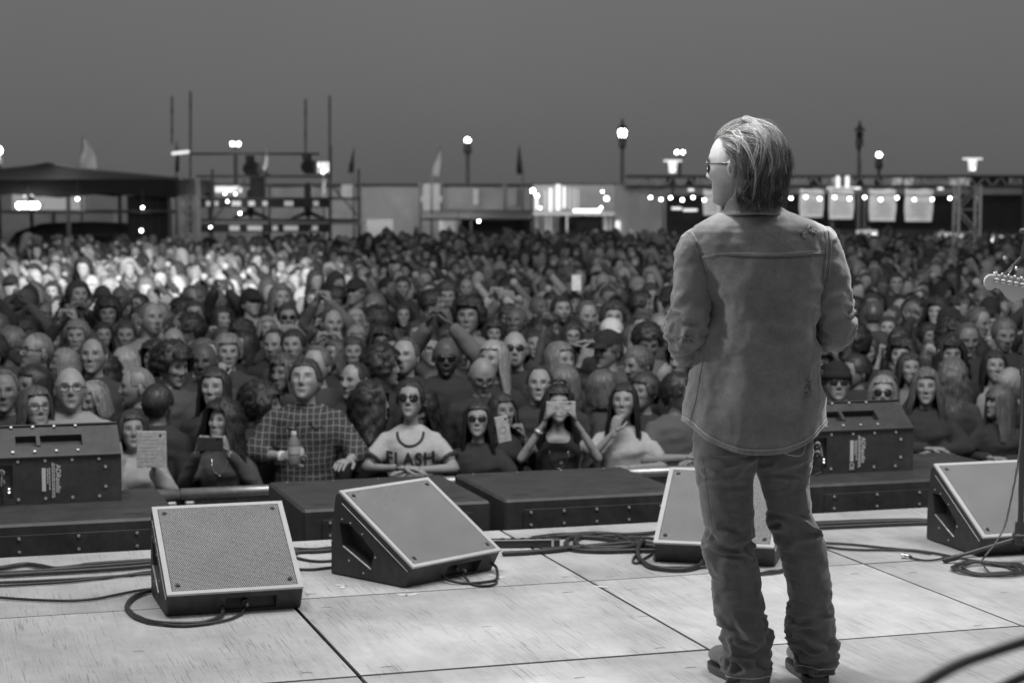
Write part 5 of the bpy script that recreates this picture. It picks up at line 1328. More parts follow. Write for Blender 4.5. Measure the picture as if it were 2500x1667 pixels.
# px, top, fem, hair, hair tone, skin, shirt, tone, accessories, yaw, head yaw, pitch, pose, head, label, depth or None, height or None
HAND = [
 # --- front row at the barrier
 (86, 940, 1, 'shoulder', .07, .34, 'jacket', .035, ('glasses',), .1, .45, -.12, 'down', S(seed=1, smile=1), 'woman in round glasses with shoulder length hair above the left front speaker', 'F', None, 'the woman in round glasses'),
 (172, 893, 0, 'bald', .10, .36, 'jacket', .30, ('glasses',), 0, .25, -.12, 'down', S(seed=2, age=1), 'bald man in dark glasses and pale hooded top beside the woman in round glasses', 'F', None, 'the bald man in glasses'),
 (322, 1000, 1, 'shoulder', .030, .30, 'jacket', .36, (), .1, .2, -.10, 'tablet', S(seed=3), 'woman in white jacket holding a pale tablet in front of her face', 'F', None, 'the woman with the tablet'),
 (545, 975, 1, 'curly', .018, .32, 'long', .07, (), -.1, -.35, -.14, 'phone', S(seed=4, smile=1), 'curly dark haired woman in grey top holding a dark phone at her chin', 'F', None, 'the curly haired woman with the phone'),
 (745, 872, 0, 'short', .030, .36, 'plaid', .2, (), .05, -.15, -.22, 'bottle', S(seed=5, closed=True, age=1), 'man in plaid shirt with closed eyes holding a water bottle', 'F', None, 'the plaid shirt man'),
 (1003, 924, 1, 'tied', .020, .36, 'tee', .44, ('aviator',), 0, -.12, -.14, 'rail', S(seed=6), 'person in sunglasses and white ringer tee printed FLASH', 'F', None, 'the FLASH tee wearer'),
 (1167, 977, 1, 'long', .018, .36, 'tee', .02, ('shades',), .0, -.05, -.10, 'rail', S(seed=7), 'woman in dark sunglasses and black tee with folded arms on the barrier', 'F', None, 'the woman in sunglasses and black tee'),
 (1226, 958, 1, 'shoulder', .02, .26, 'long', .02, (), .2, .2, -.05, 'phone', S(seed=8), 'woman hidden behind a pale phone case she holds up in one hand', 11.62, None, 'the woman hidden by her pale phone'),
 (1362, 938, 1, 'wavy', .014, .34, 'tank', .02, ('shadesup',), .05, .05, -.10, 'eyes', S(seed=9), 'woman in black tank top filming with a sideways phone across her eyes', 'F', None, 'the woman filming sideways'),
 (1524, 933, 1, 'long', .016, .33, 'tee', .42, (), -.1, -.10, -.14, 'railup', S(seed=10, smile=1), 'young woman in white tee with her hand over her mouth', 'F', None, 'the young woman in white tee'),
 (1655, 908, 0, 'thick', .018, .28, 'tee', .10, (), .35, .75, .05, 'rail', S(seed=11), 'man in grey tee with round badge looking left beside the denim man', 'F', None, 'the man in grey tee'),
 (2044, 888, 0, 'short', .015, .28, 'jacket', .02, ('shades', 'beanie'), 0, -.05, -.10, 'down', S(seed=12), 'man in black beanie and mirrored sunglasses above the right front speaker', 'F', None, 'the man in black beanie'),
 (2156, 914, 1, 'long', .20, .36, 'long', .04, ('aviator',), 0, -.20, -.10, 'down', S(seed=13), 'blonde woman in round sunglasses right of the man in black beanie', 'F', None, 'the blonde in round sunglasses'),
 (2262, 897, 1, 'wavy', .10, .32, 'jacket', .018, (), 0, -.25, -.05, 'rail', S(seed=14, age=1), 'woman with long light brown wavy hair in a black coat', 'F', None, 'the woman in the black coat'),
 (2442, 938, 1, 'bangs', .08, .30, 'long', .02, (), -.3, -.95, -.02, 'rail', S(seed=15), 'woman with a full fringe in profile at the far right behind the microphone stand', 'F', None, 'the woman with the fringe'),
 # --- second row
 (10, 900, 0, 'receding', .10, .22, 'long', .04, (), 0, .2, 0, 'down', S(seed=16), 'person cut by the left edge behind the woman in round glasses', 11.9, None, 'the person at the left edge'),
 (84, 888, 1, 'long', .016, .26, 'long', .02, (), -.2, -.55, .0, 'down', S(seed=17), 'woman with long black hair right behind the woman in round glasses', 12.1, None, 'the woman with long black hair'),
 (383, 935, 0, 'short', .018, .22, 'jacket', .02, (), 2.7, .2, 0, 'down', S(seed=18), 'dark haired head turned away just behind the tablet', 11.75, None, 'the dark head behind the tablet'),
 (338, 893, 0, 'buzz', .16, .33, 'jacket', .02, (), -.6, -.7, .10, 'down', S(seed=19), 'man with cropped grey hair bowing his head behind the tablet woman', 12.3, None, 'the man with cropped grey hair'),
 (524, 895, 1, 'long', .018, .34, 'jacket', .02, (), 0, -.15, -.06, 'down', S(seed=20, smile=1), 'smiling young woman with long dark hair above the curly haired woman', 12.2, None, 'the smiling young woman'),
 (640, 935, 0, 'afro', .018, .25, 'long', .03, (), 1.0, .4, 0, 'down', S(seed=21), 'bushy haired person at the left shoulder of the plaid man', 11.9, None, 'the bushy haired person'),
 (905, 930, 1, 'curly', .02, .28, 'long', .03, (), .9, .6, 0, 'down', S(seed=22), 'messy dark haired woman between the plaid man and the FLASH tee', 11.8, None, 'the messy haired woman'),
 (868, 880, 0, 'buzz', .02, .34, 'jacket', .03, (), -.2, -.45, .05, 'down', S(seed=23), 'man with cropped dark hair above the right shoulder of the plaid man', 12.4, None, 'the man with cropped dark hair'),
 (775, 842, 0, 'receding', .10, .33, 'long', .05, (), -.1, -.35, .0, 'down', S(seed=24), 'balding man right behind the plaid man', 12.6, None, 'the balding man'),
 (990, 821, 0, 'receding', .07, .35, 'jacket', .03, (), -.1, -.15, -.10, 'down', S(seed=25, beard=.5, age=1), 'man with a grey goatee and raised face left of centre', 12.9, None, 'the man with the goatee'),
 (930, 843, 0, 'afro', .016, .28, 'long', .02, (), .8, .7, 0, 'down', S(seed=26), 'dark bushy head seen from the side left of the goatee man', 12.75, None, 'the dark bushy head'),
 (1089, 821, 0, 'bald', .02, .10, 'jacket', .02, ('shades',), 0, .05, .12, 'down', S(seed=27, beard=1), 'bald dark skinned man in black looking down behind the FLASH tee', 12.8, None, 'the bald dark skinned man'),
 (1177, 868, 0, 'bald', .10, .30, 'long', .03, ('glasses',), .1, .1, .45, 'down', S(seed=28), 'bald man bowing his head right of the FLASH tee', 12.3, None, 'the bald man bowing his head'),
 (1206, 828, 1, 'long', .26, .36, 'long', .03, (), -.1, -.45, 0, 'down', S(seed=29, smile=1), 'smiling blonde woman left of the man in dark sunglasses', 12.9, None, 'the smiling blonde'),
 (1257, 806, 0, 'bald', .22, .36, 'tee', .018, ('shades',), 0, .0, -.10, 'down', S(seed=30, beard=.5, age=1), 'bald man in dark sunglasses with a goatee and a cross pendant', 13.2, None, 'the bald man in sunglasses'),
 (1318, 891, 0, 'receding', .03, .34, 'long', .04, (), 0, -.1, -.08, 'down', S(seed=31), 'man with receding dark hair peering over the filming woman', 12.2, None, 'the man with receding hair'),
 (1378, 888, 1, 'bob', .12, .28, 'long', .04, (), 2.6, .2, 0, 'down', S(seed=32), 'bobbed light brown hair seen from behind above the filming woman', 12.4, None, 'the bobbed head'),
 (1365, 832, 1, 'bob', .14, .32, 'long', .05, (), .3, .45, 0, 'down', S(seed=33), 'older woman with bobbed fair hair looking left in the middle', 13.0, None, 'the fair bobbed woman'),
 (1575, 908, 1, 'thick', .035, .30, 'long', .03, (), -.3, -.45, .0, 'down', S(seed=34, age=1), 'middle aged woman with short dark hair behind the young woman in white tee', 12.0, None, 'the short haired woman'),
 (1470, 900, 1, 'bob', .09, .26, 'long', .05, (), 1.5, .6, 0, 'down', S(seed=35), 'head with tousled hair left of the young woman in white tee', 12.3, None, 'the tousled head'),
 (1580, 783, 0, 'thick', .016, .25, 'jacket', .12, (), 0, .1, .5, 'down', S(seed=36, beard=1), 'bearded man in open pale shirt looking down left of the denim man', 13.4, None, 'the man looking down'),
 (2092, 862, 0, 'short', .02, .27, 'jacket', .02, (), -.5, -.7, .0, 'down', S(seed=37), 'man in profile facing right above the man in black beanie', 12.4, None, 'the man in profile'),
 (2325, 872, 1, 'wavy', .11, .2, 'long', .05, (), 2.8, .2, 0, 'down', S(seed=38), 'long wavy hair seen from behind right of the woman in black coat', 12.2, None, 'the wavy head from behind'),
 (2318, 818, 0, 'curly', .015, .27, 'jacket', .02, (), 0, .05, 0, 'down', S(seed=39, beard=.5), 'man with curly chin length dark hair near the microphone stand', 12.9, None, 'the curly haired man'),
 (2427, 853, 1, 'long', .016, .32, 'long', .26, (), 0, .0, -.05, 'down', S(seed=40, smile=1), 'smiling woman with black hair and pale shirt left of the microphone stand', 12.8, None, 'the smiling woman at the right'),
 (2463, 893, 0, 'bald', .25, .30, 'long', .03, (), 1.4, .3, .2, 'down', S(seed=41), 'pale grey head bowed beside the microphone stand', 12.2, None, 'the pale grey head'),
 (2221, 858, 1, 'shoulder', .03, .30, 'long', .16, (), 0, .0, -.05, 'down', S(seed=42, smile=1), 'dark haired woman laughing below the raised fist', 12.9, None, 'the laughing woman'),
 (2160, 905, 1, 'long', .06, .32, 'jacket', .04, (), 0, .1, .0, 'fist', S(seed=43), 'person with one fist raised high on the right', 12.5, 1.60, 'the person with the raised fist'),
 # --- further back
 (250, 703, 0, 'short', .03, .30, 'jacket', .02, ('beanie',), 0, .1, -.05, 'down', S(seed=44, beard=.8), 'bearded man in a dark beanie at the left', None, 1.76, 'the bearded man in the beanie'),
 (27, 674, 0, 'short', .03, .34, 'jacket', .34, ('cap',), 0, 0, -.05, 'down', S(seed=45), 'man in dark cap and light jacket at the left edge', None, 1.76, 'the man in cap and light jacket'),
 (128, 687, 0, 'thick', .018, .32, 'jacket', .20, (), 0, .05, -.05, 'down', S(seed=46, beard=1), 'curly haired bearded man left of the beanie man', None, 1.72, 'the curly bearded man'),
 (341, 630, 0, 'short', .02, .38, 'jacket', .03, ('cap',), 0, 0, .35, 'down', S(seed=47), 'brightly lit man in dark cap looking down', None, 1.78, 'the lit man looking down'),
 (341, 716, 0, 'short', .02, .32, 'long', .08, ('glasses',), -.2, -.3, -.05, 'down', S(seed=48), 'dark haired man in thin glasses right of the beanie man', None, 1.74, 'the man in thin glasses'),
 (395, 738, 0, 'buzz', .14, .30, 'long', .06, (), -.1, -.1, .05, 'brow', S(seed=49, age=1), 'grey haired man shading his brow with one hand', None, 1.72, 'the man shading his brow'),
 (466, 764, 0, 'thick', .015, .26, 'jacket', .02, (), -.7, -.7, .0, 'down', S(seed=50), 'thick dark haired man in profile left of centre', None, 1.80, 'the thick haired man in profile'),
 (523, 703, 1, 'shoulder', .03, .30, 'long', .05, ('glasses',), 0, .1, -.05, 'down', S(seed=51), 'woman in glasses under the raised dark sleeve', None, 1.66, 'the woman in glasses'),
 (188, 780, 0, 'thick', .13, .30, 'jacket', .03, (), 0, .05, .05, 'down', S(seed=52, age=1), 'grey haired man above the bald man in glasses', None, 1.76, 'the grey haired man'),
 (252, 786, 1, 'long', .016, .28, 'long', .03, (), .1, .2, 0, 'down', S(seed=53), 'woman with sleek black hair below the beanie man', None, 1.64, 'the woman with sleek hair'),
 (308, 783, 0, 'short', .03, .27, 'long', .04, (), .0, .1, .1, 'down', S(seed=54), 'short haired man right of the sleek haired woman', None, 1.70, 'the short haired man'),
 (424, 800, 0, 'bald', .05, .26, 'tee', .018, (), 0, .1, .1, 'down', S(seed=55, beard=1, age=1), 'bald man with a beard and a light necklace in black tee', None, 1.80, 'the bald man with the necklace'),
 (306, 847, 1, 'bob', .26, .32, 'long', .12, (), 2.5, .3, 0, 'down', S(seed=56), 'short blonde hair seen from behind under the bearded men', None, 1.66, 'the short blonde head'),
 (555, 815, 0, 'thick', .16, .33, 'long', .05, (), .1, .15, .05, 'railup', S(seed=57, age=1), 'grey haired man with his hand on his chin', None, 1.76, 'the man with hand on chin'),
 (600, 806, 1, 'long', .014, .30, 'long', .02, (), -.3, -.6, 0, 'down', S(seed=58), 'black haired woman in profile right of the hand on chin man', None, 1.66, 'the black haired woman in profile'),
 (500, 837, 0, 'bald', .02, .09, 'jacket', .05, (), -.2, .1, .05, 'down', S(seed=59), 'dark skinned man left of the hand on chin man', None, 1.80, 'the dark skinned man'),
 (160, 850, 1, 'long', .20, .30, 'long', .05, (), -.6, -.7, 0, 'down', S(seed=60), 'woman with long fair hair turned away above the bald man in glasses', None, 1.64, 'the long fair haired woman'),
 (64, 773, 1, 'curly', .018, .24, 'long', .03, (), -.5, -.4, 0, 'down', S(seed=61), 'woman with big dark curly hair at the left', None, 1.66, 'the big curly haired woman'),
 (131, 800, 1, 'long', .04, .27, 'long', .04, (), 0, .1, 0, 'down', S(seed=62), 'long haired woman between the curly woman and the grey haired man', None, 1.60, 'the quiet long haired woman'),
 (434, 674, 1, 'long', .30, .40, 'tank', .30, (), -.2, -.35, 0, 'down', S(seed=63, smile=1), 'brightly lit blonde woman in pale top', None, 1.66, 'the lit blonde woman'),
 (697, 697, 0, 'buzz', .10, .26, 'long', .03, (), -.1, -.1, .05, 'down', S(seed=64), 'man with cropped hair below the raised dark sleeve', None, 1.80, 'the cropped man under the sleeve'),
 (763, 706, 1, 'long', .014, .27, 'long', .016, (), 0, .1, .05, 'down', S(seed=65), 'woman under very long black hair left of centre', None, 1.66, 'the very long haired woman'),
 (750, 758, 1, 'long', .014, .28, 'long', .016, ('glasses',), 0, .1, 0, 'down', S(seed=66), 'woman in glasses and black just below another long haired woman', None, 1.60, 'the woman in glasses and black'),
 (823, 697, 0, 'short', .02, .28, 'long', .06, (), -.6, -.8, .05, 'down', S(seed=67), 'man with a sharp profile facing right, left of centre', None, 1.80, 'the sharp profiled man'),
 (716, 803, 0, 'short', .016, .30, 'jacket', .05, (), 0, -.1, 0, 'down', S(seed=68), 'dark haired man above the head of the plaid man', None, 1.76, 'the dark haired man'),
 (672, 803, 0, 'receding', .02, .30, 'jacket', .03, (), -.1, -.2, .1, 'down', S(seed=69, beard=.5), 'man with dark moustache left above the plaid man', None, 1.74, 'the man with the moustache'),
 (868, 754, 1, 'bob', .26, .28, 'long', .10, (), .1, .1, .1, 'down', S(seed=70), 'fair haired woman looking down left of centre', None, 1.64, 'the fair haired woman'),
 (871, 793, 1, 'bob', .20, .30, 'long', .05, (), 0, .1, .3, 'down', S(seed=71), 'second fair haired woman directly below the first', None, 1.60, 'the second fair haired woman'),
 (862, 821, 1, 'long', .03, .29, 'long', .03, (), 0, .1, .05, 'down', S(seed=72, smile=1), 'woman grinning below the two fair haired women', None, 1.66, 'the grinning woman'),
 (820, 827, 1, 'shoulder', .06, .30, 'long', .04, (), -.3, -.4, -.1, 'down', S(seed=73), 'woman with lifted chin right of the balding man', None, 1.64, 'the woman with lifted chin'),
 (1043, 811, 0, 'short', .02, .30, 'jacket', .04, ('glasses',), .2, .3, 0, 'down', S(seed=74), 'young man in glasses between the goatee man and the dark skinned man', None, 1.78, 'the young man in glasses'),
 (1129, 738, 0, 'short', .04, .30, 'tee', .018, (), 0, .1, -.1, 'down', S(seed=75, age=1), 'tall man in black tee left of centre', None, 1.84, 'the tall man in black tee'),
 (1053, 706, 0, 'thick', .013, .27, 'jacket', .02, (), .5, .9, .05, 'down', S(seed=76), 'man with glossy black hair and white collar facing left', None, 1.82, 'the glossy haired man'),
 (1206, 780, 1, 'curly', .018, .28, 'long', .03, (), 0, .05, 0, 'down', S(seed=77), 'woman with full dark hair above the bald man in sunglasses', None, 1.62, 'the full haired woman'),
 (1139, 678, 0, 'buzz', .03, .27, 'long', .05, (), 0, 0, 0, 'down', S(seed=78), 'square faced man above the tall man in black tee', None, 1.78, 'the square faced man'),
 (983, 674, 0, 'short', .016, .26, 'long', .04, (), 0, .05, .1, 'down', S(seed=79), 'man in shadow just right of the lit patch of crowd', None, 1.80, 'the shadowed man'),
 (1015, 784, 1, 'bob', .03, .28, 'long', .03, (), 0, .15, .05, 'down', S(seed=80), 'young bobbed woman above the goatee man', None, 1.60, 'the young bobbed woman'),
 (985, 741, 1, 'shoulder', .016, .27, 'long', .02, (), 0, .1, 0, 'down', S(seed=81), 'woman with a dark bob left of the glossy haired man', None, 1.66, 'the dark bobbed woman'),
 (1502, 733, 0, 'short', .03, .32, 'jacket', .16, ('shades',), .2, .35, 0, 'down', S(seed=82), 'man in sunglasses and pale shirt above the white mesh cap', None, 1.80, 'the man in sunglasses and pale shirt'),
 (1492, 783, 0, 'short', .03, .28, 'jacket', .02, ('capback',), 2.9, .2, .1, 'down', S(seed=83), 'white mesh cap seen from behind left of the denim man', None, 1.76, 'the white mesh cap'),
 (1563, 709, 0, 'thick', .014, .26, 'jacket', .02, (), .5, .8, .1, 'down', S(seed=84), 'man with swept dark hair facing left by the elbow of the denim man', None, 1.82, 'the man with swept hair'),
 (1397, 788, 1, 'shoulder', .03, .30, 'long', .03, ('glasses',), 0, .1, 0, 'down', S(seed=85), 'woman in glasses above the fair bobbed woman', None, 1.66, 'the woman in glasses at the centre'),
 (1304, 805, 1, 'long', .016, .25, 'long', .02, (), 0, .1, 0, 'down', S(seed=86), 'black haired woman right of the bald man in sunglasses', None, 1.66, 'the black haired woman'),
 (1405, 716, 0, 'short', .04, .28, 'long', .03, (), 0, 0, -.1, 'overhead', S(seed=87), 'person holding a glowing phone overhead with both hands', None, 1.66, 'the person filming overhead'),
 (1612, 764, 0, 'receding', .16, .28, 'long', .05, (), 0, .1, 0, 'down', S(seed=88, age=1), 'grey man peeking out left of the sleeve of the denim man', None, 1.80, 'the grey man by the sleeve'),
 (2133, 732, 0, 'buzz', .06, .22, 'long', .05, (), 2.5, .3, .1, 'down', S(seed=89), 'cropped head turned away right of the sleeve of the denim man', None, 1.84, 'the cropped head'),
 (2187, 665, 0, 'short', .02, .27, 'jacket', .02, (), 0, 0, 0, 'down', S(seed=90), 'tall dark haired man far right of the denim man', None, 1.84, 'the tall dark haired man'),
 (2324, 655, 1, 'long', .013, .22, 'jacket', .02, (), 1.2, .5, 0, 'down', S(seed=91), 'sleek black head left of the guitar headstock', None, 1.84, 'the sleek black head'),
 (2268, 788, 0, 'thick', .02, .25, 'long', .04, (), 0, .2, .1, 'fists', S(seed=92), 'person with both arms up behind the raised fist', None, 1.58, 'the person with both arms up'),
 (552, 684, 0, 'short', .03, .27, 'long', .02, (), 0, 0, 0, 'wide', S(seed=93), 'person stretching a dark sleeved arm up across the lit crowd', None, 1.78, 'the stretched dark arm'),
 (735, 622, 0, 'short', .016, .38, 'jacket', .02, ('cap',), 0, 0, .1, 'phone', S(seed=94), 'lit man in a dark cap filming with both hands', None, 1.78, 'the lit man filming'),
 (851, 640, 0, 'short', .02, .38, 'long', .30, (), -.5, -.8, .0, 'down', S(seed=95), 'lit man in profile at the right end of the bright patch', None, 1.80, 'the lit man in profile'),
 (225, 671, 0, 'bald', .25, .42, 'jacket', .18, ('glasses',), 0, -.2, .1, 'down', S(seed=96), 'bald brightly lit man with glasses above the beanie man', None, 1.76, 'the lit bald man'),
]
used = []; INDIV = []
for (px, top, fem, hs, ht, sk, sh, sv, acc, yaw, hy, hpch, pose, hd, lab, Yd, hh, phrase) in HAND:
    if Yd == 'F':
        Yd = y_on_s(px, FR)
    elif Yd is not None: Yd = y_on_s(px, FR + max(.28, (Yd - 11.5) * .95))
    loc, h = place(px, top, hh or 1.7, Yd if hh is None or Yd is None else None, hs) if Yd is None or hh is None else place(px, top, hh, None, hs)
    front = loc.y < 12
    av = .55 if lab.startswith('white mesh') else .022
    t = person(loc, h, yaw, fem, pose, hd, hy, hpch - .05, hs, ht, hd[0][1] % 4, sk, sh, sv, acc, lab, GRP, wide=1.0 if h < 1.9 else .93, sc_head=1.02, accv=av)
    used.append((loc.x, loc.y)); INDIV.append(t); PEOPLE.append((px, top + 40, loc.y, phrase))
byl = {o['label']: o for o in INDIV}
def who(k): return next(o for l, o in byl.items() if k in l)
# --- particular parts
def part(t, name, g, m, smooth=True, color=None): o = O(name, g, m, t, smooth=smooth); 
pl = who('plaid shirt'); fl = who('FLASH')
def surf(t, x, z, part_names=('shirt', 'jacket', 'tank_top')):
    me = next(c for c in t.children if c.name.split('.')[0] in part_names).data
    if me.name not in _bvh: _bvh[me.name] = BVHTree.FromPolygons([tuple(v.co) for v in me.vertices], [tuple(p.vertices) for p in me.polygons])
    h = _bvh[me.name].ray_cast(Vector((x, -1, z)), Vector((0, 1, 0))); return h[0]
_bvh = {}
def on_cloth(t, V, lift=.003):
    out = []
    for x, z in V:
        h = surf(t, x, z); out.append((x, (h.y if h else -.12) - lift, z))
    return out
# FLASH lettering curved onto the chest
cu = bpy.data.curves.new('txt', 'FONT'); cu.body = 'FLASH'; cu.size = .098; cu.align_x = 'CENTER'; cu.offset = .0028; cu.resolution_u = 3; cu.space_character = 1.12
tmp = link('tmp', cu); me = bpy.data.meshes.new_from_object(tmp.evaluated_get(bpy.context.evaluated_depsgraph_get())); bpy.data.objects.remove(tmp)
import bmesh
bm = bmesh.new(); bm.from_mesh(me); bmesh.ops.subdivide_edges(bm, edges=[e for e in bm.edges if e.calc_length() > .02], cuts=3); bmesh.ops.triangulate(bm, faces=bm.faces); bm.to_mesh(me); bm.free()
for v in me.vertices:
    x, z = v.co.x, v.co.y * 1.12 + 1.195 + .4 * v.co.x ** 2; h = surf(fl, x, z); v.co = (x, (h.y if h else -.13) - .004, z)
me.materials.clear(); me.materials.append(MT['dark']); link('lettering', me, fl)
a = np.arange(28) * 2 * math.pi / 28
g = G(); P = on_cloth(fl, [(.078 * math.cos(t_), 1.385 - .075 * max(0, -math.sin(t_)) * 1.0) for t_ in np.linspace(math.pi, 2 * math.pi, 18)], .001); g.tube(P, .0085, 8); part(fl, 'collar_band', g, MT['dark'])
for s in (-1, 1):
    sh_, el, wr = sleeve_pts('rail', 1, s, 1); e = sh_ * .38 + el * .62; d_ = (el - sh_) / np.linalg.norm(el - sh_)
    g = G(); g.tube([e + d_ * .002, e + d_ * .022], [.064, .063], 16, dome=False); part(fl, 'sleeve_band', g, MT['dark'])
g = G(); wr = np.array(POSE['rail'][1][1]); d_ = np.array((1, -.6, .1)); d_ /= np.linalg.norm(d_); g.tube([wr - d_ * .035, wr - d_ * .008], [.030, .029], 14, dome=False); part(fl, 'wristwatch', g, MT['rub'])
# plaid shirt: collar points, open neck and placket
for s in (-1, 1):
    P = on_cloth(pl, [(s * .045, 1.43), (s * .085, 1.40), (s * .095, 1.345), (s * .060, 1.325), (s * .030, 1.37)], .012); g = G(); g.add(P + [(x, y + .010, z) for x, y, z in P], [(0, 1, 2, 3, 4), (9, 8, 7, 6, 5)] + [(i, (i + 1) % 5, 5 + (i + 1) % 5, 5 + i) for i in range(5)]); part(pl, 'collar', g, MT['plaid'], 'angle')
g = G(); P = on_cloth(pl, [(.004, z) for z in np.linspace(1.25, .9, 12)], .001); g.tube(P, .004, 6, flat=.4); part(pl, 'placket', g, MT['plaid'])
def band(t, pose, idx, k, r, m='white', nm='wristband', w=.010):
    el, wr = np.array(POSE[pose][idx][0]), np.array(POSE[pose][idx][1]); d_ = (wr - el) / np.linalg.norm(wr - el); c = wr - d_ * k; g = G(); g.tube([c - d_ * w, c + d_ * w], [r, r * .97], 14, dome=False); part(t, nm, g, MT[m])
band(pl, 'bottle', 1, .02, .029, 'white'); bt = who('black tee with folded'); band(bt, 'rail', 1, .03, .027, 'rub', 'bracelet', .002); band(bt, 'rail', 1, .05, .028, 'rub', 'bracelet', .002)
fs = who('filming with a sideways'); band(fs, 'eyes', 1, .08, .028, 'alu', 'bracelet', .012); gt = who('man in grey tee with'); band(gt, 'rail', 0, .02, .029)
band(who('light brown wavy hair'), 'rail', 0, .02, .026); band(who('one fist raised'), 'fist', 1, .03, .026); band(who('profile at the far right'), 'rail', 0, .04, .027); band(who('both arms up behind'), 'fists', 0, .03, .027)
g = G(); P = on_cloth(gt, [(.06 + .043 * math.cos(t_), 1.17 + .048 * math.sin(t_)) for t_ in np.arange(18) * math.pi / 9], .004); g.add(P, [tuple(range(18))]); part(gt, 'badge', g, MT['label_'], False)
g = G(); P = on_cloth(gt, [(.06 + .030 * math.cos(t_), 1.17 + .034 * math.sin(t_)) for t_ in np.linspace(0, 6.28, 24)], .006); g.tube(P, .003, 5); part(gt, 'badge_ring', g, MT['dark'])
def pendant(t, w, z0, zb, r=.009, m='chrome', cross=False, cr=.0018):
    g = G(); P = on_cloth(t, [(w * math.cos(t_), z0 + (z0 - zb) * math.sin(t_)) for t_ in np.linspace(-math.pi, 0, 16)], .004); g.tube(P, cr, 5)
    q = P[8]; 
    if cross: g.box((q[0], q[1] - .004, zb - .02), (.008, .004, .05)); g.box((q[0], q[1] - .004, zb - .012), (.028, .004, .008))
    elif r: g.sph((q[0], q[1] - .003, zb - r), r, 10, 8)
    part(t, 'pendant' if (r or cross) else 'necklace', g, MT[m])
pendant(fs, .06, 1.30, 1.18, .010); pendant(who('cross pendant'), .06, 1.36, 1.27, 0, cross=True); pendant(who('light necklace'), .075, 1.39, 1.31, 0, 'label_', cr=.005); pendant(who('holding a dark phone'), .05, 1.36, 1.27, .010)
# --- phones, tablet, bottle
def phone(t, p, label, w=.075, h=.15, rx=0, rz=0, ry=0, tone=.03, case=None, name='phone', detail=True, glow=0):
    q = L2W(t, p); o = thing(name, label, name, q, 0, 'phones held up in the crowd' if name == 'phone' else None); o.rotation_euler = (rx, ry, t.rotation_euler.z + rz)
    g = G(); g.bbox((0, 0, 0), (w, .009, h), .003); c = O('back_case' if not glow else 'frame', g, MT['phone'], o, smooth=False); c.color = (tone,) * 3 + (1,)
    g = G(); g.box((0, .0055, 0), (w * .92, .001, h * .94)); O('screen', g, MT['screen'], o, smooth=False)
    if detail: g = G(); g.tube([(w * .3, -.0045, h * .38), (w * .3, -.0065, h * .38)], .007, 10, dome=False); O('camera_lens', g, MT['lens'], o)
    return o
tb = phone(who('holding a pale tablet'), (.145, -.315, 1.50), 'pale patterned tablet held upright before the face of the woman in white jacket', .165, .205, tone=.42, name='tablet')
g = G(); g.tube([(.075 + .012 * math.cos(a_), -.008, -.115 + .0 + .014 * math.sin(a_)) for a_ in np.linspace(0, 6.3, 14)], .003, 6)
for k in range(9): g.box((random.uniform(-.03, .03), -.0052, -.085 + k * .020), (random.uniform(.06, .14), .001, random.uniform(.003, .008)))
O('case_pattern', g, MT['scrim'], tb)
phone(who('holding a dark phone'), (0, -.335, 1.485), 'dark phone held sideways at the chin of the curly haired woman', .150, .078, tone=.045)
ph = phone(who('hidden behind a pale phone'), (-.06, -.33, 1.50), 'pale phone case held upright behind the woman in sunglasses and black tee', .082, .16, ry=-.18, tone=.42)
g = G(); g.tube([(.02 * math.cos(a_), -.006, .0 + .02 * math.sin(a_)) for a_ in np.linspace(0, 6.3, 18)], .0025, 6); O('ring_print', g, MT['scrim'], ph)
ph = phone(fs, (0, -.265, 1.585), 'ornate pale phone held sideways across the eyes of the woman in black tank top', .175, .088, tone=.42)
g = G(); rr_ = random.Random(3)
for k in range(26):
    x, z = rr_.uniform(-.075, .065), rr_.uniform(-.036, .036); g.tube([(x, -.006, z), (x + rr_.uniform(-.014, .014), -.006, z + rr_.uniform(-.008, .008)), (x + rr_.uniform(-.014, .014), -.006, z + rr_.uniform(-.008, .008))], .0022, 5)
O('case_pattern', g, MT['scrim'], ph)
phone(who('glowing phone overhead'), (0, -.30, 1.83), 'bright phone held overhead between two raised hands in the middle', .10, .17, tone=.8, glow=0)
phone(who('filming with both hands'), (0, -.32, 1.50), 'dark phone held by the lit man in the cap', .15, .075, tone=.04, detail=False)
q = L2W(pl, (-.045, -.335, 1.165)); bo = thing('water_bottle', 'clear plastic water bottle in the hand of the plaid shirt man', 'bottle', q)
a = np.arange(18) * 2 * math.pi / 18
g = G(); g.loft([np.stack([r * np.cos(a), r * np.sin(a), np.full(18, z)], 1) for r, z in ((.030, 0), (.033, .006), (.033, .05), (.030, .06), (.033, .07), (.033, .115), (.026, .145), (.014, .165), (.013, .172))]); O('bottle_body', g, MT['clear'], bo, smooth=True)
g = G(); g.tube([(0, 0, .170), (0, 0, .188)], .0155, 14, dome=False); O('cap', g, MT['white'], bo)
g = G(); g.loft([np.stack([.0336 * np.cos(a), .0336 * np.sin(a), np.full(18, z)], 1) for z in (.062, .105)], caps=False); O('label_wrap', g, MT['scrim'], bo)

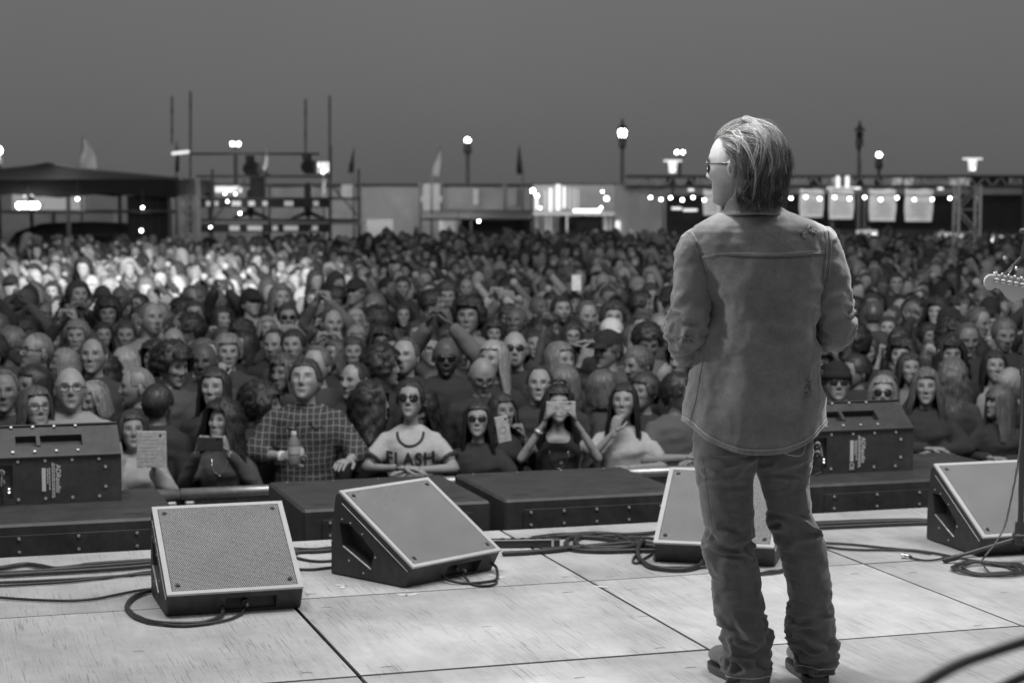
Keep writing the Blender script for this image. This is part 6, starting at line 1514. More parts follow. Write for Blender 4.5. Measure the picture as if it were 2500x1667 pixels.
# --- the remaining faces: dart throwing over the ground
rq = random.Random(11); pts = []; cell = {}
def ok(x, y, dmin):
    cx_, cy_ = int(x // .5), int(y // .5)
    for i in (-1, 0, 1):
        for j in (-1, 0, 1):
            for (a_, b_, u_) in cell.get((cx_ + i, cy_ + j), ()):
                if math.hypot(x - a_, (y - b_)) < (dmin if not u_ else .37): return False
    return True
for x, y in used: cell.setdefault((int(x // .5), int(y // .5)), []).append((x, y, 1))
occ = [(p[0], p[1] - 40, p[2]) for p in PEOPLE]
hid = 0
for k in range(60000):
    f = rq.random(); Y = math.sqrt(12.2 ** 2 + f * (48.5 ** 2 - 12.2 ** 2)); X = rq.uniform(-.272, .272) * Y
    if Y > 43.5 and X / Y < -.155: continue
    if Y > 44.5 and -.17 < X / Y < -.07 : continue
    dm = .40 if Y < 22 else .43 if Y < 32 else .47
    if not ok(X, Y, dm): continue
    sx = -AX * 0; s_ = X * AX + Y * AY
    if s_ < FR + .55: continue
    # keep the named faces readable: nobody closer may stand over them
    px, py = PX((X, Y, GZ + 1.55)); bad = False
    for (qx, qt, qy) in occ:
        if qy > Y + .02 and qy < 30:
            hs_ = 0.11 * FPX / Y
            if abs(px - qx) < hs_ + .055 * FPX / qy and PX((X, Y, GZ + 1.72))[1] < qt + .17 * FPX / qy: bad = True; break
    if bad: continue
    cell.setdefault((int(X // .5), int(Y // .5)), []).append((X, Y, 0)); pts.append((Y, X))
pts.sort()
print('crowd points', len(pts))
NI = 296 - len(HAND)
MSTY = [('short', .03), ('short', .018), ('buzz', .03), ('thick', .03), ('receding', .08), ('bald', .12), ('short', .10), ('afro', .016), ('buzz', .12)]
FSTY = [('long', .02), ('shoulder', .04), ('bob', .03), ('wavy', .06), ('long', .20), ('bob', .22), ('curly', .02), ('tied', .03), ('shoulder', .12)]
HN = dict(short='short {} hair', buzz='cropped {} hair', thick='thick {} hair', receding='receding {} hair', bald='bald crown', afro='bushy {} hair', long='long {} hair', shoulder='shoulder length {} hair', bob='bobbed {} hair', wavy='wavy {} hair', curly='curly {} hair', tied='tied back {} hair')
HEADS = {0: [S(seed=101), S(seed=102, beard=1), S(seed=103, age=1), S(seed=104, beard=.5), S(seed=105, smile=1)], 1: [S(seed=111), S(seed=112, smile=1), S(seed=113), S(seed=114, age=1)]}
POSES = ['down'] * 22 + ['clap'] * 2 + ['phone'] * 3 + ['overhead', 'overhead', 'fist', 'brow']
def tone_word(v): return 'black' if v < .03 else 'dark' if v < .06 else 'grey' if v < .16 else 'pale'
def hair_word(v): return 'dark' if v < .05 else 'brown' if v < .10 else 'grey' if v < .18 else 'fair'
ALLL = PEOPLE + [(x, y, 99, p) for x, y, p in LAND]
info = []
for (Y, X) in pts[:NI]:
    fem = int(rq.random() < .47); st, ht = rq.choice(FSTY if fem else MSTY); h = rq.gauss(1.64 if fem else 1.77, .07)
    shirt = rq.choice(['tee', 'long', 'jacket', 'long']); sv = rq.choice([.018, .03, .03, .05, .05, .08, .12, .2, .34]); sk = rq.choice([.22, .28, .32, .34, .36, .30, .12])
    acc = ()
    r = rq.random()
    if r < .08: acc = ('glasses',)
    elif r < .13: acc = ('shades',)
    elif r < .19 and not fem: acc = ('cap',); st = 'short'
    pose = rq.choice(POSES); hd = rq.choice(HEADS[fem]); hy = rq.choice([-.85, -.4, -.15, .1, .35, .7]); hp_ = rq.choice([-.12, 0, .22])
    yaw = rq.gauss(0, .32) + math.atan2(X, Y) * -.6
    if rq.random() < .05: yaw += rq.choice([-1.5, 1.5, 2.6])
    px, py = PX((X, Y, GZ + h - .1))
    best = sorted(ALLL, key=lambda q: math.hypot(q[0] - px, (q[1] - py) * 1.3))[0]
    dx, dy = px - best[0], py - best[1]; hsz = .24 * FPX / Y
    dr = ('below' if dy > 0 else 'above') if abs(dx) < abs(dy) * .6 else ('left of' if dx < 0 else 'right of') if abs(dy) < abs(dx) * .5 else ('upper ' if dy < 0 else 'lower ') + ('left of' if dx < 0 else 'right of')
    capw = ' in a cap' if 'cap' in acc else ' in glasses' if 'glasses' in acc else ' in sunglasses' if 'shades' in acc else ''
    posew = {'clap': ' clapping', 'phone': ' filming', 'overhead': ' filming overhead', 'fist': ' with fist up', 'brow': ' shading brow'}.get(pose, '')
    des = HN[st].format(hair_word(ht)).strip()
    info.append(dict(X=X, Y=Y, fem=fem, st=st, ht=ht, h=h, shirt=shirt, sv=sv, sk=sk, acc=acc, pose=pose, hd=hd, hy=hy, hp=hp_, yaw=yaw, dist=math.hypot(dx, dy), key=(best[3], dr), des=des, capw=capw, posew=posew))
ORD = ['nearest', 'second', 'third', 'fourth', 'fifth', 'sixth', 'seventh', 'eighth', 'ninth', 'tenth', 'eleventh', 'twelfth', 'thirteenth', 'fourteenth', 'fifteenth', 'sixteenth', 'seventeenth', 'eighteenth', 'nineteenth', 'twentieth']
grp_ = {}
for d in info: grp_.setdefault(d['key'], []).append(d)
for k, l in grp_.items():
    for i, d in enumerate(sorted(l, key=lambda q: q['dist'])): d['ord'] = i; d['n'] = len(l)
for d in info:
    who_ = ('woman' if d['fem'] else 'man'); o_ = '' if d['n'] == 1 else ORD[min(d['ord'], 19)] + ' '
    lab = f"{o_}head {d['key'][1]} {d['key'][0]}, {who_} with {d['des']}{d['capw'] or d['posew']}"
    if len(lab.split()) > 16: lab = f"{o_}head {d['key'][1]} {d['key'][0]}, {d['des']}"
    person((d['X'], d['Y'], GZ), d['h'], d['yaw'], d['fem'], d['pose'], d['hd'], d['hy'], d['hp'], d['st'], d['ht'], 0, d['sk'], d['shirt'], d['sv'], d['acc'], lab, GRP, sc_head=1.02, accv=.03)
# --- the rest of the crowd, too far and too many to pick apart: one object
TPL = []
for fem in (0, 1):
    for st in (('short', 'buzz', 'receding', 'thick', 'bald') if not fem else ('long', 'bob', 'shoulder', 'curly')):
        for up in (0, 0, 0, 1):
            H = head_geo(seed=200 + len(TPL), female=bool(fem), nu=18, nv=14, detail=False, brow=1.2); q = G(); RMm = rotm(rq.choice([-.5, -.2, 0, .2, .5]), rq.choice([-.1, .05, .2]))
            q.add(H.arr() @ RMm.T * 1.02 + HC, H.f, 0, np.concatenate(H.c))
            PHI, VV = np.meshgrid(np.arange(16) * math.pi / 8, np.linspace(.02, 1, 8)); Sf = hair_surface(HS[st], PHI, VV, .002).reshape(-1, 3) @ RMm.T * 1.02 + HC
            q.add(Sf, [(i * 16 + j, (i + 1) * 16 + j, (i + 1) * 16 + (j + 1) % 16, i * 16 + (j + 1) % 16) for i in range(7) for j in range(16)], 1)
            a0 = len(q.f); torso(q, fem, .014, n=12)
            q.tube([(0, .01, 1.36), (0, 0, 1.52)], .055, 8, mi=0)
            for s in (-1, 1):
                ps = POSE['overhead' if up and s > 0 else 'down'][0 if s > 0 else 1]; sh_ = shoulder(fem, s, ps[0]); q.tube([sh_, ps[0], ps[1]], [.062, .05, .036], 7, mi=2)
                q.sph(ps[1], .045, 7, 5, mi=0)
            for s in (-1, 1): q.tube([(s * .09, 0, .84), (s * .10, 0, .08)], [.08, .05], 6, mi=2)
            m = np.array(q.m); m[a0:a0 + 12 * 8 + 24] = 2
            ids = np.zeros(q.n, int)
            for f_, mi in zip(q.f, m): 
                for i in f_: ids[i] = mi
            TPL.append((q.arr(), q.f, ids, np.concatenate(q.c)))
g = G()
for (Y, X) in pts[NI:]:
    V, F, ids, c = rq.choice(TPL); h = rq.gauss(1.70, .07) / 1.70; a_ = rq.gauss(0, .35); q = np.array([[math.cos(a_), -math.sin(a_), 0], [math.sin(a_), math.cos(a_), 0], [0, 0, 1]])
    tones = np.array([rq.choice([.18, .24, .28, .3, .12]), rq.choice([.02, .03, .05, .10, .22]), rq.choice([.035, .04, .05, .05, .1, .16, .28])])
    g.add((V * h) @ q.T + np.array([X, Y, GZ]), F, 0, tones[ids] * (.4 + .6 * c))
MT['far'] = mat('far_crowd', 1.0, .75, col=True, spec=.2)
o = link('distant_crowd', g.mesh('distant_crowd', MT['far'], True)); o['kind'] = 'stuff'; o['label'] = 'dense mass of people filling the ground toward the fence'
print('stuff faces', len(g.f))
# ================================================================== the performer
YM = 6.1
R0 = W(1872, 1672, YM); R0.z = .0
def MP(px, py, dy=0): return np.array(W(px, py, YM + dy)) - np.array(R0)
man = thing('person', 'man in faded denim jacket, jeans and boots seen from behind, head turned left', 'person', R0)
def norm(v): return v / (np.linalg.norm(v, axis=-1, keepdims=True) + 1e-9)
def loft_px(tab, pys, n, fold, hem=None, dyc=0.0, ex=.88, seed=0):
    """rings through (py, left px, right px, half depth); fold(P, angle, py) -> outward displacement in metres"""
    xl, xr, dp, *rest = interp(pys, tab); dc = rest[0] if rest else np.zeros(len(pys))
    a = np.arange(n) * 2 * math.pi / n; rings = []; cols = []
    for i, py in enumerate(pys):
        cx_, sx_ = np.cos(a), np.sin(a); cc = np.sign(cx_) * np.abs(cx_) ** ex; ss = np.sign(sx_) * np.abs(sx_) ** ex
        pyy = py + (hem(cc, ss, py) if hem else 0 * a)
        L_, R_ = MP(xl[i], py), MP(xr[i], py); c = (L_ + R_) / 2; hw = (R_[0] - L_[0]) / 2
        z = np.array([MP(1860, q)[2] for q in pyy])
        P = np.stack([c[0] + hw * cc, dyc + dc[i] + dp[i] * ss, z], 1)
        nrm = norm(np.stack([cc / max(hw, .01), ss / max(dp[i], .01), 0 * cc], 1))
        d, col = fold(P, a, py); rings.append(P + nrm * d[:, None]); cols.append(col)
    return rings, np.concatenate(cols)
def ridge(P, seed): return 1 - 2 * np.abs(vnoise(P, seed))
def warp(P, k, s, seed): return P + k * np.stack([vnoise(P * s, seed), vnoise(P * s, seed + 1), vnoise(P * s, seed + 2)], 1)
# jacket body
JT = [(496, 1790, 1898, .070, .0), (505, 1780, 1905, .075, .0), (515, 1762, 1918, .082, 0), (525, 1740, 1944, .092, 0), (537, 1716, 1974, .102, 0), (550, 1692, 2004, .112, 0), (565, 1681, 2020, .120, 0), (590, 1684, 2025, .126, 0), (620, 1692, 2027, .130, 0), (672, 1710, 2022, .132, 0),
      (705, 1724, 2010, .130, 0), (740, 1735, 1990, .126, 0), (795, 1731, 1990, .122, 0), (845, 1717, 1992, .126, 0), (900, 1700, 2003, .132, 0), (967, 1686, 2011, .140, 0), (1016, 1669, 2014, .146, 0), (1024, 1667, 2014, .147, 0)]
def jfold(P, a, py):
    Q = warp(P, .05, 5, 31); lo = float(sstep(760, 1000, py)); mid = float(np.exp(-((py - 800) / 95) ** 2)); up = float(sstep(640, 560, py))
    d = .008 * fbm(Q * (11, 11, 5), 3, 3) + .017 * lo * vnoise(P * (11, 11, 1.6), 8) + .020 * mid * np.clip(ridge(Q * (6, 6, 17), 14), -.2, 1) * (.3 + .7 * np.abs(np.cos(a)) ** 1.0)
    d += .009 * ridge(Q * (6, 6, 6), 19) * (1 - up * .5) + .005 * up * vnoise(P * (16, 8, 4), 25)
    d += .0016 * fbm(P * 45, 40, 2)
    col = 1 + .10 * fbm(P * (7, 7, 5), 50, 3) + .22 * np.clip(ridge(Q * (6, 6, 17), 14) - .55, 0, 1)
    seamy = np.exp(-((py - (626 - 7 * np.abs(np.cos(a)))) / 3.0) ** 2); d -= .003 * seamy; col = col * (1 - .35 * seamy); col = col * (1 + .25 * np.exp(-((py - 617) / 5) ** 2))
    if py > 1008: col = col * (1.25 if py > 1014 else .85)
    return d, col
def jhem(cc, ss, py):
    k = float(sstep(820, 1024, py)); 
    return k * 68 * (1 - np.abs(np.clip(cc - .03, -1, 1)) ** 2.3) 
pys = np.unique(np.concatenate([np.linspace(496, 600, 36), np.linspace(600, 650, 26), np.linspace(650, 1010, 130), np.linspace(1010, 1024, 8)]))
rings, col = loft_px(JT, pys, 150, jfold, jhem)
g = G(); inner = [(rings[-1] - rings[-1].mean(0)) * (.965, .965, 1) + rings[-1].mean(0) + (0, 0, .004)] + [(rings[-6] - rings[-6].mean(0)) * (.93, .93, 1) + rings[-6].mean(0) + (0, 0, .02)]
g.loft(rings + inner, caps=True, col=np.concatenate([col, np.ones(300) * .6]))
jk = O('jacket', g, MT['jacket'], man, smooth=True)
jb = BVHTree.FromPolygons(g.arr().tolist(), g.f)
# sleeves
def sleeve(path, n, amp, seed, cuff=True):
    K = 110; P = smooth_path([np.append(MP(px, py, dy), r) for px, py, dy, r in path], K); C, rad = P[:, :3], P[:, 3]
    T = norm(np.gradient(C, axis=0)); u = np.array((0, -1, .02)); rings = []; cols = []; a = np.arange(n) * 2 * math.pi / n
    for i in range(K):
        u = u - T[i] * u.dot(T[i]); u /= np.linalg.norm(u); w = np.cross(T[i], u)
        nr = np.cos(a)[:, None] * u + np.sin(a)[:, None] * w; S = C[i] + rad[i] * nr; f = i / (K - 1)
        Q = warp(S, .04, 7, seed); el = math.exp(-((f - .56) / .16) ** 2)
        B = np.stack([np.cos(a) * 1.1, np.sin(a) * 1.1, np.full(n, f * 17)], 1); B = warp(B, .8, 1.3, seed + 7)
        rd = ridge(B, seed + 3)
        d = (.0035 + .012 * el + .004 * (f > .7)) * np.clip(rd, -.4, 1) * amp + .005 * fbm(Q * 10, seed + 5, 3) + .0014 * fbm(S * 45, 9, 2)
        rings.append(S + nr * d[:, None]); c = 1 + .10 * fbm(S * 8, seed, 2) + .25 * np.clip(rd - .5, 0, 1) * (.4 + el)
        if f > .965: c *= .8
        cols.append(c)
    g = G(); g.loft(rings, col=np.concatenate(cols)); return g
sl_l = sleeve([(1722, 574, .0, .040), (1708, 594, .0, .058), (1696, 626, .0, .062), (1690, 680, -.005, .061), (1684, 750, -.01, .062), (1678, 805, -.012, .062), (1680, 838, .02, .056), (1692, 852, .08, .050), (1712, 862, .15, .044), (1735, 868, .21, .041)], 72, 1.0, 60)
sl_r = sleeve([(1986, 568, .0, .040), (2000, 590, .0, .058), (2012, 624, .0, .062), (2020, 680, -.005, .063), (2031, 745, -.01, .062), (2040, 790, -.01, .058), (2036, 812, .02, .052), (2018, 822, .08, .048), (1992, 826, .15, .044), (1968, 828, .21, .041)], 72, .8, 80)
so_l = O('sleeve', sl_l, MT['jacket'], jk, smooth=True); so_r = O('sleeve', sl_r, MT['jacket'], jk, smooth=True)
bl, br = (BVHTree.FromPolygons(q.arr().tolist(), q.f) for q in (sl_l, sl_r))
# collar
cl = MP(1838, 500, .0); rr = []; ccol = []
for (py, hw, hd, oy, c_) in ((503, .070, .066, .0, .5), (490, .068, .064, 0, .5), (478, .068, .064, 0, .7), (477, .074, .070, 0, 1.1), (488, .082, .082, -.004, .62), (503, .092, .094, -.008, .55), (515, .100, .104, -.012, .55), (519, .103, .107, -.012, 1.3), (522, .100, .103, -.010, .9), (521, .094, .094, -.008, .4)):
    a = np.arange(60) * 2 * math.pi / 60; z = MP(1838, py)[2]; dz = .012 * np.maximum(0, np.abs(np.cos(a)) - .2) * (-1 if py > 500 else -.6) + .004 * vnoise(np.stack([np.cos(a) * 2, np.sin(a) * 2, a * 0 + py * .02], 1), 3)
    rr.append(np.stack([cl[0] + hw * np.cos(a), oy + hd * np.sin(a), z + dz], 1)); ccol.append(np.full(60, c_))
g = G(); g.loft(rr, caps=False, col=np.concatenate(ccol)); O('collar', g, MT['jacket'], jk, smooth=True)
# seams and stitching laid on the cloth
def seam(pxs, name, r=.0022, tree=(None,), n=60, mt='thread', par=None, lift=.0):
    pts = []; pp = smooth_path([(a, b, 0) for a, b in pxs], n)
    for a, b, _ in pp:
        d = Vector(ray(a, b)).normalized(); o = Vector((0, 0, CAMH)) - R0; best = None
        for t_ in tree:
            h = t_.ray_cast(o, d)
            if h[0] is not None and (best is None or h[3] < best[1]): best = (h[0], h[3])
        if best: pts.append(best[0] - d * lift)
    if len(pts) > 4:
        pts = np.array([tuple(p) for p in pts]); k = np.array([.25, .5, .25])
        for _ in range(2): pts[1:-1] = .25 * pts[:-2] + .5 * pts[1:-1] + .25 * pts[2:]
        g = G(); g.tube(pts, r, 6); O(name, g, MT[mt], par or jk, smooth=True)
for dy, r in ((0, .0026), (-5, .0011)):
    seam([(1712, 630 + dy), (1750, 626 + dy), (1800, 622 + dy), (1862, 624 + dy), (1920, 623 + dy), (1980, 618 + dy), (2022, 621 + dy)], 'yoke_seam', r, (jb,), mt='jacket' if dy == 0 else 'thread')
seam([(1680, 567), (1690, 580), (1700, 605), (1710, 635), (1718, 668), (1728, 705), (1731, 730)], 'armhole_seam', .0028, (jb, bl), mt='jacket')
seam([(1688, 566), (1698, 580), (1708, 605), (1717, 633), (1724, 660)], 'armhole_stitch', .0011, (jb, bl))
seam([(2020, 560), (2026, 580), (2028, 605), (2026, 640), (2022, 680), (2014, 702)], 'armhole_seam', .0028, (jb, br), mt='jacket')
seam([(2012, 562), (2018, 585), (2019, 610), (2018, 640), (2013, 680)], 'armhole_stitch', .0011, (jb, br))
seam([(1994, 742), (1985, 770), (1988, 820), (1984, 870), (1972, 930), (1962, 980), (1958, 1040)], 'side_seam', .0016, (jb,), mt='jacket')
seam([(1722, 860), (1712, 900), (1702, 960), (1692, 1000), (1684, 1030)], 'side_seam', .0016, (jb,), mt='jacket')
hp = rings[-1]; hb = hp[:, 1] < .04
g = G(); g.tube(np.vstack([hp, hp[:2]]) , .0042, 6, dome=False); O('hem', g, MT['jacket'], jk, smooth=True)
g = G(); g.tube(np.vstack([rings[-5], rings[-5][:2]]) * (1.0, 1, 1), .0013, 5, dome=False); O('hem_stitch', g, MT['thread'], jk, smooth=True)
# frayed, worn patches: short loose threads
def frayed(cx_, cy_, w_, h_, n, tree, sd, ang=0):
    r_ = random.Random(sd); g = G()
    for k in range(n):
        u, v = r_.gauss(0, .4), r_.gauss(0, .4); x = cx_ + (u * w_ * math.cos(ang) - v * h_ * math.sin(ang)); y = cy_ + (u * w_ * math.sin(ang) + v * h_ * math.cos(ang))
        q = []
        for j in range(4):
            d = Vector(ray(x + j * r_.uniform(-1, 3), y + j * r_.uniform(-1.5, 2.2))).normalized()
            for t_ in tree:
                h = t_.ray_cast(Vector((0, 0, CAMH)) - R0, d)
                if h[0] is not None: q.append(tuple(h[0] - d * (.0012 + .0016 * r_.random()))); break
        if len(q) == 4: g.tube(q, .0006, 4, mi=0 if r_.random() < .45 else 1, dome=False)
    if g.n: o = O('frayed_threads', g, [MT['foam'], MT['thread']], jk, smooth=True); o['kind'] = 'stuff'
frayed(1980, 562, 22, 7, 70, (jb,), 1, .65); frayed(1958, 573, 12, 5, 36, (jb,), 2, .9); frayed(1672, 828, 20, 9, 120, (bl,), 3, .2); frayed(1970, 950, 9, 24, 110, (jb,), 4, .1)

# jeans
def legfold(seed, kneepy):
    def f(P, a, py):
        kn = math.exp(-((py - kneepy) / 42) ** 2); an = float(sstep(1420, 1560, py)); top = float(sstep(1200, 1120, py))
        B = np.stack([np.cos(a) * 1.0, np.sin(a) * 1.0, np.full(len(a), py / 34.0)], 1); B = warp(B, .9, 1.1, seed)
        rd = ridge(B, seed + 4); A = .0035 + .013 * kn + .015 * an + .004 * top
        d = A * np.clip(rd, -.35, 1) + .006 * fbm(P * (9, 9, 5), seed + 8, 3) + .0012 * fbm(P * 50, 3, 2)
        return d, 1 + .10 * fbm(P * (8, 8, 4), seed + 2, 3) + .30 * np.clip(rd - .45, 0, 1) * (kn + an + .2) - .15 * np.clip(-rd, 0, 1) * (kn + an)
    return f
LLg = [(1030, 1704, 1850, .116), (1085, 1698, 1846, .122), (1118, 1700, 1846, .116), (1145, 1704, 1842, .105), (1177, 1706, 1836, .088), (1241, 1715, 1836, .084), (1290, 1728, 1835, .076), (1312, 1726, 1834, .072), (1335, 1722, 1838, .072), (1376, 1730, 1848, .072), (1406, 1742, 1853, .070), (1454, 1746, 1857, .068), (1499, 1752, 1862, .066), (1522, 1760, 1868, .066), (1533, 1764, 1871, .066), (1554, 1759, 1874, .068), (1582, 1762, 1867, .064), (1600, 1768, 1872, .062), (1640, 1775, 1872, .062), (1656, 1778, 1872, .064)]
RLg = [(1030, 1836, 1974, .116), (1085, 1838, 1981, .122), (1118, 1840, 1981, .116), (1145, 1850, 1980, .105), (1189, 1861, 1979, .088), (1250, 1879, 1984, .084), (1278, 1885, 1997, .078), (1305, 1893, 2008, .074), (1320, 1898, 2014, .073), (1365, 1914, 2019, .072), (1391, 1917, 2022, .070), (1428, 1927, 2035, .068), (1439, 1928, 2035, .068), (1484, 1932, 2035, .068), (1511, 1930, 2035, .066), (1552, 1931, 2036, .066), (1572, 1934, 2044, .066), (1597, 1949, 2042, .060), (1627, 1953, 2036, .060), (1640, 1955, 2036, .062)]
pt = [(1000, 1712, 1968, .115), (1060, 1704, 1973, .118), (1095, 1712, 1966, .105)]
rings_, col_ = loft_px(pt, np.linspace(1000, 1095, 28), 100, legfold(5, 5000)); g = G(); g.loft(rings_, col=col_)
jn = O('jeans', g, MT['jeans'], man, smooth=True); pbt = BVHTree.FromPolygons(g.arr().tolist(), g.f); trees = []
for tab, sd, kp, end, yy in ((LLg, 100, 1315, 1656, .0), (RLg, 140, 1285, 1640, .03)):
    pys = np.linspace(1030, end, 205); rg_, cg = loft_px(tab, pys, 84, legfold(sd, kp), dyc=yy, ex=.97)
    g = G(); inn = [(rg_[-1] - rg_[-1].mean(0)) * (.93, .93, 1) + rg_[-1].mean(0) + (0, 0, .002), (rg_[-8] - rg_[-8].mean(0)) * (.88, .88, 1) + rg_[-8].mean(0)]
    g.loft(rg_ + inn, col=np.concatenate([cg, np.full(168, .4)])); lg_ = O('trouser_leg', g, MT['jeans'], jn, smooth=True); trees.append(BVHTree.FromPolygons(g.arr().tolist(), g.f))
    h = rg_[-6]; g = G(); g.tube(np.vstack([h, h[:2]]), .0016, 5, dome=False); O('hem_stitch', g, MT['thread'], jn, smooth=True)
    h = rg_[-1]; g = G(); g.tube(np.vstack([h, h[:2]]), .0034, 5, dome=False); O('hem', g, MT['jeans'], jn, smooth=True)
seam([(1915, 1078), (1914, 1100), (1916, 1106), (1935, 1111), (1953, 1112), (1962, 1104), (1968, 1080)], 'pocket_seam', .0018, tuple(trees) + (pbt,), par=jn)
seam([(1845, 1095), (1845, 1110), (1846, 1125)], 'back_seam', .0018, tuple(trees) + (pbt,), par=jn, mt='jeans')
seam([(1716, 1120), (1724, 1180), (1733, 1250), (1742, 1300)], 'outer_seam', .0012, (trees[0],), par=jn, mt='jeans'); seam([(1968, 1120), (1966, 1180), (1972, 1240)], 'outer_seam', .0012, (trees[1],), par=jn, mt='jeans')
# boots
def boot(loc, ang, ln=.29):
    g = G(); rings = []
    for y, w_, h_ in ((-.035, .030, .06), (-.03, .036, .095), (.0, .040, .115), (.05, .042, .118), (.10, .045, .098), (.15, .050, .078), (.20, .051, .066), (.235, .042, .056), (.255, .025, .042)):
        a = np.arange(20) * 2 * math.pi / 20; x = w_ * np.cos(a); z = .022 + h_ * .5 + h_ * .5 * np.sin(a) * np.where(np.sin(a) < 0, 1, 1); z = np.maximum(z, .020)
        rings.append(np.stack([x, np.full(20, y), z], 1))
    g.loft(rings); g.tube([(0, .01, .07), (0, .0, .13), (0, -.005, .19)], [.046, .044, .047], 20)
    rings = []
    for z, k in ((0, .97), (.004, 1.0), (.024, 1.02), (.026, .98)):
        P = []
        for y, w_ in ((-.040, .018), (-.036, .032), (0, .042), (.05, .040), (.10, .045), (.15, .052), (.20, .053), (.24, .042), (.262, .020)): P.append((w_ * k, y, z))
        P = P + [(-x, y, z) for x, y, z in reversed(P)]; rings.append(np.array(P))
    g2 = G(); g2.loft(rings)
    b_ = O('boot', g, MT['leather'], man, loc=loc, rot=(0, 0, ang)); O('sole', g2, MT['rub'], b_)
    g3 = G(); g3.tube([(.047, -.02, .075), (.048, .03, .072), (.05, .08, .05)], .004, 6); g3.tube([(-.047, -.02, .075), (-.048, .03, .072), (-.05, .08, .05)], .004, 6); O('welt', g3, MT['leather'], b_)
p = MP(1826, 1650); boot((p[0], .0, .001), R(16)); p = MP(1996, 1640); boot((p[0], .03, .001), R(5))

# body under the clothes, head and face
CH = MP(1806, 404, .0); YAW = R(180 + 60)
bgeo = G(); H = head_geo(3, False, 110, 80, beard=0, age=1.6); RM = rotm(YAW, R(4)); bgeo.add((H.arr() * 1.03) @ RM.T + CH, H.f, 0, np.concatenate(H.c))
b0_ = G(); b0_.tube([MP(1838, 560, .02), MP(1832, 520, .01), MP(1824, 480, .0), MP(1812, 440, 0)], [.062, .057, .056, .055], 24)
b0_.tube([MP(1855, 560), MP(1858, 700), MP(1855, 860), MP(1845, 1030)], [.10, .105, .10, .09], 20)
for pth in (((1704, 600, 0), (1690, 700, 0), (1682, 815, 0), (1735, 868, .21)), ((2003, 600, 0), (2022, 700, 0), (2034, 800, 0), (1968, 828, .21))): b0_.tube([MP(*q) for q in pth[:3]], [.038, .038, .034], 10); b0_.tube([MP(*q) for q in pth[2:]], [.034, .026], 10)
for tab, yy in ((LLg, 0), (RLg, .03)):
    b0_.tube([MP((np.interp(q, [r[0] for r in tab], [r[1] for r in tab]) + np.interp(q, [r[0] for r in tab], [r[2] for r in tab])) / 2, q, yy) for q in (1090, 1310, 1500, 1640)], [.05, .042, .036, .034], 12)
V, F = remesh(b0_, .014); bgeo.add(V, F)
bgeo.add(hand_geo(MP(1740, 868, .22), (1, .25, -.1), (0, -1, 0), .8, 1).arr(), hand_geo(MP(1740, 868, .22), (1, .25, -.1), (0, -1, 0), .8, 1).f)
bgeo.add(hand_geo(MP(1963, 828, .22), (-1, .25, -.1), (0, -1, 0), .8, -1).arr(), hand_geo(MP(1963, 828, .22), (-1, .25, -.1), (0, -1, 0), .8, -1).f)
O('body', bgeo, MT['skin'], man, smooth=True, color=.30)
E = Matrix(RM.tolist()).to_euler()
link('sunglasses', acc_mesh('aviator'), man, loc=CH, rot=E, scale=1.05)
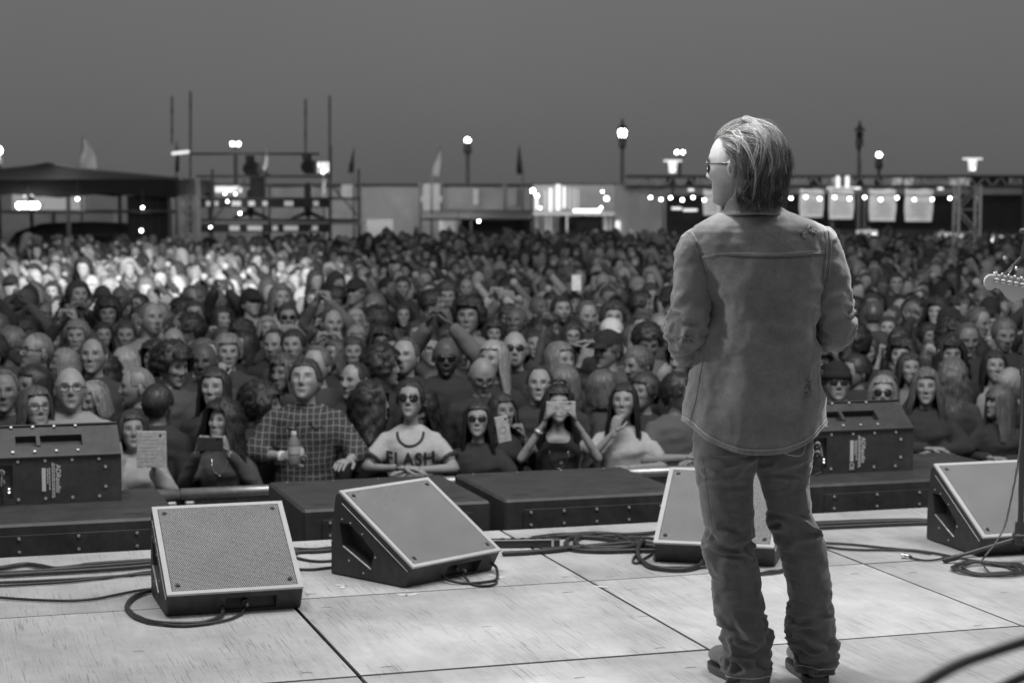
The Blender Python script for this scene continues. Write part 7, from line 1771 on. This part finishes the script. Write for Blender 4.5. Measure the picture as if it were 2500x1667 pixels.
# hair: thousands of separate strands traced over the scalp and down to the collar
MT['strand'] = m = bpy.data.materials.new('grey_brown_hair'); m.use_nodes = True; t_ = m.node_tree; bs = t_.nodes['Principled BSDF']
hi = t_.nodes.new('ShaderNodeAttribute'); hi.attribute_name = 'tone'; t_.links.new(hi.outputs['Fac'], bs.inputs['Base Color']); bs.inputs['Roughness'].default_value = .42; bs.inputs['Specular IOR Level'].default_value = .4
r_ = np.random.default_rng(5); EL = np.array([.082, .105, .117]); c0 = np.array([0, .006, .002]); K = 28; step = .0108
def roots(n):
    d = norm(r_.normal(size=(n, 3))); a_ = np.abs(np.arctan2(d[:, 0], -d[:, 1]))
    line = np.interp(a_, [0, .35, .75, 1.05, 1.3, 1.55, 1.75, 3.2], [.62, .68, .74, .64, .42, .10, -.10, -.50]); return c0 + d[d[:, 2] > line] * EL
def trace(p, thick, wild):
    N = len(p); out = np.empty((N, K, 3)); out[:, 0] = p; kk = r_.normal(size=(N, 3)) * wild; ph = r_.uniform(0, 6.28, N); fr = r_.uniform(.38, .62, N)
    zend = -.095 + .034 * r_.random(N) * r_.choice([-1, 1], N); amp = (.12 + .5 * r_.random(N) ** 2) * (wild > .1); prev = None; fl = r_.normal(size=N)
    for k in range(1, K):
        n_ = norm((p - c0) / EL ** 2); up = np.clip(n_[:, 2], 0, 1)[:, None]
        top = np.stack([p[:, 0] * 4, np.full(N, 1.0), np.full(N, -.12)], 1); side = np.stack([p[:, 0] * .5, .55 - .55 * (p[:, 1] > .04), np.full(N, -1.0)], 1)
        tn = np.cross(n_, np.array((0, 0, 1.0))); lo = sstep(.06, -.06, p[:, 2])[:, None]
        v = norm(top * up ** .6 + side * (1 - up ** .6) + kk + tn * (amp * np.sin(ph + k * fr))[:, None] * (.5 + 1.3 * lo))
        low = sstep(-.070, -.115, p[:, 2])[:, None]
        v = norm(v + low * np.stack([p[:, 0] * 3 * (fl > .3), p[:, 1] * 5 * (fl > .3) - .3 * (fl < -.8), .25 + .75 * (fl > .6)], 1))
        if prev is not None: v = norm(v * .5 + prev * .5)
        prev = v; p = p + v * step * np.where(p[:, 2] < zend, .12, 1.0)[:, None]
        s_ = (p - c0) / EL; rad = np.linalg.norm(s_, axis=1); f = min(1, k / 6); tgt = 1 + thick * f * (.5 + .5 * (1 - up[:, 0])) / .1
        sc2 = np.where(rad < tgt, tgt / np.maximum(rad, .3), np.where(rad > tgt + .10, (tgt + .10) / rad, 1)); q = c0 + s_ * sc2[:, None] * EL
        nr_ = .018 * sstep(-.05, -.12, p[:, 2]); rxy = np.hypot(p[:, 0] / (.078 + thick * .8 - nr_), (p[:, 1] - .012) / (.088 + thick * .8 - nr_)); qn = p.copy(); kf = np.where(rxy < 1, 1 / np.maximum(rxy, .3), np.where(rxy > 1.22, 1.22 / rxy, 1))
        qn[:, 0] *= kf; qn[:, 1] = .012 + (p[:, 1] - .012) * kf
        wl = sstep(-.02, -.075, p[:, 2])[:, None]; p = q * (1 - wl) + qn * wl
        out[:, k] = p
    return out
gr = roots(520); gp = trace(gr, .008 + .030 * r_.random(len(gr)), .20)
p = roots(19000); N = len(p); idx = np.empty(N, int)
for a in range(0, N, 2000): idx[a:a + 2000] = np.argmin(((p[a:a + 2000, None] - gr[None]) ** 2).sum(-1) + r_.random((len(p[a:a + 2000]), len(gr))) * 2.0e-4, 1)
own = trace(p, .004 + .022 * r_.random(N), .05); tt = np.linspace(0, 1, K)[None, :, None]
wgt = sstep(.02, .45, tt) * .94; off = (own[:, :1] - gp[idx][:, :1]) * (1 - .80 * sstep(.1, 1.0, tt)); jit = r_.normal(size=(N, 1, 3)) * .0030 * sstep(0, .2, tt) * (1 + .8 * tt)
out = own * (1 - wgt) + (gp[idx] + off + jit) * wgt
tone = (.026 + .085 * r_.random(len(gr)) ** 2)[idx] * r_.uniform(.7, 1.4, N); tone[r_.random(N) < .07] = .42; tone *= 1 + 2.6 * sstep(.03, .10, p[:, 2]) * sstep(.09, -.05, p[:, 1])  # last factor paints the lit crown into strands rooted at top front
# a few fly-aways
fl_ = r_.choice(N, 60, replace=False); out[fl_] = out[fl_] + norm(out[fl_] - c0) * tt ** 2 * r_.uniform(.005, .035, (60, 1, 1))
out = (out * 1.03) @ RM.T + CH
hc = bpy.data.hair_curves.new('hair_strands'); hc.add_curves([K] * N)
hc.attributes['position'].data.foreach_set('vector', out.astype(np.float32).ravel())
ra = hc.attributes.get('radius') or hc.attributes.new('radius', 'FLOAT', 'POINT')
ra.data.foreach_set('value', (np.tile(np.linspace(1, .35, K), (N, 1)) * r_.uniform(.00028, .00050, (N, 1))).astype(np.float32).ravel())
ta = hc.attributes.new('tone', 'FLOAT', 'CURVE'); ta.data.foreach_set('value', tone.astype(np.float32))
hc.materials.append(MT['strand'])
HS['star'] = dict(zf=.104, zs=-.045, zb=-.085, th=.006, ca=100, wave=.003, curl=.003, fl=0, ribs=0, rl=.02)
hs_ = link('hair', hair_mesh('star', 4, False), man, loc=CH, rot=E, scale=1.03, color=.03)
ho = link('hair_strands', hc, hs_); ho.matrix_parent_inverse = (Matrix.Translation(CH) @ Matrix(RM.tolist()).to_4x4() @ Matrix.Scale(1.03, 4)).inverted(); ho['kind'] = 'stuff'
